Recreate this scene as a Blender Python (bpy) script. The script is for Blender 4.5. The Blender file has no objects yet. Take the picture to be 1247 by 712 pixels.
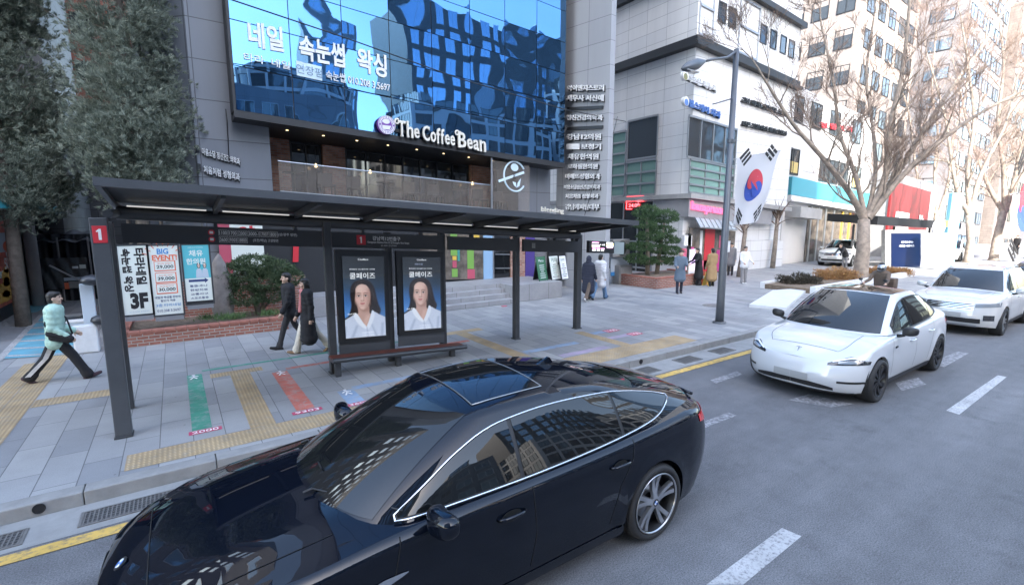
import bpy, bmesh, math, random
import numpy as np
from mathutils import Matrix, Vector, noise as mnoise

R = math.radians
rnd = random.Random(7)
SC = bpy.context.scene
COL = SC.collection

# ------------------------------------------------------------------ camera
CAM_H = 2.94
FPX, CX, CY, HZ = 587.0, 623.5, 356.0, 271.0          # measured on the 1247 x 712 photograph
PITCH = math.atan((CY - HZ) / FPX)
HEAD = R(55.1)
FW = Vector((math.cos(PITCH) * math.cos(HEAD), math.cos(PITCH) * math.sin(HEAD), -math.sin(PITCH)))
RT = Vector((math.sin(HEAD), -math.cos(HEAD), 0))
UP = RT.cross(FW)
CAMP = Vector((0, 0, CAM_H))
cd = bpy.data.cameras.new('camera')
cam = bpy.data.objects.new('camera', cd)
COL.objects.link(cam)
cd.sensor_width = 36.0
cd.lens = FPX / 1247.0 * 36.0
cd.clip_start = 0.05
cd.clip_end = 3000
m3 = Matrix((RT, UP, -FW)).transposed()
cam.matrix_world = Matrix.Translation(CAMP) @ m3.to_4x4()
SC.camera = cam

# ------------------------------------------------------------------ light
SUN_AZ = R(239)       # direction towards the sun, measured from +X
SUN_EL = R(38)
w = bpy.data.worlds.new('World')
SC.world = w
w.use_nodes = True
nt = w.node_tree
sky = nt.nodes.new('ShaderNodeTexSky')
sky.sky_type = 'NISHITA'
sky.sun_disc = False
sky.sun_elevation = SUN_EL
sky.sun_rotation = R(90) - SUN_AZ
sky.air_density = 1.0
sky.dust_density = 1.8
sky.ozone_density = 0.5
bg = nt.nodes['Background']
tint = nt.nodes.new('ShaderNodeMix'); tint.data_type = 'RGBA'; tint.blend_type = 'MULTIPLY'; tint.inputs['Factor'].default_value = 1
tint.inputs['B'].default_value = (1.02, 1.0, .95, 1)
nt.links.new(sky.outputs[0], tint.inputs['A'])
nt.links.new(tint.outputs['Result'], bg.inputs[0])
bg.inputs[1].default_value = 0.15
sl = bpy.data.lights.new('sun', 'SUN')
sl.energy = 2.0
sl.angle = R(0.53)
sl.color = (1.0, 0.95, 0.88)
so = bpy.data.objects.new('sun', sl)
COL.objects.link(so)
sdir = Vector((math.cos(SUN_AZ) * math.cos(SUN_EL), math.sin(SUN_AZ) * math.cos(SUN_EL), math.sin(SUN_EL)))
so.rotation_euler = sdir.to_track_quat('Z', 'Y').to_euler()
so.location = (0, -60, 80)
SC.view_settings.view_transform = 'Standard'
SC.view_settings.look = 'None'
SC.view_settings.exposure = 3.0
SC.view_settings.gamma = 1.0
SC.cycles.max_bounces = 8
SC.cycles.caustics_reflective = False
SC.cycles.caustics_refractive = False

# ------------------------------------------------------------------ pixel -> world helpers
def ray(px, py):
    return FW * FPX + RT * (px - CX) - UP * (py - CY)
def G(px, py, z=0.15):
    r = ray(px, py); t = (z - CAM_H) / r.z
    return Vector((r.x * t, r.y * t, z))
def AY(px, py, Y):
    r = ray(px, py); t = Y / r.y
    return Vector((r.x * t, Y, CAM_H + r.z * t))
def AX(px, py, X):
    r = ray(px, py); t = X / r.x
    return Vector((X, r.y * t, CAM_H + r.z * t))
def AP(px, py, p0, ang):
    """point where the pixel's ray meets the vertical plane through p0 running along ang"""
    r = ray(px, py); n = Vector((-math.sin(ang), math.cos(ang), 0))
    t = n.dot(Vector((p0[0], p0[1], 0))) / n.dot(r)
    return Vector((r.x * t, r.y * t, CAM_H + r.z * t))

# ------------------------------------------------------------------ mesh helper
class MB:
    def __init__(s, mat=None):
        s.v = []; s.f = []; s.m = []; s.M = mat or Matrix.Identity(4); s.mi = 0
    def add(s, vs, fs):
        o = len(s.v); M = s.M
        s.v += [M @ Vector(p) for p in vs]
        s.f += [tuple(i + o for i in q) for q in fs]
        s.m += [s.mi] * len(fs)
        return s
    def box(s, x0, x1, y0, y1, z0, z1):
        x0, x1 = min(x0, x1), max(x0, x1); y0, y1 = min(y0, y1), max(y0, y1); z0, z1 = min(z0, z1), max(z0, z1)
        return s.add([(x0, y0, z0), (x1, y0, z0), (x1, y1, z0), (x0, y1, z0), (x0, y0, z1), (x1, y0, z1), (x1, y1, z1), (x0, y1, z1)],
                     [(0, 3, 2, 1), (4, 5, 6, 7), (0, 1, 5, 4), (1, 2, 6, 5), (2, 3, 7, 6), (3, 0, 4, 7)])
    def cbox(s, c, d):
        return s.box(c[0] - d[0] / 2, c[0] + d[0] / 2, c[1] - d[1] / 2, c[1] + d[1] / 2, c[2] - d[2] / 2, c[2] + d[2] / 2)
    def rbox(s, x0, x1, y0, y1, z0, z1, r=0.02):
        """box with chamfered edges"""
        bm = bmesh.new()
        bmesh.ops.create_cube(bm, size=1)
        for v in bm.verts:
            v.co = Vector(((x0 + x1) / 2 + v.co.x * abs(x1 - x0), (y0 + y1) / 2 + v.co.y * abs(y1 - y0), (z0 + z1) / 2 + v.co.z * abs(z1 - z0)))
        bmesh.ops.bevel(bm, geom=bm.edges[:], offset=r, segments=2, affect='EDGES', profile=0.5)
        bm.verts.index_update()
        s.add([v.co.copy() for v in bm.verts], [tuple(v.index for v in f.verts) for f in bm.faces])
        bm.free(); return s
    def bar(s, a, b, wx, wz=None, up=(0, 0, 1)):
        a = Vector(a); b = Vector(b); d = (b - a).normalized(); wz = wz or wx
        u = d.cross(Vector(up))
        if u.length < 1e-4: u = d.cross(Vector((1, 0, 0)))
        u.normalize(); v = u.cross(d)
        q = [u * wx / 2 * i + v * wz / 2 * j for i, j in ((-1, -1), (1, -1), (1, 1), (-1, 1))]
        return s.add([a + k for k in q] + [b + k for k in q], [(3, 2, 1, 0), (4, 5, 6, 7), (0, 1, 5, 4), (1, 2, 6, 5), (2, 3, 7, 6), (3, 0, 4, 7)])
    def tube(s, path, rad, n=8, caps=True):
        path = [Vector(p) for p in path]
        if not hasattr(rad, '__len__'): rad = [rad] * len(path)
        vs = []; fs = []; prev = None
        for i, p in enumerate(path):
            d = (path[min(i + 1, len(path) - 1)] - path[max(i - 1, 0)])
            if d.length < 1e-9: d = Vector((0, 0, 1))
            d.normalize()
            if prev is None:
                u = d.orthogonal().normalized()
            else:
                u = prev - d * prev.dot(d)
                u = u.normalized() if u.length > 1e-6 else d.orthogonal().normalized()
            prev = u; v = d.cross(u)
            for k in range(n):
                a = 2 * math.pi * k / n
                vs.append(p + (u * math.cos(a) + v * math.sin(a)) * rad[i])
        for i in range(len(path) - 1):
            for k in range(n):
                k2 = (k + 1) % n
                fs.append((i * n + k, i * n + k2, (i + 1) * n + k2, (i + 1) * n + k))
        if caps:
            fs.append(tuple(range(n - 1, -1, -1))); b = (len(path) - 1) * n
            fs.append(tuple(range(b, b + n)))
        return s.add(vs, fs)
    def lathe(s, prof, c=(0, 0, 0), axis='z', n=24):
        vs = []; fs = []
        for (r, h) in prof:
            for k in range(n):
                a = 2 * math.pi * k / n; x, y = r * math.cos(a), r * math.sin(a)
                p = (x, y, h) if axis == 'z' else ((x, h, y) if axis == 'y' else (h, x, y))
                vs.append(Vector(p) + Vector(c))
        for i in range(len(prof) - 1):
            for k in range(n):
                k2 = (k + 1) % n
                q = (i * n + k, i * n + k2, (i + 1) * n + k2, (i + 1) * n + k)
                fs.append(q if axis != 'y' else q[::-1])
        return s.add(vs, fs)
    def poly(s, pts, th=None, nrm=None):
        """flat polygon (3-D points in order); with th it becomes a slab"""
        pts = [Vector(p) for p in pts]; n = len(pts)
        if not th: return s.add(pts, [tuple(range(n))])
        nn = Vector(nrm) if nrm else (pts[1] - pts[0]).cross(pts[2] - pts[1]).normalized()
        return s.add(pts + [p - nn * th for p in pts], [tuple(range(n)), tuple(range(2 * n - 1, n - 1, -1))] + [(i, i + n, (i + 1) % n + n, (i + 1) % n) for i in range(n)])
    def grid(s, P, wrap=False):
        """P[i][j] points -> quads"""
        a = len(P); b = len(P[0]); vs = [p for row in P for p in row]; fs = []
        for i in range(a - 1):
            for j in range(b if wrap else b - 1):
                j2 = (j + 1) % b
                fs.append((i * b + j, i * b + j2, (i + 1) * b + j2, (i + 1) * b + j))
        return s.add(vs, fs)
    def build(s, name, mat, parent=None, smooth=False, auto=None, local=False, uv=True):
        me = bpy.data.meshes.new(name)
        vs = s.v
        if parent is not None:
            if not local:
                inv = WM.get(parent.name, Matrix.Identity(4)).inverted(); vs = [inv @ p for p in vs]
            off = None
        else:
            xs = [p.x for p in vs]; ys = [p.y for p in vs]; zs = [p.z for p in vs]
            off = Vector(((min(xs) + max(xs)) / 2, (min(ys) + max(ys)) / 2, min(zs)))
            vs = [p - off for p in vs]
        me.from_pydata(vs, [], s.f)
        mats = mat if isinstance(mat, (list, tuple)) else [mat]
        for m in mats: me.materials.append(m)
        if len(mats) > 1: me.polygons.foreach_set('material_index', s.m)
        if smooth or auto:
            me.polygons.foreach_set('use_smooth', [True] * len(me.polygons))
            if auto: me.set_sharp_from_angle(angle=R(auto))
        if uv and len(vs) < 60000: box_uv(me)
        me.update()
        o = bpy.data.objects.new(name, me)
        COL.objects.link(o)
        if parent is not None:
            o.parent = parent; WM[o.name] = WM.get(parent.name, Matrix.Identity(4))
        else:
            o.location = off; WM[o.name] = Matrix.Translation(off)
        return o

def box_uv(me):
    """metres-wide UVs: walls get (run along the wall, height), floors get (x, y)"""
    n = len(me.loops)
    if n == 0: return
    co = np.empty(len(me.vertices) * 3); me.vertices.foreach_get('co', co); co = co.reshape(-1, 3)
    nr = np.empty(len(me.polygons) * 3); me.polygons.foreach_get('normal', nr); nr = nr.reshape(-1, 3)
    lt = np.empty(len(me.polygons), dtype=np.int64); me.polygons.foreach_get('loop_total', lt)
    li = np.empty(n, dtype=np.int64); me.loops.foreach_get('vertex_index', li)
    pn = np.repeat(nr, lt, axis=0); p = co[li]
    hz = np.hypot(pn[:, 0], pn[:, 1])
    flat = hz < 0.5
    d = np.where(hz[:, None] > 1e-6, np.stack([-pn[:, 1], pn[:, 0]], 1) / np.maximum(hz, 1e-6)[:, None], np.array([[1.0, 0.0]]))
    u = np.where(flat, p[:, 0], p[:, 0] * d[:, 0] + p[:, 1] * d[:, 1])
    v = np.where(flat, p[:, 1], p[:, 2])
    lay = me.uv_layers.new(name='UVMap')
    lay.data.foreach_set('uv', np.stack([u, v], 1).ravel())

WM = {}
def tag(o, label=None, cat=None, group=None, kind=None):
    if label: o['label'] = label
    if cat: o['category'] = cat
    if group: o['group'] = group
    if kind: o['kind'] = kind
    return o
def thing(name, label, cat, loc=(0, 0, 0), rz=0.0, group=None):
    o = bpy.data.objects.new(name, None)
    COL.objects.link(o)
    o.location = loc; o.rotation_euler = (0, 0, rz); o.empty_display_size = 0.2
    WM[o.name] = Matrix.Translation(Vector(loc)) @ Matrix.Rotation(rz, 4, 'Z')
    return tag(o, label, cat, group)
def copy_tree(o, parent=None):
    c = o.copy(); COL.objects.link(c)
    if parent is not None: c.parent = parent
    for ch in list(o.children): copy_tree(ch, c)
    return c
def struct(o): o['kind'] = 'structure'; return o

# ------------------------------------------------------------------ materials
def newmat(name):
    m = bpy.data.materials.new(name); m.use_nodes = True
    return m, m.node_tree, m.node_tree.nodes['Principled BSDF']
def mat(name, col, rough=0.6, metal=0.0, var=0.0, vscale=3.0, bump=0.0, bscale=40.0, coat=0.0, spec=0.5, emit=None, es=1.0, dirt=0.0):
    m, t, b = newmat(name)
    b.inputs['Base Color'].default_value = (*col, 1); b.inputs['Roughness'].default_value = rough
    b.inputs['Metallic'].default_value = metal; b.inputs['Coat Weight'].default_value = coat
    b.inputs['Coat Roughness'].default_value = 0.03
    b.inputs['Specular IOR Level'].default_value = spec
    if emit:
        b.inputs['Emission Color'].default_value = (*emit, 1); b.inputs['Emission Strength'].default_value = es
    tc = t.nodes.new('ShaderNodeTexCoord')
    if var > 0:
        n = t.nodes.new('ShaderNodeTexNoise'); n.inputs['Scale'].default_value = vscale; n.inputs['Detail'].default_value = 6
        n.inputs['Roughness'].default_value = 0.65
        t.links.new(tc.outputs['Object'], n.inputs['Vector'])
        r = t.nodes.new('ShaderNodeMapRange'); r.inputs[1].default_value = 0.3; r.inputs[2].default_value = 0.7
        r.inputs[3].default_value = 1 - var; r.inputs[4].default_value = 1 + var
        t.links.new(n.outputs['Fac'], r.inputs[0])
        mx = t.nodes.new('ShaderNodeMix'); mx.data_type = 'RGBA'; mx.blend_type = 'MULTIPLY'; mx.inputs['Factor'].default_value = 1
        mx.inputs['A'].default_value = (*col, 1)
        t.links.new(r.outputs[0], mx.inputs['B']); t.links.new(mx.outputs['Result'], b.inputs['Base Color'])
    if bump > 0:
        n2 = t.nodes.new('ShaderNodeTexNoise'); n2.inputs['Scale'].default_value = bscale; n2.inputs['Detail'].default_value = 4
        t.links.new(tc.outputs['Object'], n2.inputs['Vector'])
        bp = t.nodes.new('ShaderNodeBump'); bp.inputs['Strength'].default_value = bump; bp.inputs['Distance'].default_value = 0.02
        t.links.new(n2.outputs['Fac'], bp.inputs['Height']); t.links.new(bp.outputs[0], b.inputs['Normal'])
    return m
def brick(name, c1, c2, mortar, bw, bh, ms=0.006, rough=0.7, bump=0.4, var=0.2, offset=0.5, swap=False, spec=0.4, vscale=1.5, grain=0.0, world=False, streak=0.0):
    """tiles / bricks / slabs on the metre-wide UVs"""
    m, t, b = newmat(name)
    tc = t.nodes.new('ShaderNodeTexCoord'); src = tc.outputs['UV']
    if world:
        g = t.nodes.new('ShaderNodeNewGeometry'); src = g.outputs['Position']
    if swap:
        sp = t.nodes.new('ShaderNodeSeparateXYZ'); cb = t.nodes.new('ShaderNodeCombineXYZ')
        t.links.new(src, sp.inputs[0]); t.links.new(sp.outputs[0], cb.inputs[1]); t.links.new(sp.outputs[1], cb.inputs[0]); src = cb.outputs[0]
    br = t.nodes.new('ShaderNodeTexBrick'); br.offset = offset; br.squash = 1.0
    br.inputs['Scale'].default_value = 1.0; br.inputs['Brick Width'].default_value = bw; br.inputs['Row Height'].default_value = bh
    br.inputs['Mortar Size'].default_value = ms; br.inputs['Mortar Smooth'].default_value = 0.1
    br.inputs['Color1'].default_value = (*c1, 1); br.inputs['Color2'].default_value = (*c2, 1); br.inputs['Mortar'].default_value = (*mortar, 1)
    t.links.new(src, br.inputs['Vector'])
    n = t.nodes.new('ShaderNodeTexNoise'); n.inputs['Scale'].default_value = vscale; n.inputs['Detail'].default_value = 8; n.inputs['Roughness'].default_value = 0.7
    if streak > 0:
        mp = t.nodes.new('ShaderNodeMapping'); mp.inputs['Scale'].default_value = (1, 1, 0.12); t.links.new(tc.outputs['Object'], mp.inputs[0]); t.links.new(mp.outputs[0], n.inputs['Vector'])
    else:
        t.links.new(tc.outputs['Object'], n.inputs['Vector'])
    r = t.nodes.new('ShaderNodeMapRange'); r.inputs[1].default_value = 0.3; r.inputs[2].default_value = 0.7; r.inputs[3].default_value = 1 - var; r.inputs[4].default_value = 1 + var
    t.links.new(n.outputs['Fac'], r.inputs[0])
    mx = t.nodes.new('ShaderNodeMix'); mx.data_type = 'RGBA'; mx.blend_type = 'MULTIPLY'; mx.inputs['Factor'].default_value = 1
    t.links.new(br.outputs['Color'], mx.inputs['A']); t.links.new(r.outputs[0], mx.inputs['B'])
    res = mx.outputs['Result']
    if grain > 0:
        n3 = t.nodes.new('ShaderNodeTexNoise'); n3.inputs['Scale'].default_value = 90; n3.inputs['Detail'].default_value = 3
        t.links.new(tc.outputs['Object'], n3.inputs['Vector'])
        r3 = t.nodes.new('ShaderNodeMapRange'); r3.inputs[1].default_value = 0.3; r3.inputs[2].default_value = 0.7; r3.inputs[3].default_value = 1 - grain; r3.inputs[4].default_value = 1 + grain
        t.links.new(n3.outputs['Fac'], r3.inputs[0])
        m2 = t.nodes.new('ShaderNodeMix'); m2.data_type = 'RGBA'; m2.blend_type = 'MULTIPLY'; m2.inputs['Factor'].default_value = 1
        t.links.new(res, m2.inputs['A']); t.links.new(r3.outputs[0], m2.inputs['B']); res = m2.outputs['Result']
    if world:
        for sc_, a_, c_, lo_, kind in ((3.2, .035, .055, .62, 'v'), (.7, .58, .72, .80, 'n'), (1.1, .020, .035, .70, 'v')):
            if kind == 'v':
                q = t.nodes.new('ShaderNodeTexVoronoi'); q.inputs['Scale'].default_value = sc_; o_ = q.outputs['Distance']; r4 = t.nodes.new('ShaderNodeMapRange'); r4.inputs[3].default_value = lo_; r4.inputs[4].default_value = 1
            else:
                q = t.nodes.new('ShaderNodeTexNoise'); q.inputs['Scale'].default_value = sc_; q.inputs['Detail'].default_value = 6; o_ = q.outputs['Fac']; r4 = t.nodes.new('ShaderNodeMapRange'); r4.inputs[3].default_value = 1; r4.inputs[4].default_value = lo_
            t.links.new(g.outputs['Position'], q.inputs['Vector']); r4.inputs[1].default_value = a_; r4.inputs[2].default_value = c_; t.links.new(o_, r4.inputs[0])
            m5 = t.nodes.new('ShaderNodeMix'); m5.data_type = 'RGBA'; m5.blend_type = 'MULTIPLY'; m5.inputs['Factor'].default_value = 1; t.links.new(res, m5.inputs['A']); t.links.new(r4.outputs[0], m5.inputs['B']); res = m5.outputs['Result']
    t.links.new(res, b.inputs['Base Color'])
    b.inputs['Roughness'].default_value = rough; b.inputs['Specular IOR Level'].default_value = spec
    if bump > 0:
        bp = t.nodes.new('ShaderNodeBump'); bp.inputs['Strength'].default_value = bump; bp.inputs['Distance'].default_value = 0.01; bp.invert = True
        t.links.new(br.outputs['Fac'], bp.inputs['Height']); t.links.new(bp.outputs[0], b.inputs['Normal'])
    return m

def asphalt(name, col):
    m, t, b = newmat(name)
    g = t.nodes.new('ShaderNodeNewGeometry')
    def nz(scale, det, lo, hi, sx=1, sy=1, a=.3, c=.7):
        mp = t.nodes.new('ShaderNodeMapping'); mp.inputs['Scale'].default_value = (sx, sy, 1); t.links.new(g.outputs['Position'], mp.inputs[0])
        n = t.nodes.new('ShaderNodeTexNoise'); n.inputs['Scale'].default_value = scale; n.inputs['Detail'].default_value = det; n.inputs['Roughness'].default_value = .65
        t.links.new(mp.outputs[0], n.inputs['Vector'])
        r = t.nodes.new('ShaderNodeMapRange'); r.inputs[1].default_value = a; r.inputs[2].default_value = c; r.inputs[3].default_value = lo; r.inputs[4].default_value = hi
        t.links.new(n.outputs['Fac'], r.inputs[0]); return n, r
    _, r1 = nz(0.45, 6, .72, 1.22, .22, 1)
    n2, r2 = nz(75, 4, .48, 1.58)
    _, r3 = nz(3.0, 4, .88, 1.12)
    _, r4 = nz(230, 2, 1.0, 2.6, 1, 1, .62, .72)
    cur = None
    for r in (r1, r2, r3, r4):
        mx = t.nodes.new('ShaderNodeMix'); mx.data_type = 'RGBA'; mx.blend_type = 'MULTIPLY'; mx.inputs['Factor'].default_value = 1
        if cur is None: mx.inputs['A'].default_value = (*col, 1)
        else: t.links.new(cur, mx.inputs['A'])
        t.links.new(r.outputs[0], mx.inputs['B']); cur = mx.outputs['Result']
    def mul(cur, fac_out, lo, hi, a, c):
        r = t.nodes.new('ShaderNodeMapRange'); r.inputs[1].default_value = a; r.inputs[2].default_value = c; r.inputs[3].default_value = lo; r.inputs[4].default_value = hi; t.links.new(fac_out, r.inputs[0])
        mx = t.nodes.new('ShaderNodeMix'); mx.data_type = 'RGBA'; mx.blend_type = 'MULTIPLY'; mx.inputs['Factor'].default_value = 1; t.links.new(cur, mx.inputs['A']); t.links.new(r.outputs[0], mx.inputs['B']); return mx.outputs['Result']
    ns, _ = nz(.9, 4, 0, 1, 1, 1); cur = mul(cur, ns.outputs['Fac'], 1.0, .62, .60, .74)            # oil stains
    ns2, _ = nz(.35, 6, 0, 1, .06, 2.6); cur = mul(cur, ns2.outputs['Fac'], .84, 1.10, .35, .65)       # wheel tracks along the lanes
    wp = t.nodes.new('ShaderNodeMix'); wp.data_type = 'VECTOR'; wp.inputs['Factor'].default_value = .45; nw = t.nodes.new('ShaderNodeTexNoise'); nw.inputs['Scale'].default_value = 1.3; nw.inputs['Detail'].default_value = 5
    t.links.new(g.outputs['Position'], nw.inputs['Vector']); t.links.new(g.outputs['Position'], wp.inputs[4]); t.links.new(nw.outputs['Color'], wp.inputs[5])
    vo = t.nodes.new('ShaderNodeTexVoronoi'); vo.feature = 'DISTANCE_TO_EDGE'; vo.inputs['Scale'].default_value = .30; t.links.new(wp.outputs[1], vo.inputs['Vector']); cur = mul(cur, vo.outputs['Distance'], .92, 1.0, .0006, .0035)   # cracks
    t.links.new(cur, b.inputs['Base Color']); b.inputs['Roughness'].default_value = .82
    bp = t.nodes.new('ShaderNodeBump'); bp.inputs['Strength'].default_value = .5; bp.inputs['Distance'].default_value = .006
    t.links.new(n2.outputs['Fac'], bp.inputs['Height']); t.links.new(bp.outputs[0], b.inputs['Normal'])
    return m
def worn(name, col, under, wear=0.45, scale=9, rough=.7, dots=None):
    """paint that has worn through to the surface below in patches; dots = raised tactile pattern pitch"""
    m, t, b = newmat(name)
    g = t.nodes.new('ShaderNodeNewGeometry')
    n = t.nodes.new('ShaderNodeTexNoise'); n.inputs['Scale'].default_value = scale; n.inputs['Detail'].default_value = 8; n.inputs['Roughness'].default_value = .75
    t.links.new(g.outputs['Position'], n.inputs['Vector'])
    r = t.nodes.new('ShaderNodeMapRange'); r.inputs[1].default_value = wear; r.inputs[2].default_value = wear + .16
    t.links.new(n.outputs['Fac'], r.inputs[0])
    mx = t.nodes.new('ShaderNodeMix'); mx.data_type = 'RGBA'; mx.inputs['A'].default_value = (*under, 1); mx.inputs['B'].default_value = (*col, 1)
    t.links.new(r.outputs[0], mx.inputs['Factor'])
    n2 = t.nodes.new('ShaderNodeTexNoise'); n2.inputs['Scale'].default_value = 2.5; n2.inputs['Detail'].default_value = 5; t.links.new(g.outputs['Position'], n2.inputs['Vector'])
    r2 = t.nodes.new('ShaderNodeMapRange'); r2.inputs[1].default_value = .3; r2.inputs[2].default_value = .7; r2.inputs[3].default_value = .8; r2.inputs[4].default_value = 1.15; t.links.new(n2.outputs['Fac'], r2.inputs[0])
    m2 = t.nodes.new('ShaderNodeMix'); m2.data_type = 'RGBA'; m2.blend_type = 'MULTIPLY'; m2.inputs['Factor'].default_value = 1
    t.links.new(mx.outputs['Result'], m2.inputs['A']); t.links.new(r2.outputs[0], m2.inputs['B'])
    t.links.new(m2.outputs['Result'], b.inputs['Base Color']); b.inputs['Roughness'].default_value = rough
    if dots:
        vo = t.nodes.new('ShaderNodeTexVoronoi'); vo.inputs['Scale'].default_value = 1 / dots; vo.inputs['Randomness'].default_value = 0.0
        t.links.new(g.outputs['Position'], vo.inputs['Vector'])
        r3 = t.nodes.new('ShaderNodeMapRange'); r3.inputs[1].default_value = .22; r3.inputs[2].default_value = .36; r3.inputs[3].default_value = 1; r3.inputs[4].default_value = 0
        sp = t.nodes.new('ShaderNodeMapping'); sp.inputs['Scale'].default_value = (1, 1, 0); t.links.new(g.outputs['Position'], sp.inputs[0]); t.links.new(sp.outputs[0], vo.inputs['Vector'])
        t.links.new(vo.outputs['Distance'], r3.inputs[0])
        m4 = t.nodes.new('ShaderNodeMix'); m4.data_type = 'RGBA'; m4.blend_type = 'MULTIPLY'
        r5 = t.nodes.new('ShaderNodeMapRange'); r5.inputs[3].default_value = .72; r5.inputs[4].default_value = 1.12; t.links.new(r3.outputs[0], r5.inputs[0])
        m4.inputs['Factor'].default_value = 1; t.links.new(m2.outputs['Result'], m4.inputs['A']); t.links.new(r5.outputs[0], m4.inputs['B']); t.links.new(m4.outputs['Result'], b.inputs['Base Color'])
        bp = t.nodes.new('ShaderNodeBump'); bp.inputs['Strength'].default_value = .8; bp.inputs['Distance'].default_value = .006
        t.links.new(r3.outputs[0], bp.inputs['Height']); t.links.new(bp.outputs[0], b.inputs['Normal'])
    return m
def leafmat(name, c1, c2, rough=.6):
    """foliage: each leaf cluster its own shade between two greens"""
    m, t, b = newmat(name)
    g = t.nodes.new('ShaderNodeNewGeometry')
    cr = t.nodes.new('ShaderNodeMix'); cr.data_type = 'RGBA'; cr.inputs['A'].default_value = (*c1, 1); cr.inputs['B'].default_value = (*c2, 1)
    t.links.new(g.outputs['Random Per Island'], cr.inputs['Factor']); t.links.new(cr.outputs['Result'], b.inputs['Base Color'])
    b.inputs['Roughness'].default_value = rough; b.inputs['Specular IOR Level'].default_value = .25
    tr = t.nodes.new('ShaderNodeBsdfTranslucent'); t.links.new(cr.outputs['Result'], tr.inputs[0])
    ms = t.nodes.new('ShaderNodeMixShader'); ms.inputs[0].default_value = .25
    t.links.new(b.outputs[0], ms.inputs[1]); t.links.new(tr.outputs[0], ms.inputs[2]); t.links.new(ms.outputs[0], t.nodes['Material Output'].inputs[0])
    return m

K = {}
K['asphalt'] = asphalt('asphalt', (.132, .133, .139))
K['paver'] = brick('granite_paver', (.235, .240, .250), (.335, .335, .332), (.12, .12, .125), .9, 0.36, ms=.005, rough=.62, bump=.5, var=.13, swap=True, grain=.10, world=True, vscale=.8)
K['paver_small'] = brick('small_paver', (.30, .305, .32), (.35, .352, .36), (.14, .14, .15), .6, .3, ms=.006, rough=.65, bump=.4, var=.12, swap=True, grain=.10, world=True, vscale=.8)
K['kerb'] = mat('kerb_granite', (.265, .262, .255), .7, var=.16, vscale=5, bump=.25, bscale=120)
K['gutter'] = mat('gutter_concrete', (.27, .27, .265), .75, var=.18, vscale=3, bump=.25, bscale=120)
K['tact'] = worn('tactile_yellow', (.48, .35, .20), (.40, .33, .24), .36, 7, dots=.05)
K['yellow'] = worn('yellow_paint', (.62, .40, .10), (.20, .17, .12), .36, 11)
K['white'] = worn('white_paint', (.44, .44, .44), (.17, .17, .18), .36, 30)
K['whiteworn'] = worn('worn_white_paint', (.36, .36, .37), (.15, .15, .16), .44, 14)
K['green'] = worn('green_paint', (.06, .27, .19), (.22, .30, .28), .36, 8)
K['red'] = worn('red_paint', (.50, .15, .11), (.36, .27, .25), .36, 8)
K['blue'] = worn('blue_paint', (.24, .34, .48), (.30, .32, .36), .38, 8)
K['violet'] = worn('violet_paint', (.38, .31, .43), (.33, .32, .34), .38, 8)
K['padred'] = worn('pad_paint', (.50, .07, .14), (.4, .2, .2), .30, 8)
K['steel'] = mat('dark_steel', (.060, .063, .068), .42, .3, var=.12, vscale=4)
K['steel2'] = mat('grey_steel', (.085, .091, .10), .42, .3, var=.08, vscale=3)
K['black'] = mat('black_panel', (.018, .019, .021), .35)
K['signblack'] = mat('sign_panel', (.045, .046, .05), .45, var=.06)
K['whitep'] = mat('white_letter', (.80, .80, .80), .5)
K['led'] = mat('led_strip', (.9, .9, .88), .4, emit=(1, .97, .9), es=.07)
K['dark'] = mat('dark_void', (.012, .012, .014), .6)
K['chrome'] = mat('chrome', (.72, .73, .75), .12, 1.0)
K['rubber'] = mat('tyre_rubber', (.022, .022, .023), .72, var=.2, vscale=20)
K['brass'] = mat('ivory_letter', (.80, .76, .66), .5)

def text(body, parent=None, name='lettering', m=None, M=None, size=1.0, width=None, height=None, ext=0.01, off=0.0, align='CENTER', shear=0, space=1.0):
    """lettering as a mesh: local x to the right, local y up, facing local +z; M places it"""
    c = bpy.data.curves.new(name, 'FONT'); c.body = body; c.size = size; c.extrude = ext; c.offset = off; c.align_x = align; c.align_y = 'CENTER'
    c.shear = shear; c.space_character = space; c.resolution_u = 3
    o = bpy.data.objects.new(name, c); COL.objects.link(o)
    me = o.to_mesh()
    n = len(me.vertices); co = np.empty(n * 3); me.vertices.foreach_get('co', co); co = co.reshape(-1, 3)
    fs = [tuple(p.vertices) for p in me.polygons]
    o.to_mesh_clear(); bpy.data.objects.remove(o); bpy.data.curves.remove(c)
    if n:
        mn, mxx = co[:, :2].min(0), co[:, :2].max(0)
        sx = (width / (mxx[0] - mn[0])) if width else None; sy = (height / (mxx[1] - mn[1])) if height else None
        sx = sx or sy or 1; sy = sy or sx
        ctr = (mn + mxx) / 2
        co[:, 0] = (co[:, 0] - ctr[0]) * sx; co[:, 1] = (co[:, 1] - ctr[1]) * sy
    mb = MB(M)
    mb.add([tuple(p) for p in co], fs)
    if m is None: return mb
    return mb.build(name, m, parent)
def wallM(p, ang):
    """frame for lettering on a wall: p centre, ang = direction the text runs along (seen from the outside), facing to its right-hand side"""
    u = Vector((math.cos(ang), math.sin(ang), 0)); v = Vector((0, 0, 1)); n = u.cross(v)
    M = Matrix((u, v, n)).transposed().to_4x4(); M.translation = Vector(p)
    return M
def floorM(p, ang):
    u = Vector((math.cos(ang), math.sin(ang), 0)); n = Vector((0, 0, 1)); v = n.cross(u)
    M = Matrix((u, v, n)).transposed().to_4x4(); M.translation = Vector(p)
    return M
def frame(p, ang):
    """local x along ang, local y to its left (inwards for the building row), local z up"""
    return Matrix.Translation(Vector((p[0], p[1], p[2] if len(p) > 2 else 0))) @ Matrix.Rotation(ang, 4, 'Z')
def toF(M, p): return M.inverted() @ Vector(p)
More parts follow.
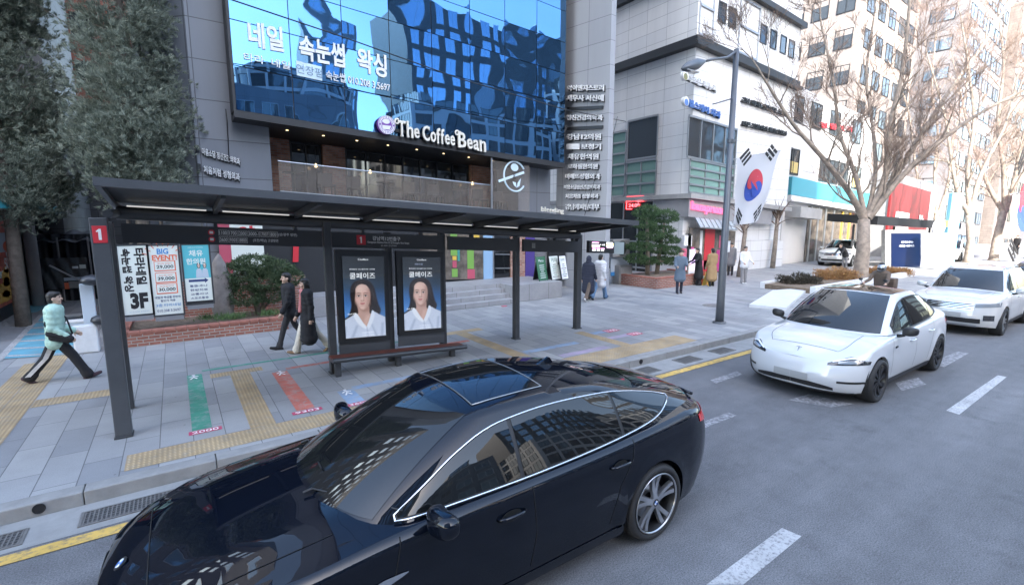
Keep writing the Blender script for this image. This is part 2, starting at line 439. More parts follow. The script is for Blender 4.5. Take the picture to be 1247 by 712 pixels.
# ------------------------------------------------------------------ ground
SL = 0.0515            # the street climbs along +X: level things drop by this much per metre measured from the paving
SH = Matrix(((1, 0, 0, 0), (0, 1, 0, 0), (-SL, 0, 1, 0), (0, 0, 0, 1)))

K['earth'] = mat('far_ground', (.16, .16, .16), .9, var=.2)
def sheet(name, m, pts, z, th=None):
    mb = MB(); mb.poly([(p[0], p[1], z) for p in pts], th, (0, 0, 1) if th else None)
    return struct(mb.build(name, m))
sheet('ground', K['earth'], [(-1400, -1400), (1400, -1400), (1400, 1400), (-1400, 1400)], -.03)
sheet('road', K['asphalt'], [(-150, -26), (420, -26), (420, 6.45), (-150, 6.45)], 0)
KY = 6.43
mb = MB()
x = -61.0
while x < 150:                                            # kerb stones, each 1 m or so long with an open joint
    mb.rbox(x + .004, x + 1.196, KY, KY + .2, -.02, .15, .012); x += 1.2
kerb = struct(mb.build('kerb', K['kerb']))
sheet('gutter_strip', K['gutter'], [(-60, 5.84), (150, 5.84), (150, 6.428), (-60, 6.428)], .004)
sheet('sidewalk', K['paver'], [(-60, KY + .2), (150, KY + .2), (150, 60), (-60, 60)], .146)
sheet('opposite_sidewalk', K['paver_small'], [(-150, -60), (420, -60), (420, -26), (-150, -26)], .12, .14)
# painted lines
def line(name, m, x0, x1, y0, y1, z=.006):
    return sheet(name, m, [(x0, y0), (x1, y0), (x1, y1), (x0, y1)], z)
line('yellow_edge_line', K['yellow'], -60, 150, 5.63, 5.79, .009)
def G4(name, m, px, z=.15, dz=.004):
    return sheet(name, m, [G(a, b, z)[:2] for a, b in px], z + dz)
# lane dashes: measured ones, then the same rhythm into the distance
G4('lane_dash', K['white'], [(860, 712), (905, 712), (976, 653), (952, 643)], 0, .006)
G4('lane_dash', K['white'], [(1152, 500), (1168, 505), (1226, 459), (1215, 457)], 0, .006)
for k in range(3, 14):
    line('lane_dash', K['white'], 3.3 + 5.9 * (k - 1) + .9, 3.3 + 5.9 * (k - 1) + 3.8, 1.86, 2.04)
for k in range(0, 14):
    line('lane_dash', K['white'], -20 + 8 * k, -17 + 8 * k, -1.7, -1.55)
for k in range(0, 30):
    for yy in (-5.2, -12.2, -15.7, -19.2): line('lane_dash', K['white'], -60 + 8 * k, -57 + 8 * k, yy, yy + .14)
line('median_line', K['yellow'], -60, 240, -8.8, -8.65); line('median_line', K['yellow'], -60, 240, -8.5, -8.35)
G4('lane_dash', K['whiteworn'], [(840, 520), (846, 526), (897, 506), (887, 502)], 0, .006)
G4('lane_dash', K['whiteworn'], [(865, 463), (872, 467), (904, 456), (897, 452)], 0, .006)
G4('lane_dash', K['whiteworn'], [(960, 487), (1012, 496), (1040, 492), (985, 480)], 0, .006)
G4('lane_dash', K['whiteworn'], [(1090, 466), (1098, 476), (1128, 468), (1118, 460)], 0, .006)
G4('lane_dash', K['whiteworn'], [(1130, 443), (1150, 447), (1180, 430), (1165, 428)], 0, .006)
# coloured queue lines and tactile paving on the pavement
def px_rect(name, m, x0, x1, y0, y1, dz=.004):
    return sheet(name, m, [(x0, y0), (x1, y0), (x1, y1), (x0, y1)], .146 + dz)
px_rect('tactile_paving', K['tact'], -.68, 5.7, 6.72, 7.18)
px_rect('tactile_paving', K['tact'], 5.71, 10.1, 6.70, 7.35)
px_rect('tactile_paving', K['tact'], .65, .97, 7.19, 10.03)
px_rect('tactile_paving', K['tact'], .34, 1.2, 10.04, 10.32)
px_rect('tactile_paving', K['tact'], 5.66, 5.98, 7.36, 10.6)
px_rect('tactile_paving', K['tact'], 5.3, 6.5, 10.61, 10.9)
px_rect('tactile_paving', K['tact'], 8.2, 8.5, 7.36, 9.0)
px_rect('tactile_paving', K['tact'], -2.34, -2.02, 7.0, 14.6)
px_rect('tactile_paving', K['tact'], -2.65, -2.35, 9.4, 13.2)
px_rect('tactile_paving', K['tact'], -2.01, -.95, 9.95, 10.35)
px_rect('queue_stripe', K['green'], -.01, .22, 7.56, 10.45)
px_rect('queue_stripe', K['green'], .23, 4.8, 10.6, 10.7, .005)
px_rect('queue_stripe', K['red'], 1.30, 1.56, 7.5, 9.75)
px_rect('queue_stripe', K['red'], 1.57, 4.6, 9.82, 9.95)
px_rect('queue_stripe', K['red'], 5.0, 5.6, 9.75, 9.9)
px_rect('queue_stripe', K['blue'], 2.02, 2.28, 7.35, 8.0)
px_rect('queue_stripe', K['blue'], 2.29, 4.4, 7.95, 8.12)
px_rect('queue_stripe', K['blue'], 6.05, 7.6, 8.1, 8.3)
px_rect('queue_stripe', K['violet'], 6.5, 7.9, 7.42, 7.62)
px_rect('queue_stripe', K['blue'], 8.51, 8.94, 8.55, 8.75)
px_rect('queue_stripe', K['violet'], 8.51, 9.19, 7.95, 8.15)
for x0, x1, y0, y1, t in ((-.05, .33, 7.40, 7.53, '2000'), (1.22, 1.64, 7.35, 7.47, '9303'), (1.98, 2.36, 7.22, 7.33, '3600'), (8.95, 9.4, 8.5, 8.75, '1100'), (9.2, 9.6, 7.9, 8.15, '1700')):
    px_rect('route_pad', K['padred'], x0, x1, y0, y1, .006)
    struct(text(t, None, 'route_number', K['whitep'], floorM(((x0 + x1) / 2, (y0 + y1) / 2, .154), 0), width=(x1 - x0) * .8, height=(y1 - y0) * .66, ext=.0008))
# little walking-figure signs at the head of each stripe
def walker(x, y):
    mb = MB(); z = .155
    mb.poly([(x + .028 * math.cos(a * .7), y + .16 + .028 * math.sin(a * .7), z) for a in range(9)])
    for a, b, c, d in ((0, .12, 0, .02), (0, .02, -.05, -.1), (0, .02, .05, -.1), (0, .1, -.07, .03), (0, .1, .07, .04)):
        mb.bar((x + a, y + b, z), (x + c, y + d, z), .025, .002)
    struct(mb.build('painted_walker', K['whitep']))
walker(.09, 10.25); walker(1.44, 9.6); walker(2.15, 7.85)
# blue crossing of the side lane
K['lane_blue'] = worn('lane_blue', (.13, .36, .46), (.3, .34, .38), .3, 5)
K['alley'] = mat('alley_asphalt', (.23, .235, .245), .85, var=.15, vscale=2, bump=.3, bscale=90)
G4('side_lane', K['alley'], [(-260, 470), (-60, 470), (3, 437), (52, 384), (90, 372), (110, 350), (-200, 350)], .15, .004)
G4('lane_crossing', K['lane_blue'], [(5, 437), (92, 431), (100, 384), (50, 384)], .15, .008)
G4('lane_crossing', K['lane_blue'], [(-80, 378), (-80, 392), (45, 380), (62, 371)], .15, .008)
for a, b in (((-4, 440), (50, 384)), ):
    G4('crossing_line', K['white'], [(a[0] - 4, a[1]), (a[0] + 6, a[1]), (b[0] + 3, b[1]), (b[0] - 3, b[1])], .15, .012)
for yy in (433, 424, 415, 407, 399, 392):
    xl = 5 + (437 - yy) * .85
    G4('crossing_line', K['white'], [(xl, yy), (xl, yy + 1.6), (93, yy - 3.5 + 1.4), (93, yy - 3.5)], .15, .011)
# kerb drains, gutter grates and manholes
K['grate'] = mat('cast_grate', (.19, .185, .18), .55, .4, var=.2, vscale=12)
def grate(x, y, lx, ly, label):
    t = thing('drain_grate', label, 'drain grate', (x, y, .006), 0, 'drain grates in the gutter')
    f = MB(); z = .008
    f.box(x, x + lx, y, y + .025, z - .004, z + .006); f.box(x, x + lx, y + ly - .025, y + ly, z - .004, z + .006)
    f.box(x, x + .025, y + .025, y + ly - .025, z - .004, z + .006); f.box(x + lx - .025, x + lx, y + .025, y + ly - .025, z - .004, z + .006)
    f.build('frame', K['grate'], t)
    b = MB(); n = int(lx / .035)
    for i in range(1, n): b.box(x + lx * i / n - .006, x + lx * i / n + .006, y + .026, y + ly - .026, z - .003, z + .003)
    for j in range(1, 6): b.box(x + .026, x + lx - .026, y + ly * j / 6 - .005, y + ly * j / 6 + .005, z - .0035, z + .002)
    b.build('bars', K['grate'], t)
    p = MB(); p.poly([(x + .02, y + .02, z - .0035), (x + lx - .02, y + .02, z - .0035), (x + lx - .02, y + ly - .02, z - .0035), (x + .02, y + ly - .02, z - .0035)])
    p.build('pit', K['steel'], t)
grate(-1.0, 5.95, .78, .30, 'long rusty drain grate in the gutter just ahead of the black car')
grate(-2.0, 5.92, .62, .30, 'short drain grate in the gutter at the edge of the photo')
for x_, l in ((7.2, 'small gutter grate beside the yellow line, nearest the roof of the black car'), (8.6, 'middle gutter grate beside the yellow line behind the black car'), (9.9, 'gutter grate closest to the front corner of the white electric car')):
    grate(x_, 5.96, .62, .34, l)
def kerb_drain(x, label):
    o = MB().lathe([(.052, .001), (.052, -.010), (.044, -.010), (.042, -.003), (0, -.003)], (x, KY, .085), 'y', 20).build('kerb_drain', K['dark'])
    tag(o, label, 'drain hole')
kerb_drain(-1.34, 'round drain hole cut through the kerb ahead of the black car')
kerb_drain(7.75, 'round drain hole cut through the kerb behind the black car')
o = MB().lathe([(.36, .0), (.36, .006), (.33, .008), (0, .009)], (14.9, 9.35, .147), 'z', 32).build('manhole_cover', K['grate'])
tag(o, 'round iron manhole cover set flush in the paving beside the street lamp', 'manhole cover')

# ------------------------------------------------------------------ bus shelter
BS = thing('bus_shelter', 'long dark grey bus shelter with lit advertising panels and a bench under its roof', 'bus shelter', (-.75, 8.5, .15))
def s_(x, y, z): return (x, y, z - SL * x)                  # level line seen from the sloping pavement
RZ0 = 3.40                                                    # roof height at x = 0
mb = MB()
def slab(mb, x0, x1, ya, za, yb, zb, th):
    P = [s_(x0, ya, za), s_(x1, ya, za), s_(x1, yb, zb), s_(x0, yb, zb)]
    Q = [s_(x0, ya, za - th), s_(x1, ya, za - th), s_(x1, yb, zb - th), s_(x0, yb, zb - th)]
    mb.add(P + Q, [(0, 1, 2, 3), (7, 6, 5, 4), (0, 4, 5, 1), (1, 5, 6, 2), (2, 6, 7, 3), (3, 7, 4, 0)])
RXL, RXR, RYF, RYB = -.70, 8.52, 7.30, 9.75
slab(mb, RXL + .05, RXR - .05, RYF + .05, RZ0 + .005, RYB, RZ0 - .235, .03)
K['roofglass'] = mat('smoked_roof', (.016, .018, .021), .5, var=.2, vscale=6)
mb.build('roof', K['roofglass'], BS)
mb = MB()
slab(mb, RXL, RXR, RYF - .03, RZ0 + .02, RYF + .05, RZ0 + .012, .10)
slab(mb, RXL, RXL + .06, RYF + .051, RZ0 + .014, RYB, RZ0 - .225, .10)
slab(mb, RXR - .06, RXR, RYF + .051, RZ0 + .014, RYB, RZ0 - .225, .10)
mb.build('roof_fascia', K['steel2'], BS)
RIBX = [-.62 + 1.19 * k for k in range(8)] + [8.3]
for x_ in RIBX[1:]:
    mb = MB(); mb.bar(s_(x_, RYF + .06, RZ0 - .075), s_(x_, 9.05, RZ0 - .25), .055, .10); mb.build('roof_rib', K['steel'], BS)
BZ = 3.05
mb = MB(); mb.tube([s_(-.66, 9.2, BZ), s_(8.5, 9.2, BZ)], .10, 14); mb.build('main_beam', K['steel'], BS, auto=40)
for x_ in RIBX[1:]:
    mb = MB(); mb.bar(s_(x_, 9.2, BZ - .09), s_(x_, 9.2, BZ - .24), .10, .05); mb.build('bracket', K['steel'], BS)
for i in range(len(RIBX) - 1):
    mb = MB(); a, b = RIBX[i] + .10, RIBX[i + 1] - .12
    mb.bar(s_(a, 8.98, BZ + .10), s_(b, 8.98, BZ + .10), .05, .02); mb.build('light_strip', K['led'], BS)
# end frame
mb = MB(); mb.rbox(-.84, -.66, 7.84, 7.98, .15, 3.0, .012); fp = mb.build('end_post', K['steel2'], BS)
mb = MB(); mb.rbox(-.85, -.65, 7.80, 8.02, .15, .17, .004); mb.build('base_plate', K['steel'], fp)
mb = MB(); mb.rbox(-.80, -.70, 9.0, 9.12, .15, 2.95, .01); mb.build('end_post', K['steel'], BS)
mb = MB(); mb.box(-.765, -.75, 7.99, 8.99, .5, 2.85)
K['clear'], t_, b_ = newmat('clear_glass'); b_.inputs['Base Color'].default_value = (.9, .95, .95, 1); b_.inputs['Roughness'].default_value = .02
b_.inputs['Transmission Weight'].default_value = 1.0; b_.inputs['IOR'].default_value = 1.02; b_.inputs['Alpha'].default_value = .22
mb.build('end_pane', K['clear'], BS)
mb = MB(); mb.rbox(-.815, -.675, 7.828, 7.8395, 2.69, 2.90, .004)
K['signred'] = mat('sign_red', (.62, .035, .05), .45)
ns = mb.build('stop_number_plate', K['signred'], BS)
def numeral_one(M, h, parent):
    mb = MB(M); a = h * .11; mb.poly([(-a, -h / 2, 0), (a, -h / 2, 0), (a, h / 2, 0), (-a * .4, h / 2, 0), (-h * .27, h * .30, 0), (-h * .20, h * .20, 0), (-a, h * .27, 0)], .002); return mb.build('lettering', K['whitep'], parent)
numeral_one(wallM((-.745, 7.826, 2.795), 0), .135, ns)
mb = MB(); mb.tube([(-.66, 8.0, 3.02 + .03), (-.66, 9.2, 3.08)], .055, 12); mb.build('cross_beam', K['steel2'], BS, auto=40)
# back posts
for x_, yb in ((2.27, 9.12), (4.66, 9.32), (6.62, 9.32), (8.62, 9.34)):
    mb = MB(); wd = .13 if x_ < 8 else .17
    mb.rbox(x_ - wd / 2, x_ + wd / 2, yb - .07, yb + .07, .15, 3.08 - SL * x_, .015); p = mb.build('post', K['steel'], BS)
    if x_ < 4 or x_ > 5: 
        mb = MB(); mb.rbox(x_ - wd / 2 - .02, x_ + wd / 2 + .02, yb - .09, yb + .09, .148, .17, .004); mb.build('base_plate', K['steel'], p)
# header panels
def panel(x0, x1, z0, z1, y=9.14, th=.06, name='header_panel', m=None, parent=BS):
    mb = MB(); a, b, c, d = s_(x0, y, z0), s_(x1, y, z0), s_(x1, y, z1), s_(x0, y, z1)
    mb.poly([a, b, c, d], th, (0, -1, 0)); return mb.build(name, m or K['signblack'], parent)
HB, HT = 2.615, 2.90
hp1 = panel(-.62, 2.19, HB, HT); hp2 = panel(2.36, 4.58, HB, HT); hp3 = panel(4.74, 6.54, HB, HT); hp4 = panel(6.70, 8.52, HB, HT)
ANG = -math.atan(SL)
def slopeM(x, y, z):
    M = wallM(s_(x, y, z), 0)
    return M @ Matrix(((1, 0, 0, 0), (-SL, 1, 0, 0), (0, 0, 1, 0), (0, 0, 0, 1)))
for zz, t, xe in ((2.81, '(상/광주 방면)', 1.63), (2.70, '(포천/백남) 고양방면', 1.40)):
    mb = MB(); mb.lathe([(0, 0), (.045, 0)], s_(.50, 9.1385, zz), 'y', 20); ic = mb.build('bus_icon', K['signred'], hp1)
    mb = MB(slopeM(.50, 9.137, zz)); mb.box(-.025, .025, -.02, .02, 0, .001); mb.build('bus_glyph', K['whitep'], ic)
    nums = ('1100', '1700', '2000', '3000-1', '7007', '8001') if zz > 2.75 else ('3600', '9303', '8800')
    xx = .60
    for n_ in nums:
        wn = .043 * len(n_) * .62 + .02
        text(n_, hp1, 'lettering', K['whitep'], slopeM(xx + wn / 2, 9.139, zz), width=wn - .025, height=.058, ext=.001, off=.01)
        mb = MB(slopeM(xx + wn / 2, 9.139, zz))
        for (a, b, c, d) in ((-wn / 2, wn / 2, .042, .046), (-wn / 2, wn / 2, -.046, -.042), (-wn / 2, -wn / 2 + .004, -.042, .042), (wn / 2 - .004, wn / 2, -.042, .042)): mb.box(a, b, c, d, 0, .001)
        mb.build('number_frame', K['whitep'], hp1)
        xx += wn + .012
    text(t, hp1, 'lettering', K['whitep'], slopeM((xx + .02 + xe) / 2 + .06, 9.139, zz), width=max(.3, xe - xx), height=.06, ext=.001, off=.01)
mb = MB(slopeM(2.90, 9.138, 2.765)); mb.rbox(-.085, .085, -.09, .09, -.001, .004, .002); q = mb.build('stop_number_plate', K['signred'], hp2)
numeral_one(slopeM(2.90, 9.132, 2.765), .12, q)
text('강남역12번출구', hp2, 'lettering', K['whitep'], slopeM(3.40, 9.139, 2.805), width=.56, height=.085, ext=.001, off=.012)
text('Gangnam Station Ext.12 (Chungdo Bus Stop)', hp2, 'lettering', K['whitep'], slopeM(3.44, 9.139, 2.725), width=.84, height=.045, ext=.001, off=.01)
text('22-009 강남대로', hp2, 'lettering', K['whitep'], slopeM(3.44, 9.139, 2.67), width=.32, height=.03, ext=.001)
mb = MB(slopeM(7.0, 9.138, 2.76)); mb.box(-.05, .05, -.06, .06, 0, .004); mb.build('notice', K['gutter'], hp4)
# arrival display
dx0 = 8.73
d_ = panel(dx0, dx0 + .92, 2.62, 2.93, 9.05, .10, 'arrival_display', K['black'])
K['ledpink'] = mat('led_pink', (.8, .3, .6), .5, emit=(1, .35, .75), es=.8); K['ledyel'] = mat('led_yellow', (.9, .8, .3), .5, emit=(1, .85, .4), es=.8)
K['ledwht'] = mat('led_white', (.9, .9, .9), .5, emit=(.9, .95, 1), es=.8)
for (a, b, zz, m_, hh) in ((.10, .34, 2.875, 'ledpink', .02), (.10, .36, 2.815, 'ledwht', .02), (.10, .38, 2.775, 'ledyel', .022), (.12, .24, 2.725, 'ledpink', .02), (.27, .38, 2.725, 'ledpink', .02), (.42, .55, 2.725, 'ledpink', .02), (.12, .22, 2.68, 'ledwht', .018), (.28, .38, 2.68, 'ledwht', .018), (.43, .53, 2.68, 'ledwht', .018), (.62, .86, 2.885, 'ledwht', .02), (.62, .88, 2.85, 'ledyel', .022), (.62, .88, 2.80, 'ledwht', .02), (.64, .86, 2.76, 'ledpink', .016)):
    panel(dx0 + a, dx0 + b, zz, zz + hh, 9.047, .002, 'display_line', K[m_], d_)
text('1  5 분', d_, 'lettering', K['ledwht'], slopeM(dx0 + .48, 9.047, 2.84), width=.16, height=.03, ext=.001)
mb = MB(); mb.poly([s_(dx0 + .93, 9.09, 2.60), s_(dx0 + 1.35, 9.09, 2.60), s_(dx0 + 1.35, 9.09, 2.93), s_(dx0 + .93, 9.09, 2.93)], .012, (0, -1, 0)); mb.build('frosted_pane', mat('frosted', (.30, .36, .36), .3), BS)
# advertising boxes
def adbox(x0, x1, second):
    z0, z1 = .70 + SL * x0, 2.58
    fr = MB(); zf = s_
    fr.poly([s_(x0, 9.02, z0), s_(x1, 9.02, z0), s_(x1, 9.02, z1), s_(x0, 9.02, z1)], .10, (0, -1, 0))
    a = fr.build('advert_case', K['black'], BS)
    b0, b1, c0, c1 = x0 + .11, x1 - .10, z0 + .10, z1 - .12
    pw, ph = b1 - b0, c1 - c0
    def U(u, v):
        return s_(b0 + u * pw, 9.0, c0 + v * ph)
    NU, NV = 110, 190                                            # the printed portrait: a fine sheet with one colour per point
    UU, VV = np.meshgrid(np.linspace(0, 1, NU + 1), np.linspace(0, 1, NV + 1)); rgp = np.random.default_rng(3)
    mb = MB(); mb.grid([[U(UU[j, i], VV[j, i]) for i in range(NU + 1)] for j in range(NV + 1)])
    sc = mb.build('screen', K['adback'], a, uv=False)
    X, Y = UU * pw, VV * ph
    def lerp3(v, stops):
        return np.stack([np.interp(v, [q[0] for q in stops], [q[1][k] for q in stops]) for k in range(3)], -1)
    img = lerp3(VV, [(0, (.20, .42, .80)), (.18, (.12, .32, .70)), (.42, (.045, .15, .40)), (.62, (.032, .062, .11)), (.8, (.030, .038, .048)), (1, (.030, .034, .040))])
    img = img * (1 - .35 * np.exp(-((UU - .95) / .35) ** 2)[..., None])
    def smooth(pts):
        q = [Vector(p_) for p_ in pts]; n_ = len(q); out = []
        for i_ in range(n_):
            a_, b_, c_, d_ = q[i_ - 1], q[i_], q[(i_ + 1) % n_], q[(i_ + 2) % n_]
            for k_ in range(4):
                u_ = k_ / 4; w2 = .5 * ((2 * b_) + (c_ - a_) * u_ + (2 * a_ - 5 * b_ + 4 * c_ - d_) * u_ * u_ + (3 * b_ - a_ - 3 * c_ + d_) * u_ ** 3); out.append((w2.x, w2.y))
        return out
    def mask(pts, blur, sm=True):
        P = np.array(smooth(pts) if sm else pts); P[:, 0] = .45 + (P[:, 0] - .545) * 1.62; P = P * np.array([pw, ph]); Q = np.roll(P, -1, 0)
        ins = np.zeros(X.shape, bool); dd = np.full(X.shape, 9.0)
        for (x0, y0), (x1, y1) in zip(P, Q):
            c_ = ((y0 > Y) != (y1 > Y)) & (X < (x1 - x0) * (Y - y0) / (y1 - y0 + 1e-12) + x0); ins ^= c_
            t_ = np.clip(((X - x0) * (x1 - x0) + (Y - y0) * (y1 - y0)) / ((x1 - x0) ** 2 + (y1 - y0) ** 2 + 1e-12), 0, 1); dd = np.minimum(dd, np.hypot(X - x0 - t_ * (x1 - x0), Y - y0 - t_ * (y1 - y0)))
        sd = np.where(ins, dd, -dd); t_ = np.clip(sd / blur * .5 + .5, 0, 1); return t_ * t_ * (3 - 2 * t_)
    def lay(pts, col, blur=.008, k=1.0, sm=True, mul=None):
        nonlocal img
        m_ = (mask(pts, blur, sm) * k)[..., None]
        if mul is not None: m_ = m_ * mul[..., None]
        img = img * (1 - m_) + np.array(col) * m_
    def dab(u, v, ru, rv, col, k): lay([(u + ru * math.cos(q * .524), v + rv * math.sin(q * .524)) for q in range(12)], col, max(.012, ru * pw * 1.3), k)
    strand = .5 + .5 * np.sin(UU * 150 + 6 * np.sin(VV * 9) + VV * 14)
    hair = [(.36, .56), (.38, .64), (.45, .70), (.56, .72), (.67, .69), (.73, .61), (.76, .50), (.79, .40), (.82, .33), (.78, .26), (.70, .25), (.60, .30), (.46, .26), (.34, .20), (.20, .155), (.15, .16), (.17, .21), (.27, .25), (.35, .30), (.375, .40), (.36, .48)]
    lay(hair, (.018, .014, .015), .018); lay(hair, (.06, .045, .042), .05, .35, mul=strand)
    sk, sk2, sk3 = (.62, .42, .37), (.34, .20, .17), (.48, .31, .27)
    lay([(.47, .42), (.62, .40), (.64, .30), (.68, .27), (.60, .12), (.50, .18), (.42, .25), (.47, .31)], sk3, .012); lay([(.48, .40), (.62, .40), (.63, .33), (.55, .32), (.49, .35)], sk2, .03, .75); lay([(.55, .14), (.60, .14), (.64, .26), (.58, .27)], sk, .03, .6)
    lay([(.09, .0), (.11, .10), (.20, .19), (.34, .26), (.44, .295), (.47, .25), (.53, .18), (.585, .125), (.63, .20), (.665, .29), (.69, .33), (.78, .28), (.90, .23), (.98, .17), (1.05, .08), (1.05, -.05), (.1, -.05)], (.52, .58, .72), .010)
    lay([(.40, .275), (.445, .30), (.53, .19), (.585, .125), (.575, .10), (.50, .14), (.43, .21)], (.70, .74, .84), .010); lay([(.69, .33), (.665, .29), (.625, .20), (.585, .12), (.62, .10), (.68, .18), (.72, .28)], (.66, .71, .82), .010)
    for q_, k_ in (([(.585, .12), (.592, .0), (.612, .0), (.60, .12)], .6), ([(.80, -.02), (.82, .17), (.86, .17), (.84, -.02)], .5), ([(.22, -.02), (.25, .15), (.29, .15), (.27, -.02)], .5), ([(.34, .0), (.43, .16), (.46, .145), (.39, .0)], .5), ([(.72, .0), (.66, .15), (.68, .155), (.76, .0)], .5), ([(.90, .0), (.88, .22), (1.02, .14), (1.02, .0)], .45), ([(.10, .0), (.12, .11), (.20, .17), (.17, .0)], .35)): lay(q_, (.24, .30, .46), .022, k_, False)
    lay([(.425, .53), (.43, .58), (.455, .625), (.50, .655), (.56, .66), (.615, .64), (.65, .59), (.66, .53), (.655, .47), (.635, .415), (.60, .37), (.555, .345), (.51, .36), (.47, .40), (.44, .46)], sk, .010)
    lay([(.68, .60), (.68, .46), (.64, .40), (.60, .36), (.555, .33), (.59, .40), (.605, .46), (.615, .52), (.62, .60)], sk2, .05, .75); lay([(.41, .56), (.43, .44), (.47, .385), (.51, .345), (.48, .42), (.455, .48), (.45, .55)], sk3, .03, .7)
    dab(.50, .60, .05, .035, (.74, .54, .47), .6); dab(.475, .47, .035, .03, (.66, .40, .36), .5); dab(.585, .47, .03, .03, (.58, .34, .30), .5); dab(.54, .372, .03, .012, (.68, .48, .42), .5)
    for e in (.487, .592):
        dab(e, .525, .042, .020, sk2, .55); lay([(e + .027 * math.cos(q * .524), .517 + .0085 * math.sin(q * .524)) for q in range(12)], (.55, .52, .54), .004, .9); lay([(e + .013 * math.cos(q * .524), .518 + .010 * math.sin(q * .524)) for q in range(12)], (.03, .02, .02), .004)
        lay([(e - .034, .516), (e - .015, .530), (e + .012, .531), (e + .036, .519), (e + .012, .5255), (e - .015, .5245)], (.03, .02, .02), .005, 1, False); lay([(e - .042, .548), (e - .01, .560), (e + .042, .551), (e + .03, .545), (e - .01, .550)], (.09, .06, .055), .007, .85, False)
    dab(.541, .50, .010, .045, (.74, .54, .48), .6); lay([(.556, .47), (.566, .465), (.568, .53), (.575, .55), (.560, .545)], sk2, .012, .6); dab(.541, .457, .026, .010, sk2, .55); dab(.526, .457, .006, .004, (.2, .1, .09), .6); dab(.556, .457, .006, .004, (.2, .1, .09), .6)
    lay([(.500, .424), (.525, .433), (.54, .429), (.555, .433), (.580, .424), (.56, .412), (.54, .408), (.52, .412)], (.46, .16, .17), .006); lay([(.503, .4225), (.54, .4245), (.577, .4225), (.54, .4205)], (.2, .05, .06), .003, .8, False); dab(.54, .398, .025, .006, sk2, .4)
    lay([(.44, .55), (.45, .62), (.51, .668), (.56, .672), (.52, .70), (.44, .69), (.385, .63), (.365, .54), (.375, .45), (.36, .36), (.33, .29), (.37, .30), (.405, .37), (.42, .45)], (.018, .014, .015), .014); lay([(.56, .665), (.61, .65), (.655, .60), (.67, .52), (.665, .44), (.69, .36), (.72, .31), (.77, .33), (.755, .45), (.74, .56), (.70, .65), (.63, .695)], (.018, .014, .015), .014)
    lay([(.40, .62), (.46, .68), (.55, .70), (.50, .66), (.43, .60)], (.10, .075, .07), .03, .5, mul=strand); lay([(.68, .62), (.73, .52), (.74, .42), (.70, .50), (.68, .56)], (.09, .065, .06), .03, .5, mul=strand)
    img = np.clip(img * (1 + rgp.normal(0, .02, img.shape[:2])[..., None]), 0, 1)
    at_ = sc.data.color_attributes.new('print', 'FLOAT_COLOR', 'POINT'); at_.data.foreach_set('color', np.concatenate([img, np.ones(img.shape[:2] + (1,))], -1).reshape(-1).astype(np.float32))
    def tt(s, u, v, wd, hh, m=None):
        text(s, sc, 'lettering', m or K['adtext'], slopeM(b0 + u * pw, 8.9985, c0 + v * ph), width=wd * pw, height=hh * ph, ext=.0008)
    tt('Coolface', .5, .965, .25, .022); tt('쿨페이즈', .47, .765, .62, .075); tt('특허받은 모노폴라 RF 고주파', .47, .845, .62, .016)
    tt('shot 600', .17, .30, .20, .02); tt('Cooling face', .55, .055, .3, .016); tt('www', .55, .025, .3, .008)
    if second: tt('대표모델', .42, .905, .2, .02, K['ad_fold'])
    g = MB(); g.poly([s_(b0 - .01, 8.972, c0 - .01), s_(b1 + .01, 8.972, c0 - .01), s_(b1 + .01, 8.972, c1 + .01), s_(b0 - .01, 8.972, c1 + .01)], .004, (0, -1, 0))
    g.build('cover_glass', K['coverglass'], a)
    mb = MB(); mb.poly([s_(x0, 9.06, .47 + SL * x0), s_(x1, 9.06, .47 + SL * x0), s_(x1, 9.06, z0 - .003), s_(x0, 9.06, z0 - .003)], .03, (0, -1, 0)); mb.build('kick_panel', K['steel2'], BS)
m_, t_, b_ = newmat('ad_backlit'); K['adback'] = m_
cr = t_.nodes.new('ShaderNodeAttribute'); cr.attribute_name = 'print'
t_.links.new(cr.outputs['Color'], b_.inputs['Base Color']); t_.links.new(cr.outputs['Color'], b_.inputs['Emission Color']); b_.inputs['Emission Strength'].default_value = .11; b_.inputs['Roughness'].default_value = .5
for n_, c_, e_ in (('ad_fold', (.45, .52, .68), .35), ('adtext', (.85, .87, .9), .5)):
    K[n_] = mat(n_, c_, .5, emit=c_, es=e_ * .30)
m_, t_, b_ = newmat('cover_glass'); K['coverglass'] = m_
b_.inputs['Base Color'].default_value = (1, 1, 1, 1); b_.inputs['Roughness'].default_value = .01; b_.inputs['Alpha'].default_value = 1
gl = t_.nodes.new('ShaderNodeBsdfGlossy'); gl.inputs['Roughness'].default_value = .02; tr_ = t_.nodes.new('ShaderNodeBsdfTransparent'); tr_.inputs[0].default_value = (.95, .96, .96, 1)
fz = t_.nodes.new('ShaderNodeFresnel'); fz.inputs[0].default_value = 1.5; ms = t_.nodes.new('ShaderNodeMixShader')
t_.links.new(fz.outputs[0], ms.inputs[0]); t_.links.new(tr_.outputs[0], ms.inputs[1]); t_.links.new(gl.outputs[0], ms.inputs[2]); t_.links.new(ms.outputs[0], t_.nodes['Material Output'].inputs[0])
adbox(2.38, 3.36, False); adbox(3.54, 4.56, True)
mb = MB(); mb.rbox(3.38, 3.52, 9.205, 9.30, .15, 2.75, .012); mb.build('post', K['steel'], BS)
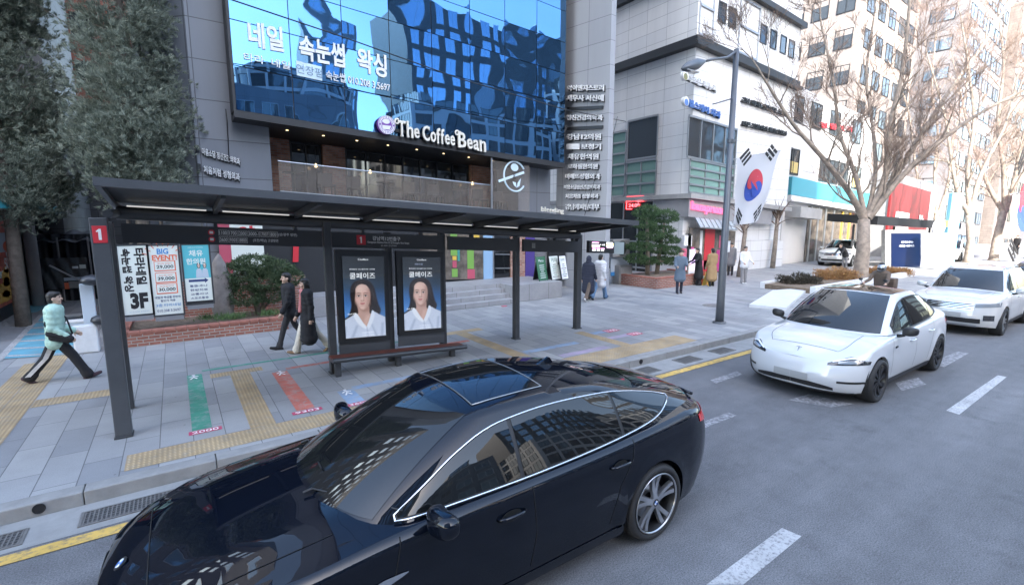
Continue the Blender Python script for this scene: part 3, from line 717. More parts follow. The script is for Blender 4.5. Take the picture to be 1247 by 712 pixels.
# bench
K['seatwood'] = mat('seat_wood', (.13, .035, .022), .5, var=.25, vscale=8)
bz = .62
mb = MB()
for j in range(3): slab(mb, 2.16, 4.86, 8.71 + j * .10, bz + .012, 8.80 + j * .10, bz + .012, .03)
mb.build('bench_seat', K['seatwood'], BS)
mb = MB(); mb.tube([s_(2.15, 8.68, bz - .02), s_(4.88, 8.68, bz - .02)], .045, 10); slab(mb, 2.16, 4.87, 8.70, bz - .02, 9.03, bz - .02, .05); mb.build('bench_frame', K['steel'], BS, auto=40)
for x_ in (2.27, 3.43, 4.62):
    mb = MB(); mb.rbox(x_ - .05, x_ + .05, 8.78, 8.90, .15, bz - .075 - SL * x_, .01); mb.build('bench_leg', K['steel'], BS)
# ------------------------------------------------------------------ buildings
K['stone'] = brick('grey_stone_cladding', (.205, .22, .25), (.235, .25, .28), (.10, .105, .115), 2.4, 1.05, ms=.012, rough=.45, bump=.35, var=.09, offset=0, vscale=.5, streak=1)
K['stone_light'] = brick('pale_stone_cladding', (.33, .34, .365), (.36, .37, .39), (.17, .17, .18), 1.2, .9, ms=.010, rough=.5, bump=.3, var=.07, offset=0, vscale=.6, streak=1)
K['limestone'] = brick('limestone_tiles', (.74, .745, .75), (.80, .80, .79), (.42, .42, .42), 1.3, .62, ms=.011, rough=.55, bump=.35, var=.08, offset=0, vscale=.7, streak=1)
K['redbrick'] = brick('red_brick', (.27, .105, .075), (.36, .15, .11), (.34, .31, .28), .215, .075, ms=.010, rough=.8, bump=.6, var=.2, vscale=2.5)
K['cafebrick'] = brick('cafe_brick', (.32, .13, .09), (.52, .31, .23), (.32, .28, .26), .22, .075, ms=.010, rough=.8, bump=.5, var=.25, vscale=3)
K['orangebrick'] = brick('orange_brick', (.36, .115, .075), (.42, .15, .10), (.3, .2, .16), .4, .14, ms=.012, rough=.8, bump=.3, var=.12)
K['greybrick'] = brick('dark_grey_cladding', (.090, .092, .10), (.115, .118, .125), (.04, .04, .04), .9, .45, ms=.012, rough=.6, bump=.3, var=.12)
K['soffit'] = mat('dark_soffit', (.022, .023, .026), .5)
K['white_wall'] = mat('white_render', (.64, .64, .64), .7, var=.06, vscale=.6)
K['concrete'] = mat('concrete', (.36, .36, .36), .75, var=.14, vscale=1.5, bump=.2, bscale=60)
K['alu'] = mat('aluminium', (.42, .43, .45), .35, .8)
K['frame_dark'] = mat('dark_frame', (.03, .032, .035), .4, .3)
def reflglass(name, col, rough=.02, metal=.85, wob=.0, wsc=.6, refl=None):
    m, t, b = newmat(name)
    b.inputs['Base Color'].default_value = (*col, 1); b.inputs['Metallic'].default_value = metal; b.inputs['Roughness'].default_value = rough
    if wob:
        tc = t.nodes.new('ShaderNodeTexCoord'); n = t.nodes.new('ShaderNodeTexNoise'); n.inputs['Scale'].default_value = wsc; n.inputs['Detail'].default_value = 1.5
        t.links.new(tc.outputs['Object'], n.inputs['Vector']); bp = t.nodes.new('ShaderNodeBump'); bp.inputs['Strength'].default_value = 1; bp.inputs['Distance'].default_value = wob
        t.links.new(n.outputs['Fac'], bp.inputs['Height']); t.links.new(bp.outputs[0], b.inputs['Normal'])
    return m
K['blueglass'] = reflglass('blue_reflective_glass', (.068, .165, .305), .012, .92)
K['winglass'] = reflglass('window_glass', (.10, .115, .13), .03, .55, .01, .8)
K['greenglass'] = reflglass('green_spandrel_glass', (.24, .40, .35), .10, .15, .01, .8)
K['darkglass'] = mat('tinted_dark_glass', (.014, .016, .018), .03, spec=.8)
K['skyglass'] = reflglass('pale_blue_glass', (.35, .50, .66), .05, .7, .015, .7)

def win_mesh(w_, h_, depth=.12, glass='winglass', fr='frame_dark', mull=1):
    """window frame and its pane, origin at the bottom centre, facing -y"""
    f = MB(); t = .06
    f.box(-w_ / 2, w_ / 2, -.03, depth, 0, t); f.box(-w_ / 2, w_ / 2, -.03, depth, h_ - t, h_)
    f.box(-w_ / 2, -w_ / 2 + t, -.03, depth, t, h_ - t); f.box(w_ / 2 - t, w_ / 2, -.03, depth, t, h_ - t)
    for k in range(mull): 
        x_ = -w_ / 2 + w_ * (k + 1) / (mull + 1); f.box(x_ - .025, x_ + .025, -.028, depth, t, h_ - t)
    return f
def windows(parent, Mx, spots, w_, h_, glass='winglass', fr='frame_dark', mull=1, name='window', depth=.06):
    """a row of windows as separate parts; Mx: frame of the wall (x along, y inwards); spots: (x, z)"""
    inv = WM.get(parent.name, Matrix.Identity(4)).inverted()
    src = None
    for (x_, z_) in spots:
        L = inv @ Mx @ Matrix.Translation((x_, 0, z_))
        if src is None:
            f = win_mesh(w_, h_, depth, mull=mull); o = f.build(name, K[fr], parent, local=True)
            p = MB(); p.box(-w_ / 2 + .061, w_ / 2 - .061, .0, .02, .061, h_ - .061); q = p.build('pane', K[glass], o, local=True)
            src = o
        else:
            o = src.copy(); COL.objects.link(o); o.parent = parent
            q0 = src.children[0]; q = q0.copy(); COL.objects.link(q); q.parent = o
        o.matrix_local = L
        WM[o.name] = WM.get(parent.name, Matrix.Identity(4)) @ L
    return src
def sh(mb): mb.M = SH @ mb.M; return mb
def LZ(px, py, Y):                     # pixel on a wall at Y: (x, level height)
    p = AY(px, py, Y); return p.x, p.z + SL * p.x

# ---- coffee-shop office building with the hanging blue glass front
CB = thing('office_building', 'grey stone office building with a hanging blue mirror-glass front and a recessed cafe terrace', 'building', (8, 20, 0))
GY = 15.5; WY = 16.3
XL, ZB = LZ(288, 137, GY); XR, _ = LZ(687, 200, GY); ZB = 6.0
xw0 = LZ(232, 100, WY)[0]; xc0 = -.52
mb = sh(MB())
TOPZ = 34
# left pier with chamfered corner
mb.add([(xc0, 17.6, 0), (xw0, WY, 0), (XL + .9, WY, 0), (XL + .9, 30, 0), (xc0, 30, 0), (xc0, 17.6, TOPZ), (xw0, WY, TOPZ), (XL + .9, WY, TOPZ), (XL + .9, 30, TOPZ), (xc0, 30, TOPZ)],
       [(0, 1, 6, 5), (1, 2, 7, 6), (2, 3, 8, 7), (3, 4, 9, 8), (4, 0, 5, 9), (5, 6, 7, 8, 9)])
mb.box(XL + .91, XR - .3, GY + .36, 30, ZB + .02, TOPZ)        # upper floors behind the glass
mb.box(XR - 1.6, XR + .1, WY + .2, 30, 0, ZB)            # right pier
mb.build('wall', K['stone'], CB)
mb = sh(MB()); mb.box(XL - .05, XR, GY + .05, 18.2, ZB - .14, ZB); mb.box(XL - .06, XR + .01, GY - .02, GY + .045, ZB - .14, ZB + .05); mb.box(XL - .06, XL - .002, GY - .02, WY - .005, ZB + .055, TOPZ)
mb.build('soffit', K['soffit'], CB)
# glass panes: each slightly pillowed, so reflections wobble from pane to pane
r2 = random.Random(3)
PW, PH = 1.49, 1.16
ncol = int(round((XR - XL) / PW)); PW = (XR - XL) / ncol
mbp = sh(MB()); mbf = sh(MB())
nrow = 20
for i in range(ncol):
    for j in range(nrow):
        x0, x1 = XL + i * PW + .012, XL + (i + 1) * PW - .012; z0, z1 = ZB + .05 + j * PH + .012, ZB + .05 + (j + 1) * PH - .012
        b = r2.uniform(-.003, .007); tx, tz = r2.uniform(-.006, .006), r2.uniform(-.006, .006); n = 7; s1, s2 = r2.uniform(-.0012, .0012), r2.uniform(-.0012, .0012)
        mbp.grid([[(x0 + (x1 - x0) * a / n, GY + b * (1 - (2 * a / n - 1) ** 2) * (1 - (2 * c / n - 1) ** 2) + s1 * math.sin(a / n * 6.28) + s2 * math.sin(c / n * 6.28) + tx * (a / n - .5) + tz * (c / n - .5), z0 + (z1 - z0) * c / n) for a in range(n + 1)] for c in range(n, -1, -1)])
mbf.box(XL, XR, GY + .03, GY + .10, ZB + .055, ZB + nrow * PH)
mbf.box(XR - .035, XR - .002, GY + .101, WY + 1.4, ZB + .055, ZB + nrow * PH)
cw = mbf.build('curtain_wall_frame', K['soffit'], CB)
mbp.build('glass_panes', K['blueglass'], cw, smooth=True, uv=False)
for k, (i, j) in enumerate(((3, 2), (5, 3), (8, 5))):            # a few panes tilted open as vents
    pass
# cafe terrace
TZ = 3.92
mb = sh(MB()); mb.box(XL + .92, XR - 1.61, 15.75, 18.19, TZ - .30, TZ); mb.build('terrace_slab', K['concrete'], CB)
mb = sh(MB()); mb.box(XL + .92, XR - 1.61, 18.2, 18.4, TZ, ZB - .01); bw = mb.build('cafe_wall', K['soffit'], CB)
def xw(px, Y=18.1): return AY(px, 190, Y).x
for a, b in ((329, 352), (392, 419), (571, 598), (636, 660)):
    mb = sh(MB()); mb.box(xw(a), xw(b), 17.95, 18.195, TZ + .002, ZB - .15); mb.build('brick_pier', K['cafebrick'], CB)
def shop_window(a, b, Y, z0, z1, n, parent, g='darkglass', fm='frame_dark'):
    x0, x1 = (xw(a), xw(b)); f = sh(MB()); t = .05
    f.box(x0, x1, Y - .05, Y + .03, z0, z0 + t); f.box(x0, x1, Y - .05, Y + .03, z1 - t, z1)
    for k in range(n + 1): xx = x0 + t / 2 + (x1 - x0 - t) * k / n; f.box(xx - t / 2, xx + t / 2, Y - .049, Y + .029, z0 + t, z1 - t)
    o = f.build('window', K[fm], parent)
    p = sh(MB()); p.box(x0 + .01, x1 - .01, Y, Y + .01, z0 + .01, z1 - .01); p.build('pane', K[g], o)
shop_window(353.5, 391, 18.12, TZ + .01, ZB - .16, 2, CB); shop_window(420, 570, 18.12, TZ + .01, ZB - .16, 7, CB); shop_window(599, 635, 18.12, TZ + .01, ZB - .16, 2, CB)
K['warm'] = mat('warm_lamp', (1, .8, .5), .5, emit=(1, .72, .38), es=.7)
for k in range(9):
    mb = sh(MB()); xx = XL + 1.4 + k * 1.05; mb.lathe([(0, ZB - .147), (.035, ZB - .147), (.04, ZB - .141)], (xx, 16.3, 0), 'z', 10); mb.build('downlight', K['warm'], CB)
for px in (384, 450, 575):
    mb = sh(MB()); xx = xw(px, 17.6); mb.lathe([(0, 5.0), (.05, 5.02), (.06, 5.08), (.0, 5.14)], (xx, 17.6, 0), 'z', 10); pl_ = mb.build('pendant_lamp', K['warm'], CB); mb = sh(MB()); mb.tube([(xx, 17.6, 5.14), (xx, 17.6, ZB - .145)], .006, 6); mb.build('cord', K['frame_dark'], pl_)
# terrace glass rail
K['railglass'], t_, b_ = newmat('rail_glass')
b_.inputs['Base Color'].default_value = (.30, .26, .225, 1); b_.inputs['Alpha'].default_value = .26; b_.inputs['Roughness'].default_value = .02
xa, xb = XL + 1.0, LZ(598, 200, 15.8)[0]
mb = sh(MB()); nseg = 7
for k in range(nseg):
    x0 = xa + (xb - xa) * k / nseg; mb.box(x0 + .008, x0 + (xb - xa) / nseg - .008, 15.80, 15.815, TZ + .002, TZ + .92)
rg = mb.build('glass_railing', K['railglass'], CB)
mb = sh(MB()); mb.tube([(xa, 15.808, TZ + .94), (xb, 15.808, TZ + .94)], .022, 8); mb.box(xa, xb, 15.77, 15.799, TZ + .002, TZ + .09); mb.build('rail', K['alu'], rg)
K['furn'] = mat('wicker', (.07, .055, .045), .7, var=.3, vscale=30)
r2 = random.Random(11)
for k in range(9):                                              # terrace tables and chairs behind the glass
    x_ = xa + .6 + k * .98
    t = thing('terrace_chair' if k % 3 else 'terrace_table', '', '', (x_, 16.7 + r2.uniform(-.2, .2), TZ - SL * x_))
    if k % 3:
        z_ = t.location.z; y_ = t.location.y
        mb = MB(); mb.rbox(x_ - .24, x_ + .24, y_ - .24, y_ + .24, z_ + .40, z_ + .46, .015); mb.build('seat', K['furn'], t)
        mb = MB(); mb.rbox(x_ - .24, x_ + .24, y_ + .20, y_ + .25, z_ + .46, z_ + .86, .015); mb.build('backrest', K['furn'], t)
        for sx in (-.2, .2):
            for sy in (-.2, .2):
                mb = MB(); mb.box(x_ + sx - .02, x_ + sx + .02, y_ + sy - .02, y_ + sy + .02, z_, z_ + .40); mb.build('leg', K['furn'], t)
        tag(t, 'dark wicker chair on the cafe terrace behind the glass rail', 'chair', 'chairs on the cafe terrace')
    else:
        z_ = t.location.z; y_ = t.location.y
        mb = MB(); mb.lathe([(0, .72), (.34, .72), (.34, .75), (0, .75)], (x_, y_, z_), 'z', 20); mb.build('table_top', K['furn'], t)
        mb = MB(); mb.lathe([(.03, .02), (.03, .72)], (x_, y_, z_), 'z', 10); mb.lathe([(.22, 0), (.22, .02), (0, .025)], (x_, y_, z_), 'z', 16); mb.build('pedestal', K['furn'], t)
        tag(t, 'round dark table on the cafe terrace behind the glass rail', 'table', 'tables on the cafe terrace')
# bean and leaf emblem on the tall end pane
lx0, lx1 = LZ(600, 210, 15.6)[0], LZ(645, 210, 15.6)[0]
mb = sh(MB()); mb.box(lx0, lx1, 15.60, 15.62, 3.55, 5.75); pn = mb.build('tall_pane', K['railglass'], CB)
for xx in (lx0 - .05, ):
    mb = sh(MB()); mb.box(xx - .03, xx + .03, 15.58, 15.64, 3.3, 5.84); mb.build('pane_post', K['alu'], CB)
K['paleblue'] = mat('pale_blue_vinyl', (.62, .76, .84), .5)
def wallpatch(name, m, pts, Y, parent=None, th=.012):
    mb = sh(MB()); mb.poly([(a, Y, b) for a, b in pts], th, (0, -1, 0)); return mb.build(name, m, parent)
cx_, cz_ = LZ(627, 215, 15.59); rr = .56
lg = sh(MB()); lg.tube([(cx_ + rr * .92 * math.cos(a), 15.585, cz_ + rr * math.sin(a)) for a in [R(35 + k * 10) for k in range(0, 30)]], .035, 6)
lg = lg.build('cafe_emblem', K['paleblue'], pn)
wallpatch('emblem_bar', K['paleblue'], [(cx_ - .75, cz_ - .30), (cx_ + .45, cz_ + .16), (cx_ + .42, cz_ + .25), (cx_ - .78, cz_ - .21)], 15.575, lg)
wallpatch('emblem_bean', K['paleblue'], [(cx_ - .02 + .17 * math.cos(a) - .05 * math.sin(a), cz_ + .34 + .14 * math.sin(a) + .04 * math.cos(a)) for a in [k * .314 for k in range(20)]], 15.575, lg)
for s1 in (-1, 1):
    wallpatch('emblem_leaf', K['paleblue'], [(cx_ + .08, cz_ - .42), (cx_ + .08 + s1 * .13, cz_ - .34), (cx_ + .08 + s1 * .2, cz_ - .12 + s1 * .08), (cx_ + .08 + s1 * .05, cz_ - .22)], 15.574, lg)
text('&', lg, 'lettering', K['soffit'], SH @ wallM((cx_ - .03, 15.570, cz_ + .0), 0), height=.18, ext=.002)
# ground floor shop front
SY = 16.0
FZ = .75 + SL * 9
mb = sh(MB()); mb.box(XL + .91, 13.2, SY + .25, SY + .5, 0, TZ - .31); mb.build('shop_wall', K['stone'], CB)
K['shopglass'] = mat('shop_glass', (.15, .125, .10), .06, spec=.8, var=.6, vscale=2.2)
K['purple'] = mat('purple_panel', (.085, .055, .25), .4); K['sky_frame'] = mat('light_blue_frame', (.30, .47, .66), .45)
K['shutter'] = brick('roller_shutter', (.22, .22, .23), (.25, .25, .26), (.12, .12, .13), 6, .09, ms=.012, rough=.4, bump=.6, var=.1)
K['lime'] = mat('lime_vinyl', (.20, .40, .08), .5); K['pinkv'] = mat('pink_vinyl', (.50, .09, .14), .5); K['yellowv'] = mat('yellow_vinyl', (.75, .5, .08), .5); K['tealv'] = mat('teal_vinyl', (.06, .30, .26), .5)
def shop(name, m, a, b, z0, z1, Y=SY, th=.2, parent=None):
    x0, x1 = AY(a, 320, Y).x, AY(b, 320, Y).x
    mb = sh(MB()); mb.box(x0, x1, Y, Y + th, z0, z1); return mb.build(name, K[m], parent or CB)
s1 = shop('shop_window', 'shopglass', 512, 589, FZ + .05, 3.5)
shop('window_frame', 'sky_frame', 589.2, 600, FZ, 3.5, SY - .05); shop('shop_pier', 'alu', 600.2, 602, FZ, 3.5, SY - .04)
dr = shop('shop_door', 'darkglass', 602.2, 622, FZ, 3.5); shop('shop_pier', 'cafebrick', 622.2, 640, FZ, 3.5, SY - .06)
shop('purple_door', 'purple', 640.2, 651, FZ, 3.6, SY - .10); shop('roller_shutter', 'shutter', 651.2, 668.5, FZ, 3.5); shop('dark_panel', 'soffit', 668.7, 688, FZ, 3.5, SY - .15)
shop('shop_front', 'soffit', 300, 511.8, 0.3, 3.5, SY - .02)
sx = lambda p: AY(p, 320, SY).x
mb = sh(MB()); mb.box(sx(603), sx(621), SY - .03, SY - .003, FZ + 1.0, FZ + 1.05); mb.box(sx(603), sx(621), SY - .03, SY - .003, FZ + .45, FZ + .5); mb.build('door_bar', K['alu'], dr)
for (a, b, z0, z1, m) in ((549, 557, 1.5, 2.3, 'lime'), (557.2, 560, 1.3, 1.9, 'tealv'), (550, 557, .7, 1.0, 'lime'), (551, 556, 1.05, 1.3, 'pinkv'), (569, 577, 1.0, 2.1, 'lime'), (569, 578, .62, .98, 'pinkv'), (577.3, 584, 1.75, 2.35, 'yellowv'), (551, 556, 1.33, 1.48, 'yellowv')):
    mb = sh(MB()); mb.rbox(sx(a), sx(b), SY - .012, SY - .002, FZ + z0 - .55, FZ + z1 - .55, .004); mb.build('window_sticker', K[m], s1)
wl = thing('platform_steps', 'grey stone entrance platform with four steps up to the cafe doors', 'steps', (9, 14.6, .15))
sxl, sxr = 4.2, 9.6
K['step'] = brick('step_granite', (.30, .30, .31), (.35, .35, .35), (.12, .12, .12), .9, 5, ms=.008, rough=.6, bump=.3, var=.14, grain=.08)
for k in range(4):
    mb = MB(); mb.box(sxl, sxr + (k == 0) * 0, 13.62 + .3 * k, 13.62 + .3 * (k + 1) - .002 if k < 3 else 14.9, .10, .15 + .15 * (k + 1)); mb.build('step', K['step'], wl)
mb = MB(); mb.box(3.1, 11.9, 14.902, 16.05, .1, .751); mb.box(9.602, 11.9, 13.75, 14.901, .1, .752); mb.build('landing', K['step'], wl)
# angled end wall with the tenants' signs
A_, B_ = Vector((13.95, 15.87, 0)), Vector((14.40, 14.0, 0))
fang = math.atan2(B_.y - A_.y, B_.x - A_.x)
FN = Vector((math.sin(fang), -math.cos(fang), 0))
fw_ = thing('sign_wall', 'tall pale stone wall carrying a column of white tenant signs', 'wall', (14.2, 15, 0))
mb = MB(); q = [A_ - Vector((.1, -.6, 0)), B_, B_ + Vector((.28, .02, 0)), A_ + Vector((.4, .9, 0))]
mb.add([p + Vector((0, 0, -.2)) for p in q] + [p + Vector((0, 0, 32)) for p in q], [(0, 1, 5, 4), (1, 2, 6, 5), (2, 3, 7, 6), (3, 0, 4, 7), (4, 5, 6, 7)])
mb.build('wall_face', K['stone_light'], fw_)
def finM(px, py):
    p = AP(px, py, A_, fang); return wallM(p + FN * .05, fang), p
for (y_, x0, x1, t, hpx, lb) in ((107.7, 693, 736.5, '아이엔지스토리', 6.5, 'topmost white letter sign on the pale sign wall'), (120, 692, 736, '세무사 서신애', 7, 'second white letter sign from the top of the pale sign wall'),
        (143.7, 692, 735, '정신건강의학과', 6.5, 'white letter sign between the two dark rails of the pale sign wall'), (167, 692, 733, '강남12의원', 7, 'white letter sign with a number just below the lower dark rail'),
        (179, 692, 733, '미소 보청기', 6.5, 'white letter sign that begins with a white box on the pale sign wall'), (191, 693, 730, '채유한의원', 7, 'white five letter sign in the middle of the pale sign wall'),
        (203, 693, 729, '로하셀한의원', 6, 'white letter sign on a dark backing in the middle of the pale sign wall'), (215, 690, 732, '미예뜨성형외과', 6.5, 'seven letter white sign, fourth from the bottom of the pale sign wall'),
        (228, 688.5, 732, '마음소담정신건강의학과', 5.5, 'narrow long white letter sign, third from the bottom of the pale sign wall'), (239, 690, 730, '처음처럼 성형외과', 5.5, 'thin white letter sign, second from the bottom of the pale sign wall'), (252, 690, 731, '강남캐피탈대부', 7, 'lowest white letter sign on the pale sign wall')):
    a, b = AP(x0, y_, A_, fang), AP(x1, y_, A_, fang); c = (a + b) / 2; ww = (b - a).length; hh = hpx / 591 * 20.4
    t_ = thing('tenant_sign', lb, 'sign', c + FN * .06, 0, 'tenant signs on the pale wall')
    dz = Vector((0, 0, hh / 2 + .02))
    MM = wallM(c + FN * .09, fang)
    MM = MM @ Matrix(((1, 0, 0, 0), ((b - a).z / ww, 1, 0, 0), (0, 0, 1, 0), (0, 0, 0, 1)))
    text(t, t_, 'lettering', K['whitep'], MM, width=ww, height=hh, ext=.03, off=.018)
    text(t, t_, 'shadow_backing', K['frame_dark'], MM @ Matrix.Translation((.02, -.03, -.05)), width=ww * 1.01, height=hh * 1.12, ext=.015, off=.035)  # dark offset copy: backing that also draws the letters' shadow
    mb = MB(MM); mb.box(-ww / 2 + .02, ww / 2 - .02, -hh * .48, -hh * .30, -.088, -.032)
    if t[0] == '로': mb.box(-ww / 2, ww / 2 + .05, -hh * .29, hh * .3, -.085, -.034)
    mb.build('mounting_rail', K['frame_dark'], t_)
    if t[0] in '미' and ' ' in t:
        mb = MB(MM); mb.rbox(-ww / 2, -ww * .12, -hh * .5, hh * .5, -.025, .045, .01); mb.build('logo_box', K['whitep'], t_)
for y_, lb in ((132, 'upper empty dark sign rail on the pale sign wall'), (156, 'lower empty dark sign rail on the pale sign wall')):
    a, b = AP(692, y_ + 1, A_, fang), AP(735, y_ - 1, A_, fang)
    mb = MB(); mb.bar(a + FN * .05, b + FN * .05, .08, .12); tag(mb.build('sign_rail', K['frame_dark']), lb, 'sign rail')
# big lettering on the blue glass
def glassText(t, px0, px1, py0, py1, hpx, lb, nm='window_lettering', m='whitep', Y=GY - .03, off=.0, ext=.008, extra=0, shear=0):
    a, b = AY(px0, py0, Y), AY(px1, py1, Y); c = (a + b) / 2
    d = .572 * c.x + .82 * c.y
    MM = wallM((c.x, c.y, c.z), 0) @ Matrix(((1, 0, 0, 0), ((b.z - a.z) / (b.x - a.x), 1, 0, 0), (0, 0, 1, 0), (0, 0, 0, 1)))
    o = text(t, None, nm, K[m], MM, width=b.x - a.x, height=hpx * d / 591, ext=ext, off=off, shear=shear)
    return tag(o, lb, 'sign'), MM
glassText('네일', 302, 345, 41, 49, 28, 'large white two letter nail shop word high on the blue glass', off=.03)
glassText('속눈썹', 364, 420, 57, 69, 27, 'large white three letter word between two others high on the blue glass', off=.03)
glassText('왁싱', 435, 471, 72, 82, 26, 'large white two letter word ending the nail shop line on the blue glass', off=.03)
glassText('타라  네일', 297, 353, 69, 80.5, 9, 'small white pair of words starting the second line on the blue glass', off=.01)
glassText('속눈썹 010.208 3.5697', 397, 475, 91, 107, 10, 'small white word and phone number in the second line on the blue glass', off=.01)
p0, p1 = AY(361, 83, GY - .02), AY(392, 90, GY - .02)
mb = MB(); mb.poly([(p0.x, p0.y, p0.z - .20), (p1.x, p1.y, p1.z - .20), (p1.x, p1.y, p1.z + .20), (p0.x, p0.y, p0.z + .20)], .01, (0, -1, 0))
ob = tag(mb.build('vinyl_patch', K['paleblue']), 'pale vinyl patch with faint lettering in the second line on the blue glass', 'sign')
text('연장펌', ob, 'lettering', K['skyglass'], wallM(((p0.x + p1.x) / 2, GY - .034, (p0.z + p1.z) / 2), 0) @ Matrix(((1, 0, 0, 0), (-.05, 1, 0, 0), (0, 0, 1, 0), (0, 0, 0, 1))), height=.25, ext=.002)
# cafe name in raised ivory letters with its round badge
SYN = GY - .16
cf = thing('cafe_sign', 'raised ivory cafe name with a round purple badge along the foot of the blue glass', 'sign', AY(530, 165, SYN))
for t, a, b, ya, yb, hp in (('The', 484, 511, 155.5, 160, 17), ('Coffee', 514, 554, 161.5, 169, 17), ('Bean', 557, 592, 169.5, 176, 17)):
    a_, b_ = AY(a, ya, SYN), AY(b, yb, SYN); c = (a_ + b_) / 2; d = .572 * c.x + .82 * c.y
    MM = wallM(c, 0) @ Matrix(((1, 0, 0, 0), ((b_.z - a_.z) / (b_.x - a_.x), 1, 0, 0), (0, 0, 1, 0), (0, 0, 0, 1)))
    wd_ = b_.x - a_.x; hh_ = hp * d / 591; wts = [{'T': .95, 'h': .80, 'e': .70, 'C': 1.0, 'o': .76, 'f': .54, 'B': 1.0, 'a': .72, 'n': .82}[ch] for ch in t]; tot = sum(wts); u0 = -wd_ / 2
    for ch, wt in zip(t, wts):
        cw_ = wd_ * wt / tot; tall_ = ch in 'ThCfB'; lh = hh_ * (1 if tall_ else .68); LM_ = MM @ Matrix.Translation((u0 + cw_ / 2, -hh_ / 2 + lh / 2, 0))
        text(ch, cf, 'letters', K['brass'], LM_, width=cw_ * .84, height=lh, ext=.035, off=.014); text(ch, cf, 'shadow_backing', K['frame_dark'], LM_ @ Matrix.Translation((.015, -.015, -.06)), width=cw_ * .94, height=lh * 1.10, ext=.02, off=.05)  # dark copy set low behind each letter, backing and drawn shadow in one
        se = {'T': [(0, -1)], 'h': [(-.34, -1), (.34, -1), (-.38, 1)], 'f': [(-.05, -1)], 'B': [(-.36, -1), (-.36, 1)], 'n': [(-.34, -1), (.34, -1), (-.38, 1)], 'a': [(.38, -1)], 'C': [(.36, .8)]}.get(ch, [])
        for su, sv in se:
            mb = MB(LM_); mb.box(cw_ * .84 * (su - .16), cw_ * .84 * (su + .16), sv * lh * .5 - .022, sv * lh * .5 + .022, -.03, .037); mb.build('serif', K['brass'], cf)
        u0 += cw_
    # swashes of the old-style capitals
    tl = MM @ Matrix.Translation((-(b_.x - a_.x) / 2, hp * d / 591 * .38, 0))
    if t != 'Coffee':
        mb = MB(tl); mb.tube([(.10 * math.cos(q) * (1 - k / 16), .10 * math.sin(q) * (1 - k / 16), 0) for k, q in enumerate([R(60 + 28 * k) for k in range(12)])], .028, 6); mb.build('swash', K['brass'], cf)
a_, b_ = AY(483, 158, SYN), AY(592, 179, SYN)
mb = MB(); mb.bar(a_ + Vector((0, .12, 0)), b_ + Vector((0, .12, .0)), .05, .10); mb.build('mounting_rail', K['frame_dark'], cf)
c = AY(470.5, 152.5, SYN); rb = 10.5 * (.572 * c.x + .82 * c.y) / 591
K['violetbadge'] = mat('badge_purple', (.20, .06, .36), .45)
mb = MB(); mb.lathe([(0, -.05), (rb, -.05), (rb, .10), (0, .10)], c, 'y', 36); bd = mb.build('badge', K['violetbadge'], cf)
mb = MB(); mb.lathe([(rb * .93, -.053), (rb * .99, -.053), (rb * .99, -.051)], c, 'y', 36); mb.lathe([(rb * .60, -.053), (rb * .66, -.053), (rb * .66, -.051)], c, 'y', 36); mb.build('badge_ring', K['whitep'], bd)
for k in range(26):
    q = 2 * math.pi * k / 26
    if k in (0, 13): continue
    mb = MB(); mb.cbox((c.x + rb * .80 * math.cos(q), c.y - .052, c.z + rb * .80 * math.sin(q)), (.035, .003, .06)); mb.build('badge_letter', K['whitep'], bd)
mb = MB(); mb.poly([(c.x - .16, c.y - .054, c.z - .02), (c.x - .12, c.y - .054, c.z - .14), (c.x + .08, c.y - .054, c.z - .14), (c.x + .14, c.y - .054, c.z - .02)]); mb.build('badge_cup', K['whitep'], bd)
mb = MB(); mb.poly([(c.x - .02 + .12 * math.cos(k * .4), c.y - .054, c.z + .10 + .07 * math.sin(k * .4)) for k in range(16)]); mb.build('badge_bean', K['whitep'], bd)
# signs on the left pier
for t, a, b, ya, yb, hp, lb in (('마음소담 정신건강의학과', 246, 292, 184, 197, 8, 'upper white letter sign on the grey stone pier'), ('처음처럼 성형외과', 248, 292, 206, 216, 9, 'lower white letter sign on the grey stone pier')):
    Y = WY - .08; a_, b_ = AY(a, ya, Y), AY(b, yb, Y); c = (a_ + b_) / 2; d = .572 * c.x + .82 * c.y
    t_ = thing('clinic_sign', lb, 'sign', c)
    MM = wallM(c, 0) @ Matrix(((1, 0, 0, 0), ((b_.z - a_.z) / (b_.x - a_.x), 1, 0, 0), (0, 0, 1, 0), (0, 0, 0, 1)))
    text(t, t_, 'lettering', K['whitep'], MM, width=b_.x - a_.x, height=hp * d / 591, ext=.03, off=.018)
    text(t, t_, 'shadow_backing', K['frame_dark'], MM @ Matrix.Translation((.02, -.03, -.05)), width=(b_.x - a_.x) * 1.01, height=hp * d / 591 * 1.12, ext=.015, off=.035)  # same dark offset copy, shadow drawn in as part of the backing
    mb = MB(MM); wd = (b_.x - a_.x) / 2; mb.box(-wd, wd, .02, .08, -.078, -.035); mb.box(-wd - .14, -wd - .06, -.05, .12, -.05, .03); mb.build('mounting_rail', K['frame_dark'], t_)
o = text('blending', None, 'shop_sign', K['brass'], slopeM(0, 15.0, 0) @ Matrix.Translation((AY(673, 256.5, 15.0).x, AY(673, 256.5, 15.0).z + SL * AY(673, 256.5, 15.0).x, 0)), width=AY(686, 256, 15.0).x - AY(659, 256, 15.0).x, height=.24, ext=.03)
tag(o, 'small cream lower case shop lettering above the shelter roof', 'sign')

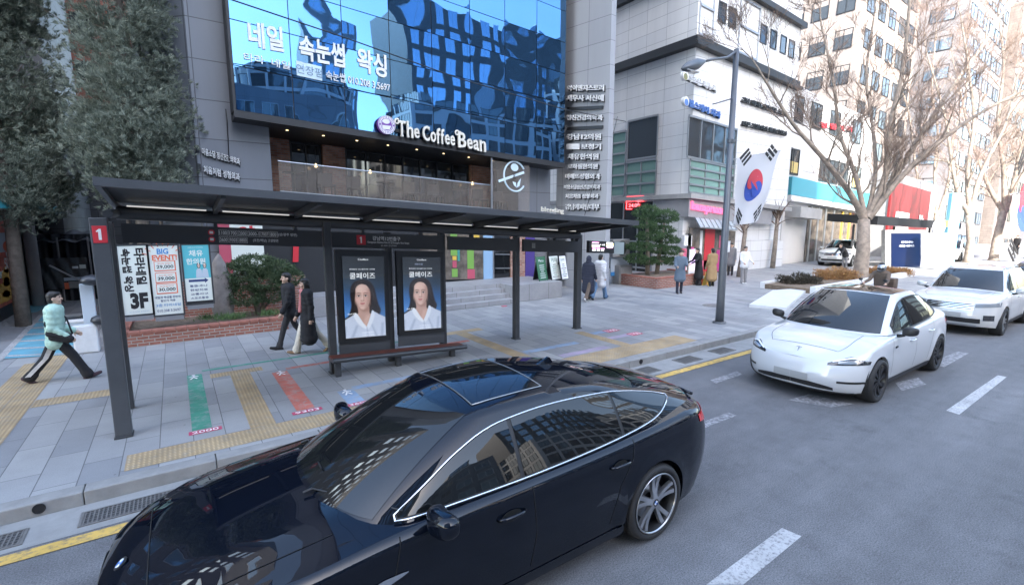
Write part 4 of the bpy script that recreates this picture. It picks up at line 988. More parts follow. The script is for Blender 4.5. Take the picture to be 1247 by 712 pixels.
# ---- pale stone corner building with the pink cafe
WB = thing('corner_building', 'pale stone corner building with green glass bands and a pink cafe at street level', 'building', (27, 20, 0))
WX, WF = 22.0, 15.6; WE = AY(962, 200, WF).x
def zl(py, px, Y=WF): p = AY(px, py, Y); return p.z + SL * p.x
ZC = zl(45, 828)            # cornice
ZL = zl(240, 828)           # ledge over the cafe
mb = sh(MB())
mb.box(WX, WE, WF, 34, -1, ZL - 1.9); mb.box(WX, WE, WF, 34, ZL, ZC - .15); mb.box(WX - .02, WE, WF - .02, 34, ZC + .35, 40)
mb.box(WX + .01, WE - .01, WF + .25, 33.9, ZL - 1.89, ZL - .001)
mb.build('wall', K['limestone'], WB)
mb = sh(MB()); mb.box(WX - .35, WE + .2, WF - .35, 34, ZC - .14, ZC + .0); mb.box(WX - .20, WE + .1, WF - .20, 34, ZC + .001, ZC + .34); mb.build('cornice', K['soffit'], WB)
mb = sh(MB()); z2 = ZC + 3.4; mb.box(WX - .3, WE + .2, WF - .3, 34, z2, z2 + .30); mb.build('cornice', K['soffit'], WB)
mb = sh(MB()); mb.box(WX - .25, WE, WF - .35, 33, ZL - .02, ZL + .22); mb.build('ledge', K['concrete'], WB)
FM = SH @ frame((0, WF, 0), 0); LM = SH @ frame((WX, 0, 0), -math.pi / 2)     # left face: local x runs towards the street
def fx(px): return AY(px, 200, WF).x
def bandrow(parent, M, x0, x1, z0, z1, nrow, ncol, glass, th=.05):
    f = MB(M)
    for k in range(nrow + 1): zz = z0 + (z1 - z0) * k / nrow; f.box(x0, x1, -.10, -.02, zz - .05, zz + .05)
    for k in range(ncol + 1): xx = x0 + (x1 - x0) * k / ncol; f.box(xx - .035, xx + .035, -.07, -.021, z0 + .0505, z1 - .0505)
    o = f.build('window_band', K['alu'], parent)
    g = MB(M)
    for i in range(ncol):
        for j in range(nrow): g.box(x0 + (x1 - x0) * i / ncol + .04, x0 + (x1 - x0) * (i + 1) / ncol - .04, -.018, -.002, z0 + (z1 - z0) * j / nrow + .055, z0 + (z1 - z0) * (j + 1) / nrow - .055)
    g.build('panes', K[glass], o)
w0, w1 = fx(835), fx(894)
zt, zm = zl(141, 838), zl(193, 838)
bandrow(WB, FM, w0, w1, zm + .06, zt, 1, 4, 'winglass'); bandrow(WB, FM, w0 + .3, w1, ZL + .3, zm - .02, 4, 3, 'greenglass')
def ly(px): return -AX(px, 200, WX).y            # local x on the left face
def zx(py, px): p = AX(px, py, WX); return p.z + SL * p.x
bandrow(WB, LM, ly(764), ly(800), zx(192, 790), zx(143, 790), 1, 1, 'winglass')
bandrow(WB, LM, ly(764), ly(800), ZL + .3, zx(195, 790), 3, 2, 'greenglass')
bandrow(WB, LM, ly(742) - 3, ly(762), ZL + .3, zx(160, 760), 6, 4, 'greenglass')
mb = MB(LM); mb.box(ly(742) - 3, ly(799), -.04, -.004, .3, ZL - .1); dk = mb.build('dark_glazing', K['darkglass'], WB)
f = MB(LM)
for k in range(7): xx = ly(742) - 3 + (ly(799) - ly(742) + 3) * k / 6; f.box(xx - .04, xx + .04, -.09, -.042, .3, ZL - .1)
for zz in (1.5, 3.0): f.box(ly(742) - 3, ly(799), -.085, -.043, zz - .04, zz + .04)
f.build('mullions', K['alu'], dk)
# upper floors: glass corner, small windows
for (a, b, y0, y1, g) in ((842, 858, -10, 44, 'skyglass'), (889, 912, 0, 52, 'skyglass')):
    x0, x1 = fx(a), fx(b); z0 = ZC + .5; z1 = ZC + 3.2
    bandrow(WB, FM, x0, x1, z0, z1, 2, 1, g)
    bandrow(WB, FM, x0, x1, z0 + 3.6, z1 + 3.6, 2, 1, g)
windows(WB, SH @ frame((0, WF - .03, 0), 0), [(fx(p), ZC + q) for q in (1.5, 5.2) for p in (868, 880, 918, 930, 942, 952)], .7, 1.0, mull=0)
# pink cafe
K['pink'] = mat('pink_sign', (.85, .10, .22), .4, emit=(.9, .12, .25), es=.25); K['greyfascia'] = mat('grey_fascia', (.34, .34, .36), .5, var=.08)
K['pinkp'] = mat('pink_panel', (.72, .16, .26), .5); K['magenta'] = mat('magenta_panel', (.60, .05, .26), .5)
mb = MB(FM); mb.box(WX - .12, WE - 2, -.15, .24, ZL - .95, ZL - .05); mb.build('cafe_fascia', K['greyfascia'], WB)
mb = MB(LM); mb.box(ly(800), -WF + .149, -.12, .24, ZL - .95, ZL - .05); mb.build('cafe_fascia', K['greyfascia'], WB)
K['awn'] = mat('awning_glass', (.36, .40, .42), .25)
mb = MB(FM); mb.poly([(WX + .4, -.5, ZL - 1.45), (fx(892), -.5, ZL - 1.45), (fx(892), -.16, ZL - .96), (WX + .4, -.16, ZL - .96)], .03); aw = mb.build('awning', K['awn'], WB)
mb = MB(FM); 
for k in range(9): xx = WX + .4 + (fx(892) - WX - .4) * k / 8; mb.bar((xx, -.51, ZL - 1.42), (xx, -.17, ZL - .93), .03)
mb.bar((WX + .4, -.52, ZL - 1.47), (fx(892), -.52, ZL - 1.47), .06); mb.build('awning_ribs', K['alu'], aw)
cx0, cx1 = WX + .2, fx(900)
mb = MB(FM); mb.box(cx0, cx1, -.06, -.01, .3 + .8, ZL - 1.5); sg = mb.build('shop_window', K['shopglass'], WB)
for a, b, z0, z1, m in ((833, 840, 1.0, 2.2, 'pinkp'), (841, 845, 1.4, 3.0, 'frame_dark'), (845.5, 849, 1.0, 2.3, 'magenta'), (856, 859, 1.3, 3.2, 'whitep'), (860, 866, 1.1, 1.6, 'pinkp'), (862, 874, 1.0, 3.3, 'signred'), (878, 889, 1.0, 2.2, 'magenta'), (836, 846, 2.35, 2.9, 'whitep'), (880, 886, 2.3, 3.0, 'pinkp')):
    q0 = FM @ Vector((0, 0, 0)); base = .28 + SL * 24
    mb = MB(FM); mb.box(fx(a), fx(b), -.085, -.062, base + z0 - 1.0, base + z1 - 1.0); mb.build('shop_panel', K[m], sg)
a_, b_ = AY(842, 251.5, WF - .2), AY(883, 258, WF - .2); c = (a_ + b_) / 2
MM = wallM(c, 0) @ Matrix(((1, 0, 0, 0), ((b_.z - a_.z) / (b_.x - a_.x), 1, 0, 0), (0, 0, 1, 0), (0, 0, 0, 1)))
t_ = text('banapresso', None, 'cafe_lettering', K['pink'], MM, width=b_.x - a_.x, height=.56, ext=.05, off=.03)
tag(t_, 'raised pink lower case cafe name on the grey fascia of the corner building', 'sign')
p = AX(773, 247, WX - .1)
ng = thing('neon_sign', 'red outlined neon sign inside the dark glazing of the corner building', 'sign', p)
K['neon'] = mat('neon_red', (.9, .05, .05), .5, emit=(1, .05, .06), es=1.6)
NM = wallM(p, -math.pi / 2)
text('Drugs', ng, 'lettering', K['neon'], NM @ Matrix.Translation((0, .16, 0)), width=1.0, height=.26, ext=.01); text('24:00', ng, 'lettering', K['neon'], NM @ Matrix.Translation((-.05, -.14, 0)), width=.8, height=.2, ext=.01)
mb = MB(NM); 
for a, b in (((-.62, -.34), (-.62, .36)), ((-.62, .36), (.62, .36)), ((.62, .36), (.55, .05)), ((-.62, -.34), (-.2, -.34))): mb.bar((a[0], a[1], 0), (b[0], b[1], 0), .03, .02)
mb.build('neon_outline', K['neon'], ng)
# letter signs on the corner building
def wsign(t, a, b, ya, yb, hp, lb, m, cap=None, Y=WF - .12, nm='wall_sign'):
    a_, b_ = AY(a, ya, Y), AY(b, yb, Y); c = (a_ + b_) / 2; d = .572 * c.x + .82 * c.y
    t_ = thing(nm, lb, 'sign', c)
    MM = wallM(c, 0) @ Matrix(((1, 0, 0, 0), ((b_.z - a_.z) / (b_.x - a_.x), 1, 0, 0), (0, 0, 1, 0), (0, 0, 0, 1)))
    wd = b_.x - a_.x; hh = hp * d / 591
    text(t, t_, 'lettering', K[m], MM @ Matrix.Translation((hh * .4 if cap else 0, 0, 0)), width=wd - (hh * 1.2 if cap else 0), height=hh, ext=.05, off=.015)
    mb = MB(MM); mb.box(-wd / 2, wd / 2, -hh * .42, -hh * .26, -.12, -.052); mb.build('mounting_rail', K['frame_dark'], t_)
    if cap:
        mb = MB(MM); mb.lathe([(0, .07), (hh * .62, .07), (hh * .62, -.1)], (-wd / 2 + hh * .3, 0, 0), 'z', 24); q = mb.build('logo_disc', K['whitep'], t_)
        mb = MB(MM); mb.lathe([(0, .075), (hh * .45, .075), (hh * .45, .071)], (-wd / 2 + hh * .3, -.05, 0), 'z', 20); mb.build('logo_mark', K[cap], q)
K['bluesign'] = mat('blue_sign', (.10, .22, .55), .4); K['olive'] = mat('olive_mark', (.25, .25, .12), .5)
wsign('더조은 피부과', 832, 874, 92, 109, 8, 'pale lettering with a round emblem, upper sign on the white corner building', 'whitep', 'olive')
wsign('헬스케어 치과', 833, 878, 123, 141, 8, 'blue lettering with a round blue emblem, lower sign on the white corner building', 'bluesign', 'bluesign')
wsign('강남 메디컬 센터 내과 소아과', 904, 958, 121, 139, 5.5, 'upper long dark letter sign near the far end of the white corner building', 'frame_dark')
wsign('바른 정형외과 통증의학과', 904, 958, 150, 163, 5.5, 'lower long dark letter sign near the far end of the white corner building', 'frame_dark')

# ---- further buildings along the street
def block(name, label, x0, x1, y0, y1, h, m, z0=-1):
    t = thing(name, label, 'building', ((x0 + x1) / 2, (y0 + y1) / 2, 0))
    mb = sh(MB()); mb.box(x0, x1, y0, y1, z0, h); mb.build('wall', K[m], t)
    return t
def grid_windows(t, M, x0, x1, z0, z1, nx, nz, w_, h_, **kw):
    windows(t, M, [(x0 + (x1 - x0) * (i + .5) / nx, z0 + (z1 - z0) * j / nz) for j in range(nz) for i in range(nx)], w_, h_, **kw)
K['cyan'] = mat('cyan_sign', (.06, .34, .44), .4); K['redpanel'] = mat('red_panel', (.26, .018, .022), .45); K['midgrey'] = mat('grey_render', (.25, .245, .26), .7, var=.08, vscale=.5); K['brownt'] = brick('brown_tile', (.30, .26, .235), (.33, .285, .26), (.12, .09, .07), .6, .3, rough=.7); K['tan'] = brick('tan_tile', (.22, .19, .175), (.25, .215, .195), (.10, .09, .08), .6, .3, rough=.7)
B2 = block('shop_building', 'white low shop building with a cyan sign band beyond the corner building', WE + 1.2, 47, 16.4, 30, 13.5, 'white_wall')
Y2 = 16.4; BM2 = SH @ frame((0, Y2, 0), 0)
f2 = lambda px: AY(px, 240, Y2).x
z2_ = lambda py, px: AY(px, py, Y2).z + SL * AY(px, py, Y2).x
mb = MB(BM2); mb.box(WE + 1.3, 46.9, -.4, -.01, z2_(250, 1030), z2_(231, 1030)); sb = mb.build('sign_band', K['cyan'], B2)
mb = MB(BM2); mb.box(WE + 1.3, 46.9, -.43, -.02, z2_(256, 1030), z2_(250.5, 1030)); mb.build('sign_edge', K['whitep'], B2)
windows(B2, SH @ frame((0, Y2 - .03, 0), 0), [(f2(p), z2_(221, 1000)) for p in (953, 962, 1000, 1012, 1024, 1040)], 1.5, 1.7)
windows(B2, SH @ frame((0, Y2 - .03, 0), 0), [(f2(p), z2_(160, 1000)) for p in (962, 985, 1008, 1035)], 1.6, 1.7)
K['yellowpane'] = mat('yellow_pane', (.55, .42, .15), .3)  # flat yellow for the slabs over the lower panes
for p in (953, 962, 1040):
    mb = MB(BM2); mb.box(f2(p) - .66, f2(p) + .66, -.04, -.031, z2_(220, 1000) + .1, z2_(220, 1000) + .8); mb.build('blind', K['yellowpane'], B2)
mb = MB(BM2); mb.box(f2(985), f2(1058), -.05, -.01, 1.4, z2_(258, 1030)); sf = mb.build('shop_front', K['shopglass'], B2)
for p in (988, 997, 1006, 1016, 1027, 1036, 1046, 1056):
    mb = MB(BM2); mb.box(f2(p) - .1, f2(p) + .1, -.12, -.052, 1.4, z2_(258, 1030) - .01); mb.build('shop_mullion', K['yellowv' if p in (1027, 1036) else 'alu'], sf)
mb = MB(BM2); mb.box(WE + 1.5, f2(984), -1.0, -.01, z2_(265, 960), z2_(252, 960)); mb.build('canopy', K['concrete'], B2)
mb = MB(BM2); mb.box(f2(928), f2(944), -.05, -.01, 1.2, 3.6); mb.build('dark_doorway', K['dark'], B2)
wsign('정 형 외 과', 1000, 1038, 152, 158, 6.5, 'red hospital lettering on the white shop building behind the bare tree', 'signred', None, Y2 - .1)
B3 = block('red_store', 'low store with a tall red front beyond the white shop building', 48, 60, 15.2, 19.8, 9.5, 'concrete')
mb = SH and sh(MB()); mb.box(47.9, 57.5, 15.02, 15.18, 1.2, 8.7); rp = mb.build('red_front', K['redpanel'], B3)
mb = sh(MB()); mb.box(49.2, 52.2, 14.9, 15.0, 4.6, 6.4); mb.build('white_panel', K['whitep'], rp)
text('kb', rp, 'lettering', K['whitep'], SH @ wallM((55.6, 14.98, 6.0), 0), height=.9, ext=.03, off=.02)
BT = block('brown_tower', 'brown tiled tower rising behind the white shop building', 52, 66, 20, 27, 36, 'brownt')
grid_windows(BT, SH @ frame((0, 19.97, 0), 0), 52.5, 65.5, 9, 34, 5, 8, 1.7, 1.7)
grid_windows(BT, SH @ frame((51.97, 0, 0), -math.pi / 2), -26.8, -20.2, 12, 34, 3, 7, 1.5, 1.7)
B4 = block('grey_tower', 'pale grey banded office tower further along the street', 70, 86, 17, 35, 42, 'midgrey')
grid_windows(B4, SH @ frame((0, 16.97, 0), 0), 70.5, 85.5, 4, 40, 6, 12, 2.2, 1.5, glass='skyglass')
grid_windows(B4, SH @ frame((69.97, 0, 0), -math.pi / 2), -34, -17.5, 10, 40, 5, 10, 2.2, 1.5, glass='skyglass')
B5 = block('brick_tower', 'reddish brick block behind the row of bare street trees', 87, 103, 16, 32, 34, 'tan')
grid_windows(B5, SH @ frame((0, 15.97, 0), 0), 88, 102, 4, 32, 5, 7, 1.8, 1.6)
B6 = block('far_office_block', 'distant white office block closing the row of street fronts', 104, 128, 15, 35, 50, 'midgrey')
grid_windows(B6, SH @ frame((0, 14.97, 0), 0), 105, 127, 4, 48, 7, 11, 2.4, 1.7, glass='skyglass')
B7 = block('far_glass_tower', 'distant grey glass tower at the end of the street', 129, 168, 13, 40, 75, 'stone')
grid_windows(B7, SH @ frame((0, 12.97, 0), 0), 130, 167, 5, 72, 8, 12, 3.2, 2.6, glass='skyglass')
# ---- left of the side lane
B8 = block('orange_brick_tower', 'orange brick tower block seen between the two tall evergreens', -7.5, 1.2, 46, 60, 44, 'orangebrick', -1)
windows(B8, frame((0, 45.97, 0), 0), [(-5.9 + 1.9 * i, 3 + 3.1 * j) for i in range(4) for j in range(12)], 1.2, 1.7)
B9 = block('dark_glass_tower', 'dark glass tower standing behind the evergreen tree', -17, -8.2, 40, 60, 50, 'greybrick')
mb = MB(); 
for k in range(12): mb.box(-16.6 + .7 * k, -16.2 + .7 * k, 39.8, 39.99, 2, 48)
mb.build('fins', K['frame_dark'], B9)
B10 = block('grey_block', 'dark grey apartment block with rows of square windows left of the side lane', -60, -3.4, 25, 33, 42, 'greybrick')
grid_windows(B10, frame((0, 24.97, 0), 0), -38, -3.8, 5, 41, 11, 9, 1.5, 2.0, glass='skyglass', fr='whitep' if False else 'alu', mull=0)
B11 = block('dark_low_building', 'dark low building behind the tarpaulin stall', -7.9, 1.5, 34, 40, 8.2, 'greybrick')
# ---- across the street, behind the camera: they shade the near pavement and show in the glass
OB1 = block('opposite_office_block', 'tall dark office block across the street that shades the bus stop', -90, -4.6, -54, -31, 84, 'greybrick', 0)
grid_windows(OB1, frame((0, -30.97, 0), math.pi), 5, 89, 4, 80, 11, 9, 4.0, 4.2, glass='skyglass', fr='alu')
OB2 = block('opposite_corner_block', 'six storey grey office block across the street beside the tall dark block', -4.3, 20, -50, -33, 18.5, 'stone', 0)
grid_windows(OB2, frame((0, -32.97, 0), math.pi), -19.6, 4.0, 3.2, 17.6, 9, 5, 1.9, 1.7, glass='winglass', fr='alu')
OB10 = block('opposite_low_shops', 'low row of shops across the street beside the grey office block', 20.2, 42, -48, -33, 8, 'concrete', 0)
grid_windows(OB10, frame((0, -32.97, 0), math.pi), -41.5, -20.5, .5, 7.4, 5, 2, 3.6, 2.5, glass='winglass')
OB3 = block('opposite_white_grid_block', 'white gridded office block across the street', 66, 92, -52, -31, 33, 'white_wall', 0)
grid_windows(OB3, frame((0, -30.97, 0), math.pi), -91.5, -66.5, 1.5, 32.5, 8, 8, 2.6, 3.2, glass='winglass')
grid_windows(OB3, frame((65.97, 0, 0), -math.pi / 2), 31.5, 51.5, 1.5, 32.5, 5, 8, 3, 3.2, glass='winglass')
OB4 = block('opposite_dark_tower', 'very tall dark tower across the street beyond the white gridded block', 96, 122, -60, -34, 75, 'greybrick', 0)
grid_windows(OB4, frame((0, -33.97, 0), math.pi), -121.5, -96.5, 2, 74, 8, 12, 2.5, 4.6, glass='skyglass', fr='alu')
grid_windows(OB4, frame((95.97, 0, 0), -math.pi / 2), 35, 59, 2, 74, 6, 12, 3, 4.6, glass='skyglass', fr='alu')
OB5 = block('opposite_brown_block', 'mid rise brown block across the street far along', 126, 165, -60, -30, 40, 'tan', 0)
grid_windows(OB5, frame((0, -29.97, 0), math.pi), -164, -127, 2, 38, 10, 9, 2.4, 2.6, glass='winglass')
OB6 = block('opposite_round_block', 'round fronted glass block across the street behind the low shops', 30, 31, -60, -59, 20, 'stone', 0)
mb = MB(); mb.lathe([(8.5, 0), (8.5, 25), (0, 25.2)], (17.5, -54, 0), 'z', 40); rb_ = mb.build('round_wall', K['winglass'], OB6, auto=60)
mb = MB()
for k in range(9): mb.lathe([(8.5, 1.5 + 2.8 * k), (8.62, 1.5 + 2.8 * k), (8.62, 2.1 + 2.8 * k), (8.5, 2.1 + 2.8 * k)], (17.5, -54, 0), 'z', 40)
for k in range(20): a = k * .314; mb.bar((17.5 + 8.58 * math.cos(a), -54 + 8.58 * math.sin(a), 0), (17.5 + 8.58 * math.cos(a), -54 + 8.58 * math.sin(a), 25), .35, .3)
mb.build('mullions', K['white_wall'], rb_)
OB7 = block('opposite_pale_grid_block', 'pale gridded office block set back behind the low shops across the street', 34, 64, -64, -46, 25, 'white_wall', 0)
grid_windows(OB7, frame((0, -45.97, 0), math.pi), -63.5, -34.5, 2, 24.5, 9, 7, 2.5, 2.4, glass='winglass')
grid_windows(OB7, frame((33.97, 0, 0), -math.pi / 2), 46.5, 63.5, 2, 24.5, 5, 7, 2.5, 2.4, glass='winglass')
OB8 = block('opposite_blue_tower', 'tall dark blue tower set far back across the street', 44, 98, -90, -72, 54, 'greybrick', 0)
grid_windows(OB8, frame((0, -71.97, 0), math.pi), -97.5, -44.5, 3, 53, 12, 8, 2.6, 4.6, glass='skyglass', fr='alu')
OB9 = block('opposite_slim_tower', 'slim blue grey tower with pale bands behind the round fronted block', 25, 34, -84, -74, 44, 'stone', 0)
grid_windows(OB9, frame((0, -73.97, 0), math.pi), -33.5, -25.5, 2, 43, 4, 12, 1.6, 2.6, glass='skyglass', fr='alu')
# ------------------------------------------------------------------ vehicles
def paint(name, col, rough=.25, coat=1.0, metal=0.0, flake=0.0):
    m, t, b = newmat(name)
    b.inputs['Base Color'].default_value = (*col, 1); b.inputs['Roughness'].default_value = rough; b.inputs['Metallic'].default_value = metal
    b.inputs['Coat Weight'].default_value = coat; b.inputs['Coat Roughness'].default_value = .015; b.inputs['Coat IOR'].default_value = 1.6
    return m
K['paint_black'] = paint('black_blue_paint', (.003, .0048, .010), .3, 1.0, 0)
K['paint_black'].node_tree.nodes['Principled BSDF'].inputs['Specular IOR Level'].default_value = 0
K['paint_black'].node_tree.nodes['Principled BSDF'].inputs['Coat IOR'].default_value = 1.47
K['paint_white'] = paint('white_paintwork', (.57, .59, .61), .3, 1.0)
K['paint_white2'] = paint('plain_white_paintwork', (.56, .57, .57), .3, 1.0)
K['carglass'] = paint('car_glass', (.008, .009, .010), .05, 1.0)
K['carglass'].node_tree.nodes['Principled BSDF'].inputs['Coat IOR'].default_value = 1.6
K['privacy'] = paint('privacy_glass', (.006, .0065, .007), .05, 1.0)
for k_ in ('privacy', 'carglass'): K[k_].node_tree.nodes['Principled BSDF'].inputs['Specular IOR Level'].default_value = 0.0
K['privacy'].node_tree.nodes['Principled BSDF'].inputs['Coat IOR'].default_value = 1.5
K['seam'] = mat('panel_gap', (.004, .004, .004), .8)
K['plastic'] = mat('black_plastic', (.018, .018, .019), .5)
K['lamp'] = mat('lamp_lens', (.30, .33, .36), .08, .3, coat=1.0); K['lampdark'] = mat('lamp_housing', (.03, .032, .036), .15, coat=1.0)
K['drl'] = mat('lamp_white', (.85, .87, .9), .2, coat=1.0)
K['tail'] = mat('tail_lens', (.50, .012, .014), .12, coat=1.0, emit=(.8, .02, .02), es=.03)
K['rimsilver'] = mat('rim_silver', (.46, .47, .49), .28, .85); K['rimdark'] = mat('rim_dark', (.022, .022, .024), .35, .4); K['rimgrey'] = mat('rim_grey', (.32, .33, .34), .35, .8)
K['plate'] = mat('number_plate', (.36, .37, .37), .5)
K['bluemark'] = mat('blue_mark', (.05, .16, .5), .4)

def pchip(xs, ys):
    xs = np.array(xs, float); ys = np.array(ys, float); h = np.diff(xs); d = np.diff(ys) / h; m = np.zeros(len(xs))
    m[0] = d[0]; m[-1] = d[-1]
    for i in range(1, len(xs) - 1):
        if d[i - 1] * d[i] > 0:
            w1 = 2 * h[i] + h[i - 1]; w2 = h[i] + 2 * h[i - 1]; m[i] = (w1 + w2) / (w1 / d[i - 1] + w2 / d[i])
    def f(x):
        x = np.clip(np.asarray(x, float), xs[0], xs[-1]); i = np.clip(np.searchsorted(xs, x) - 1, 0, len(xs) - 2)
        t = (x - xs[i]) / h[i]
        return ys[i] * (1 + 2 * t) * (1 - t) ** 2 + m[i] * h[i] * t * (1 - t) ** 2 + ys[i + 1] * t * t * (3 - 2 * t) + m[i + 1] * h[i] * t * t * (t - 1)
    return f
def sstep(t): t = np.clip(t, 0, 1); return t * t * (3 - 2 * t)

class Car:
    """body as analytic surfaces: a lower shell S(x, z) and a glasshouse H(n, v); lamps, glass and panels are patches evaluated on them"""
    def __init__(c, p):
        c.p = p; c.L = p['L']; c.W = p['W'] / 2
        c.f = pchip(*p['nose']); c.r = pchip(*p['tail'])          # z -> x of the front / rear end
        c.s = pchip(*p['section'])                                  # z -> relative half width
        c.plan = pchip(*p['plan'])                                  # x -> relative half width along the car
        c.zb = pchip(*p['belt']); c.zc = pchip(*p['centre'])       # edge of bonnet / deck, and centre line
        c.sill = p['sill']; c.Lf, c.pf, c.qf = p['front']; c.Lr, c.pr, c.qr = p['rear']
        g = p['house']; c.g = g
        c.gy0 = pchip(*g['ybase']); c.gy1 = pchip(*g['ytop']); c.gz1 = pchip(*g['ztop']); c.gzc = pchip(*g['zcentre']); c.gzb = pchip(*g['zbase'])
    def Ef(c, x0): return (1 - (1 - np.clip(x0 / c.Lf, 0, 1)) ** c.pf) ** (1 / c.qf)
    def Er(c, x0): return (1 - (1 - np.clip((c.L - x0) / c.Lr, 0, 1)) ** c.pr) ** (1 / c.qr)
    def side(c, x0, z):
        x = x0 + c.f(z) * (1 - sstep(x0 / .8)) - (c.L - c.r(z)) * sstep((x0 - (c.L - .8)) / .8)
        y = c.W * c.s(z) * c.plan(x0) * c.Ef(x0) * c.Er(x0)
        rr0 = c.p.get('round', .06); d = np.clip(1 - (c.zb(x0) - z) / rr0, 0, 1)      # rounded shoulder
        y = y - rr0 * (1 - np.sqrt(np.maximum(0, 1 - d * d))) * np.clip(c.Ef(x0) * c.Er(x0), 0, 1)
        for (xa, za, ra, bl) in c.p['arches']:                     # flared arches
            rr = np.hypot(x - xa, z - za); y = y + bl * np.exp(-((rr - ra) / .07) ** 2) * (c.Ef(x0) * c.Er(x0) > .9)
        return x, y, z
    def bottom(c, x):
        z = np.full_like(x, c.sill, dtype=float)
        for (xa, za, ra, bl) in c.p['arches']:
            d = ra ** 2 - (x - xa) ** 2; z = np.where(d > 0, np.maximum(z, za + np.sqrt(np.maximum(d, 0))), z)
        z = z + c.p.get('lift', 0) * (sstep((.5 - x) / .5) + sstep((x - c.L + .5) / .5))
        return z
    def front(c, y, z, sgn=-1):
        """point on the nose at lateral y (0 = centre)"""
        e = np.clip(abs(y) / (c.W * c.s(z) * c.plan(0.0)), 0, .999); x0 = c.Lf * (1 - (1 - e ** c.qf) ** (1 / c.pf))
        X, Y, Z = c.side(x0, z); return float(X), float(np.sign(y) * Y), float(Z)
    def rearp(c, y, z):
        e = np.clip(abs(y) / (c.W * c.s(z) * c.plan(c.L)), 0, .999); x0 = c.L - c.Lr * (1 - (1 - e ** c.qr) ** (1 / c.pr))
        X, Y, Z = c.side(x0, z); return float(X), float(np.sign(y) * Y), float(Z)
    def top(c, x0, q, sgn=1):
        """bonnet / deck: q = 0 centre .. 1 edge"""
        zb = c.zb(x0); x, y, z = c.side(x0, zb); zc = c.zc(x0)
        zz = zb + (zc - zb) * (1 - abs(q) ** c.p.get('crown', 2.6)) 
        for (qa, wd, hh, xs, xe) in c.p.get('creases', []):
            zz = zz + hh * np.exp(-((abs(q) - qa - .18 * (x0 - xs) / (xe - xs)) / wd) ** 2) * sstep((x0 - xs) / .4) * sstep((xe - x0) / .3)
        return x, y * q, zz
    def H(c, n, v):
        g = c.g; xb = g['fb'] + (g['rb'] - g['fb']) * n; xt = g['ft'] + (g['rt'] - g['ft']) * n
        e = (1 - (1 - np.clip(n / g['nf'], 0, 1)) ** g['pf']) ** (1 / g['qf']) * (1 - (1 - np.clip((1 - n) / g['nr'], 0, 1)) ** g['pr']) ** (1 / g['qr'])
        zb = c.gzb(xb); zt = c.gz1(xt)
        vv = v + g.get('bow', .18) * v * (1 - v)
        x = xb + (xt - xb) * v; z = zb + (zt - zb) * vv
        yb = c.gy0(xb); yt = c.gy1(xt); y = (yb + (yt - yb) * (v + .0 - g.get('tum', .18) * v * (1 - v))) * e
        dr = sstep((n - .82) / .18); df = sstep((.15 - n) / .15)
        x = x + g.get('rbow', 0) * dr * 4 * v * (1 - v) - g.get('fbow', 0) * df * 4 * v * (1 - v)
        # the ends bulge to the centre height
        k = 1 - np.clip(e, 0, 1) ** 2; z = z + k * (c.gzc(xt) - zt) * v + k * (c.zc(np.clip(xb, .3, c.L - .1)) - zb) * (1 - v) * g.get('lowc', 1.0)
        return x, y, z
    def R(c, n, q):
        """roof cap"""
        g = c.g; x, y, z = c.H(n, 1.0); xt = g['ft'] + (g['rt'] - g['ft']) * n
        e2 = (y / max(1e-6, float(c.gy1(xt)))) ** 2
        zz = z + (c.gzc(xt) - c.gz1(xt)) * (1 - abs(q) ** 2.2) * e2
        return x, y * q, zz
    def invH(c, x, z):
        if not hasattr(c, '_g'):
            N, V = np.meshgrid(np.linspace(.01, .99, 400), np.linspace(0, 1, 90), indexing='ij')
            X, Y, Z = c.H(N.ravel(), V.ravel()); c._g = (N.ravel(), V.ravel(), X, Z)
        N, V, X, Z = c._g; i = int(np.argmin((X - x) ** 2 + (Z - z) ** 2)); n, v = N[i], V[i]
        for it in range(4):
            X, Y, Z = (float(q) for q in c.H(n, v)); e = 1e-4
            a = c.H(n + e, v); b = c.H(n, v + e); J = np.array([[a[0] - X, b[0] - X], [a[2] - Z, b[2] - Z]], float) / e
            if abs(np.linalg.det(J)) < 1e-6: break
            d = np.linalg.solve(J, [x - X, z - Z]); n = min(.99, max(.01, n + np.clip(d[0], -.03, .03))); v = min(1, max(0, v + np.clip(d[1], -.05, .05)))
        return n, v

def car_frame(p, x, y, z=0, rz=0): return Matrix.Translation((x, y, z)) @ Matrix.Rotation(rz, 4, 'Z')

def smoothgrid(P, name, m, parent, M, flip=False):
    mb = MB(M); P = [[Vector(q) for q in r] for r in P]
    if flip: P = [r[::-1] for r in P]
    mb.grid(P); return mb.build(name, m, parent, smooth=True, uv=False)

def offsetgrid(fn, U, V, d):
    """points of fn(u, v) pushed out along the numeric normal by d"""
    out = []
    for u in U:
        row = []
        for v in V(u) if callable(V) else V:
            p = Vector(fn(u, v)); e = 1e-3
            a = Vector(fn(u + e, v)) - Vector(fn(u - e, v)); b = Vector(fn(u, v + e)) - Vector(fn(u, v - e))
            n = a.cross(b)
            if n.length > 1e-12: n.normalize()
            row.append(p + n * d)
        out.append(row)
    return out

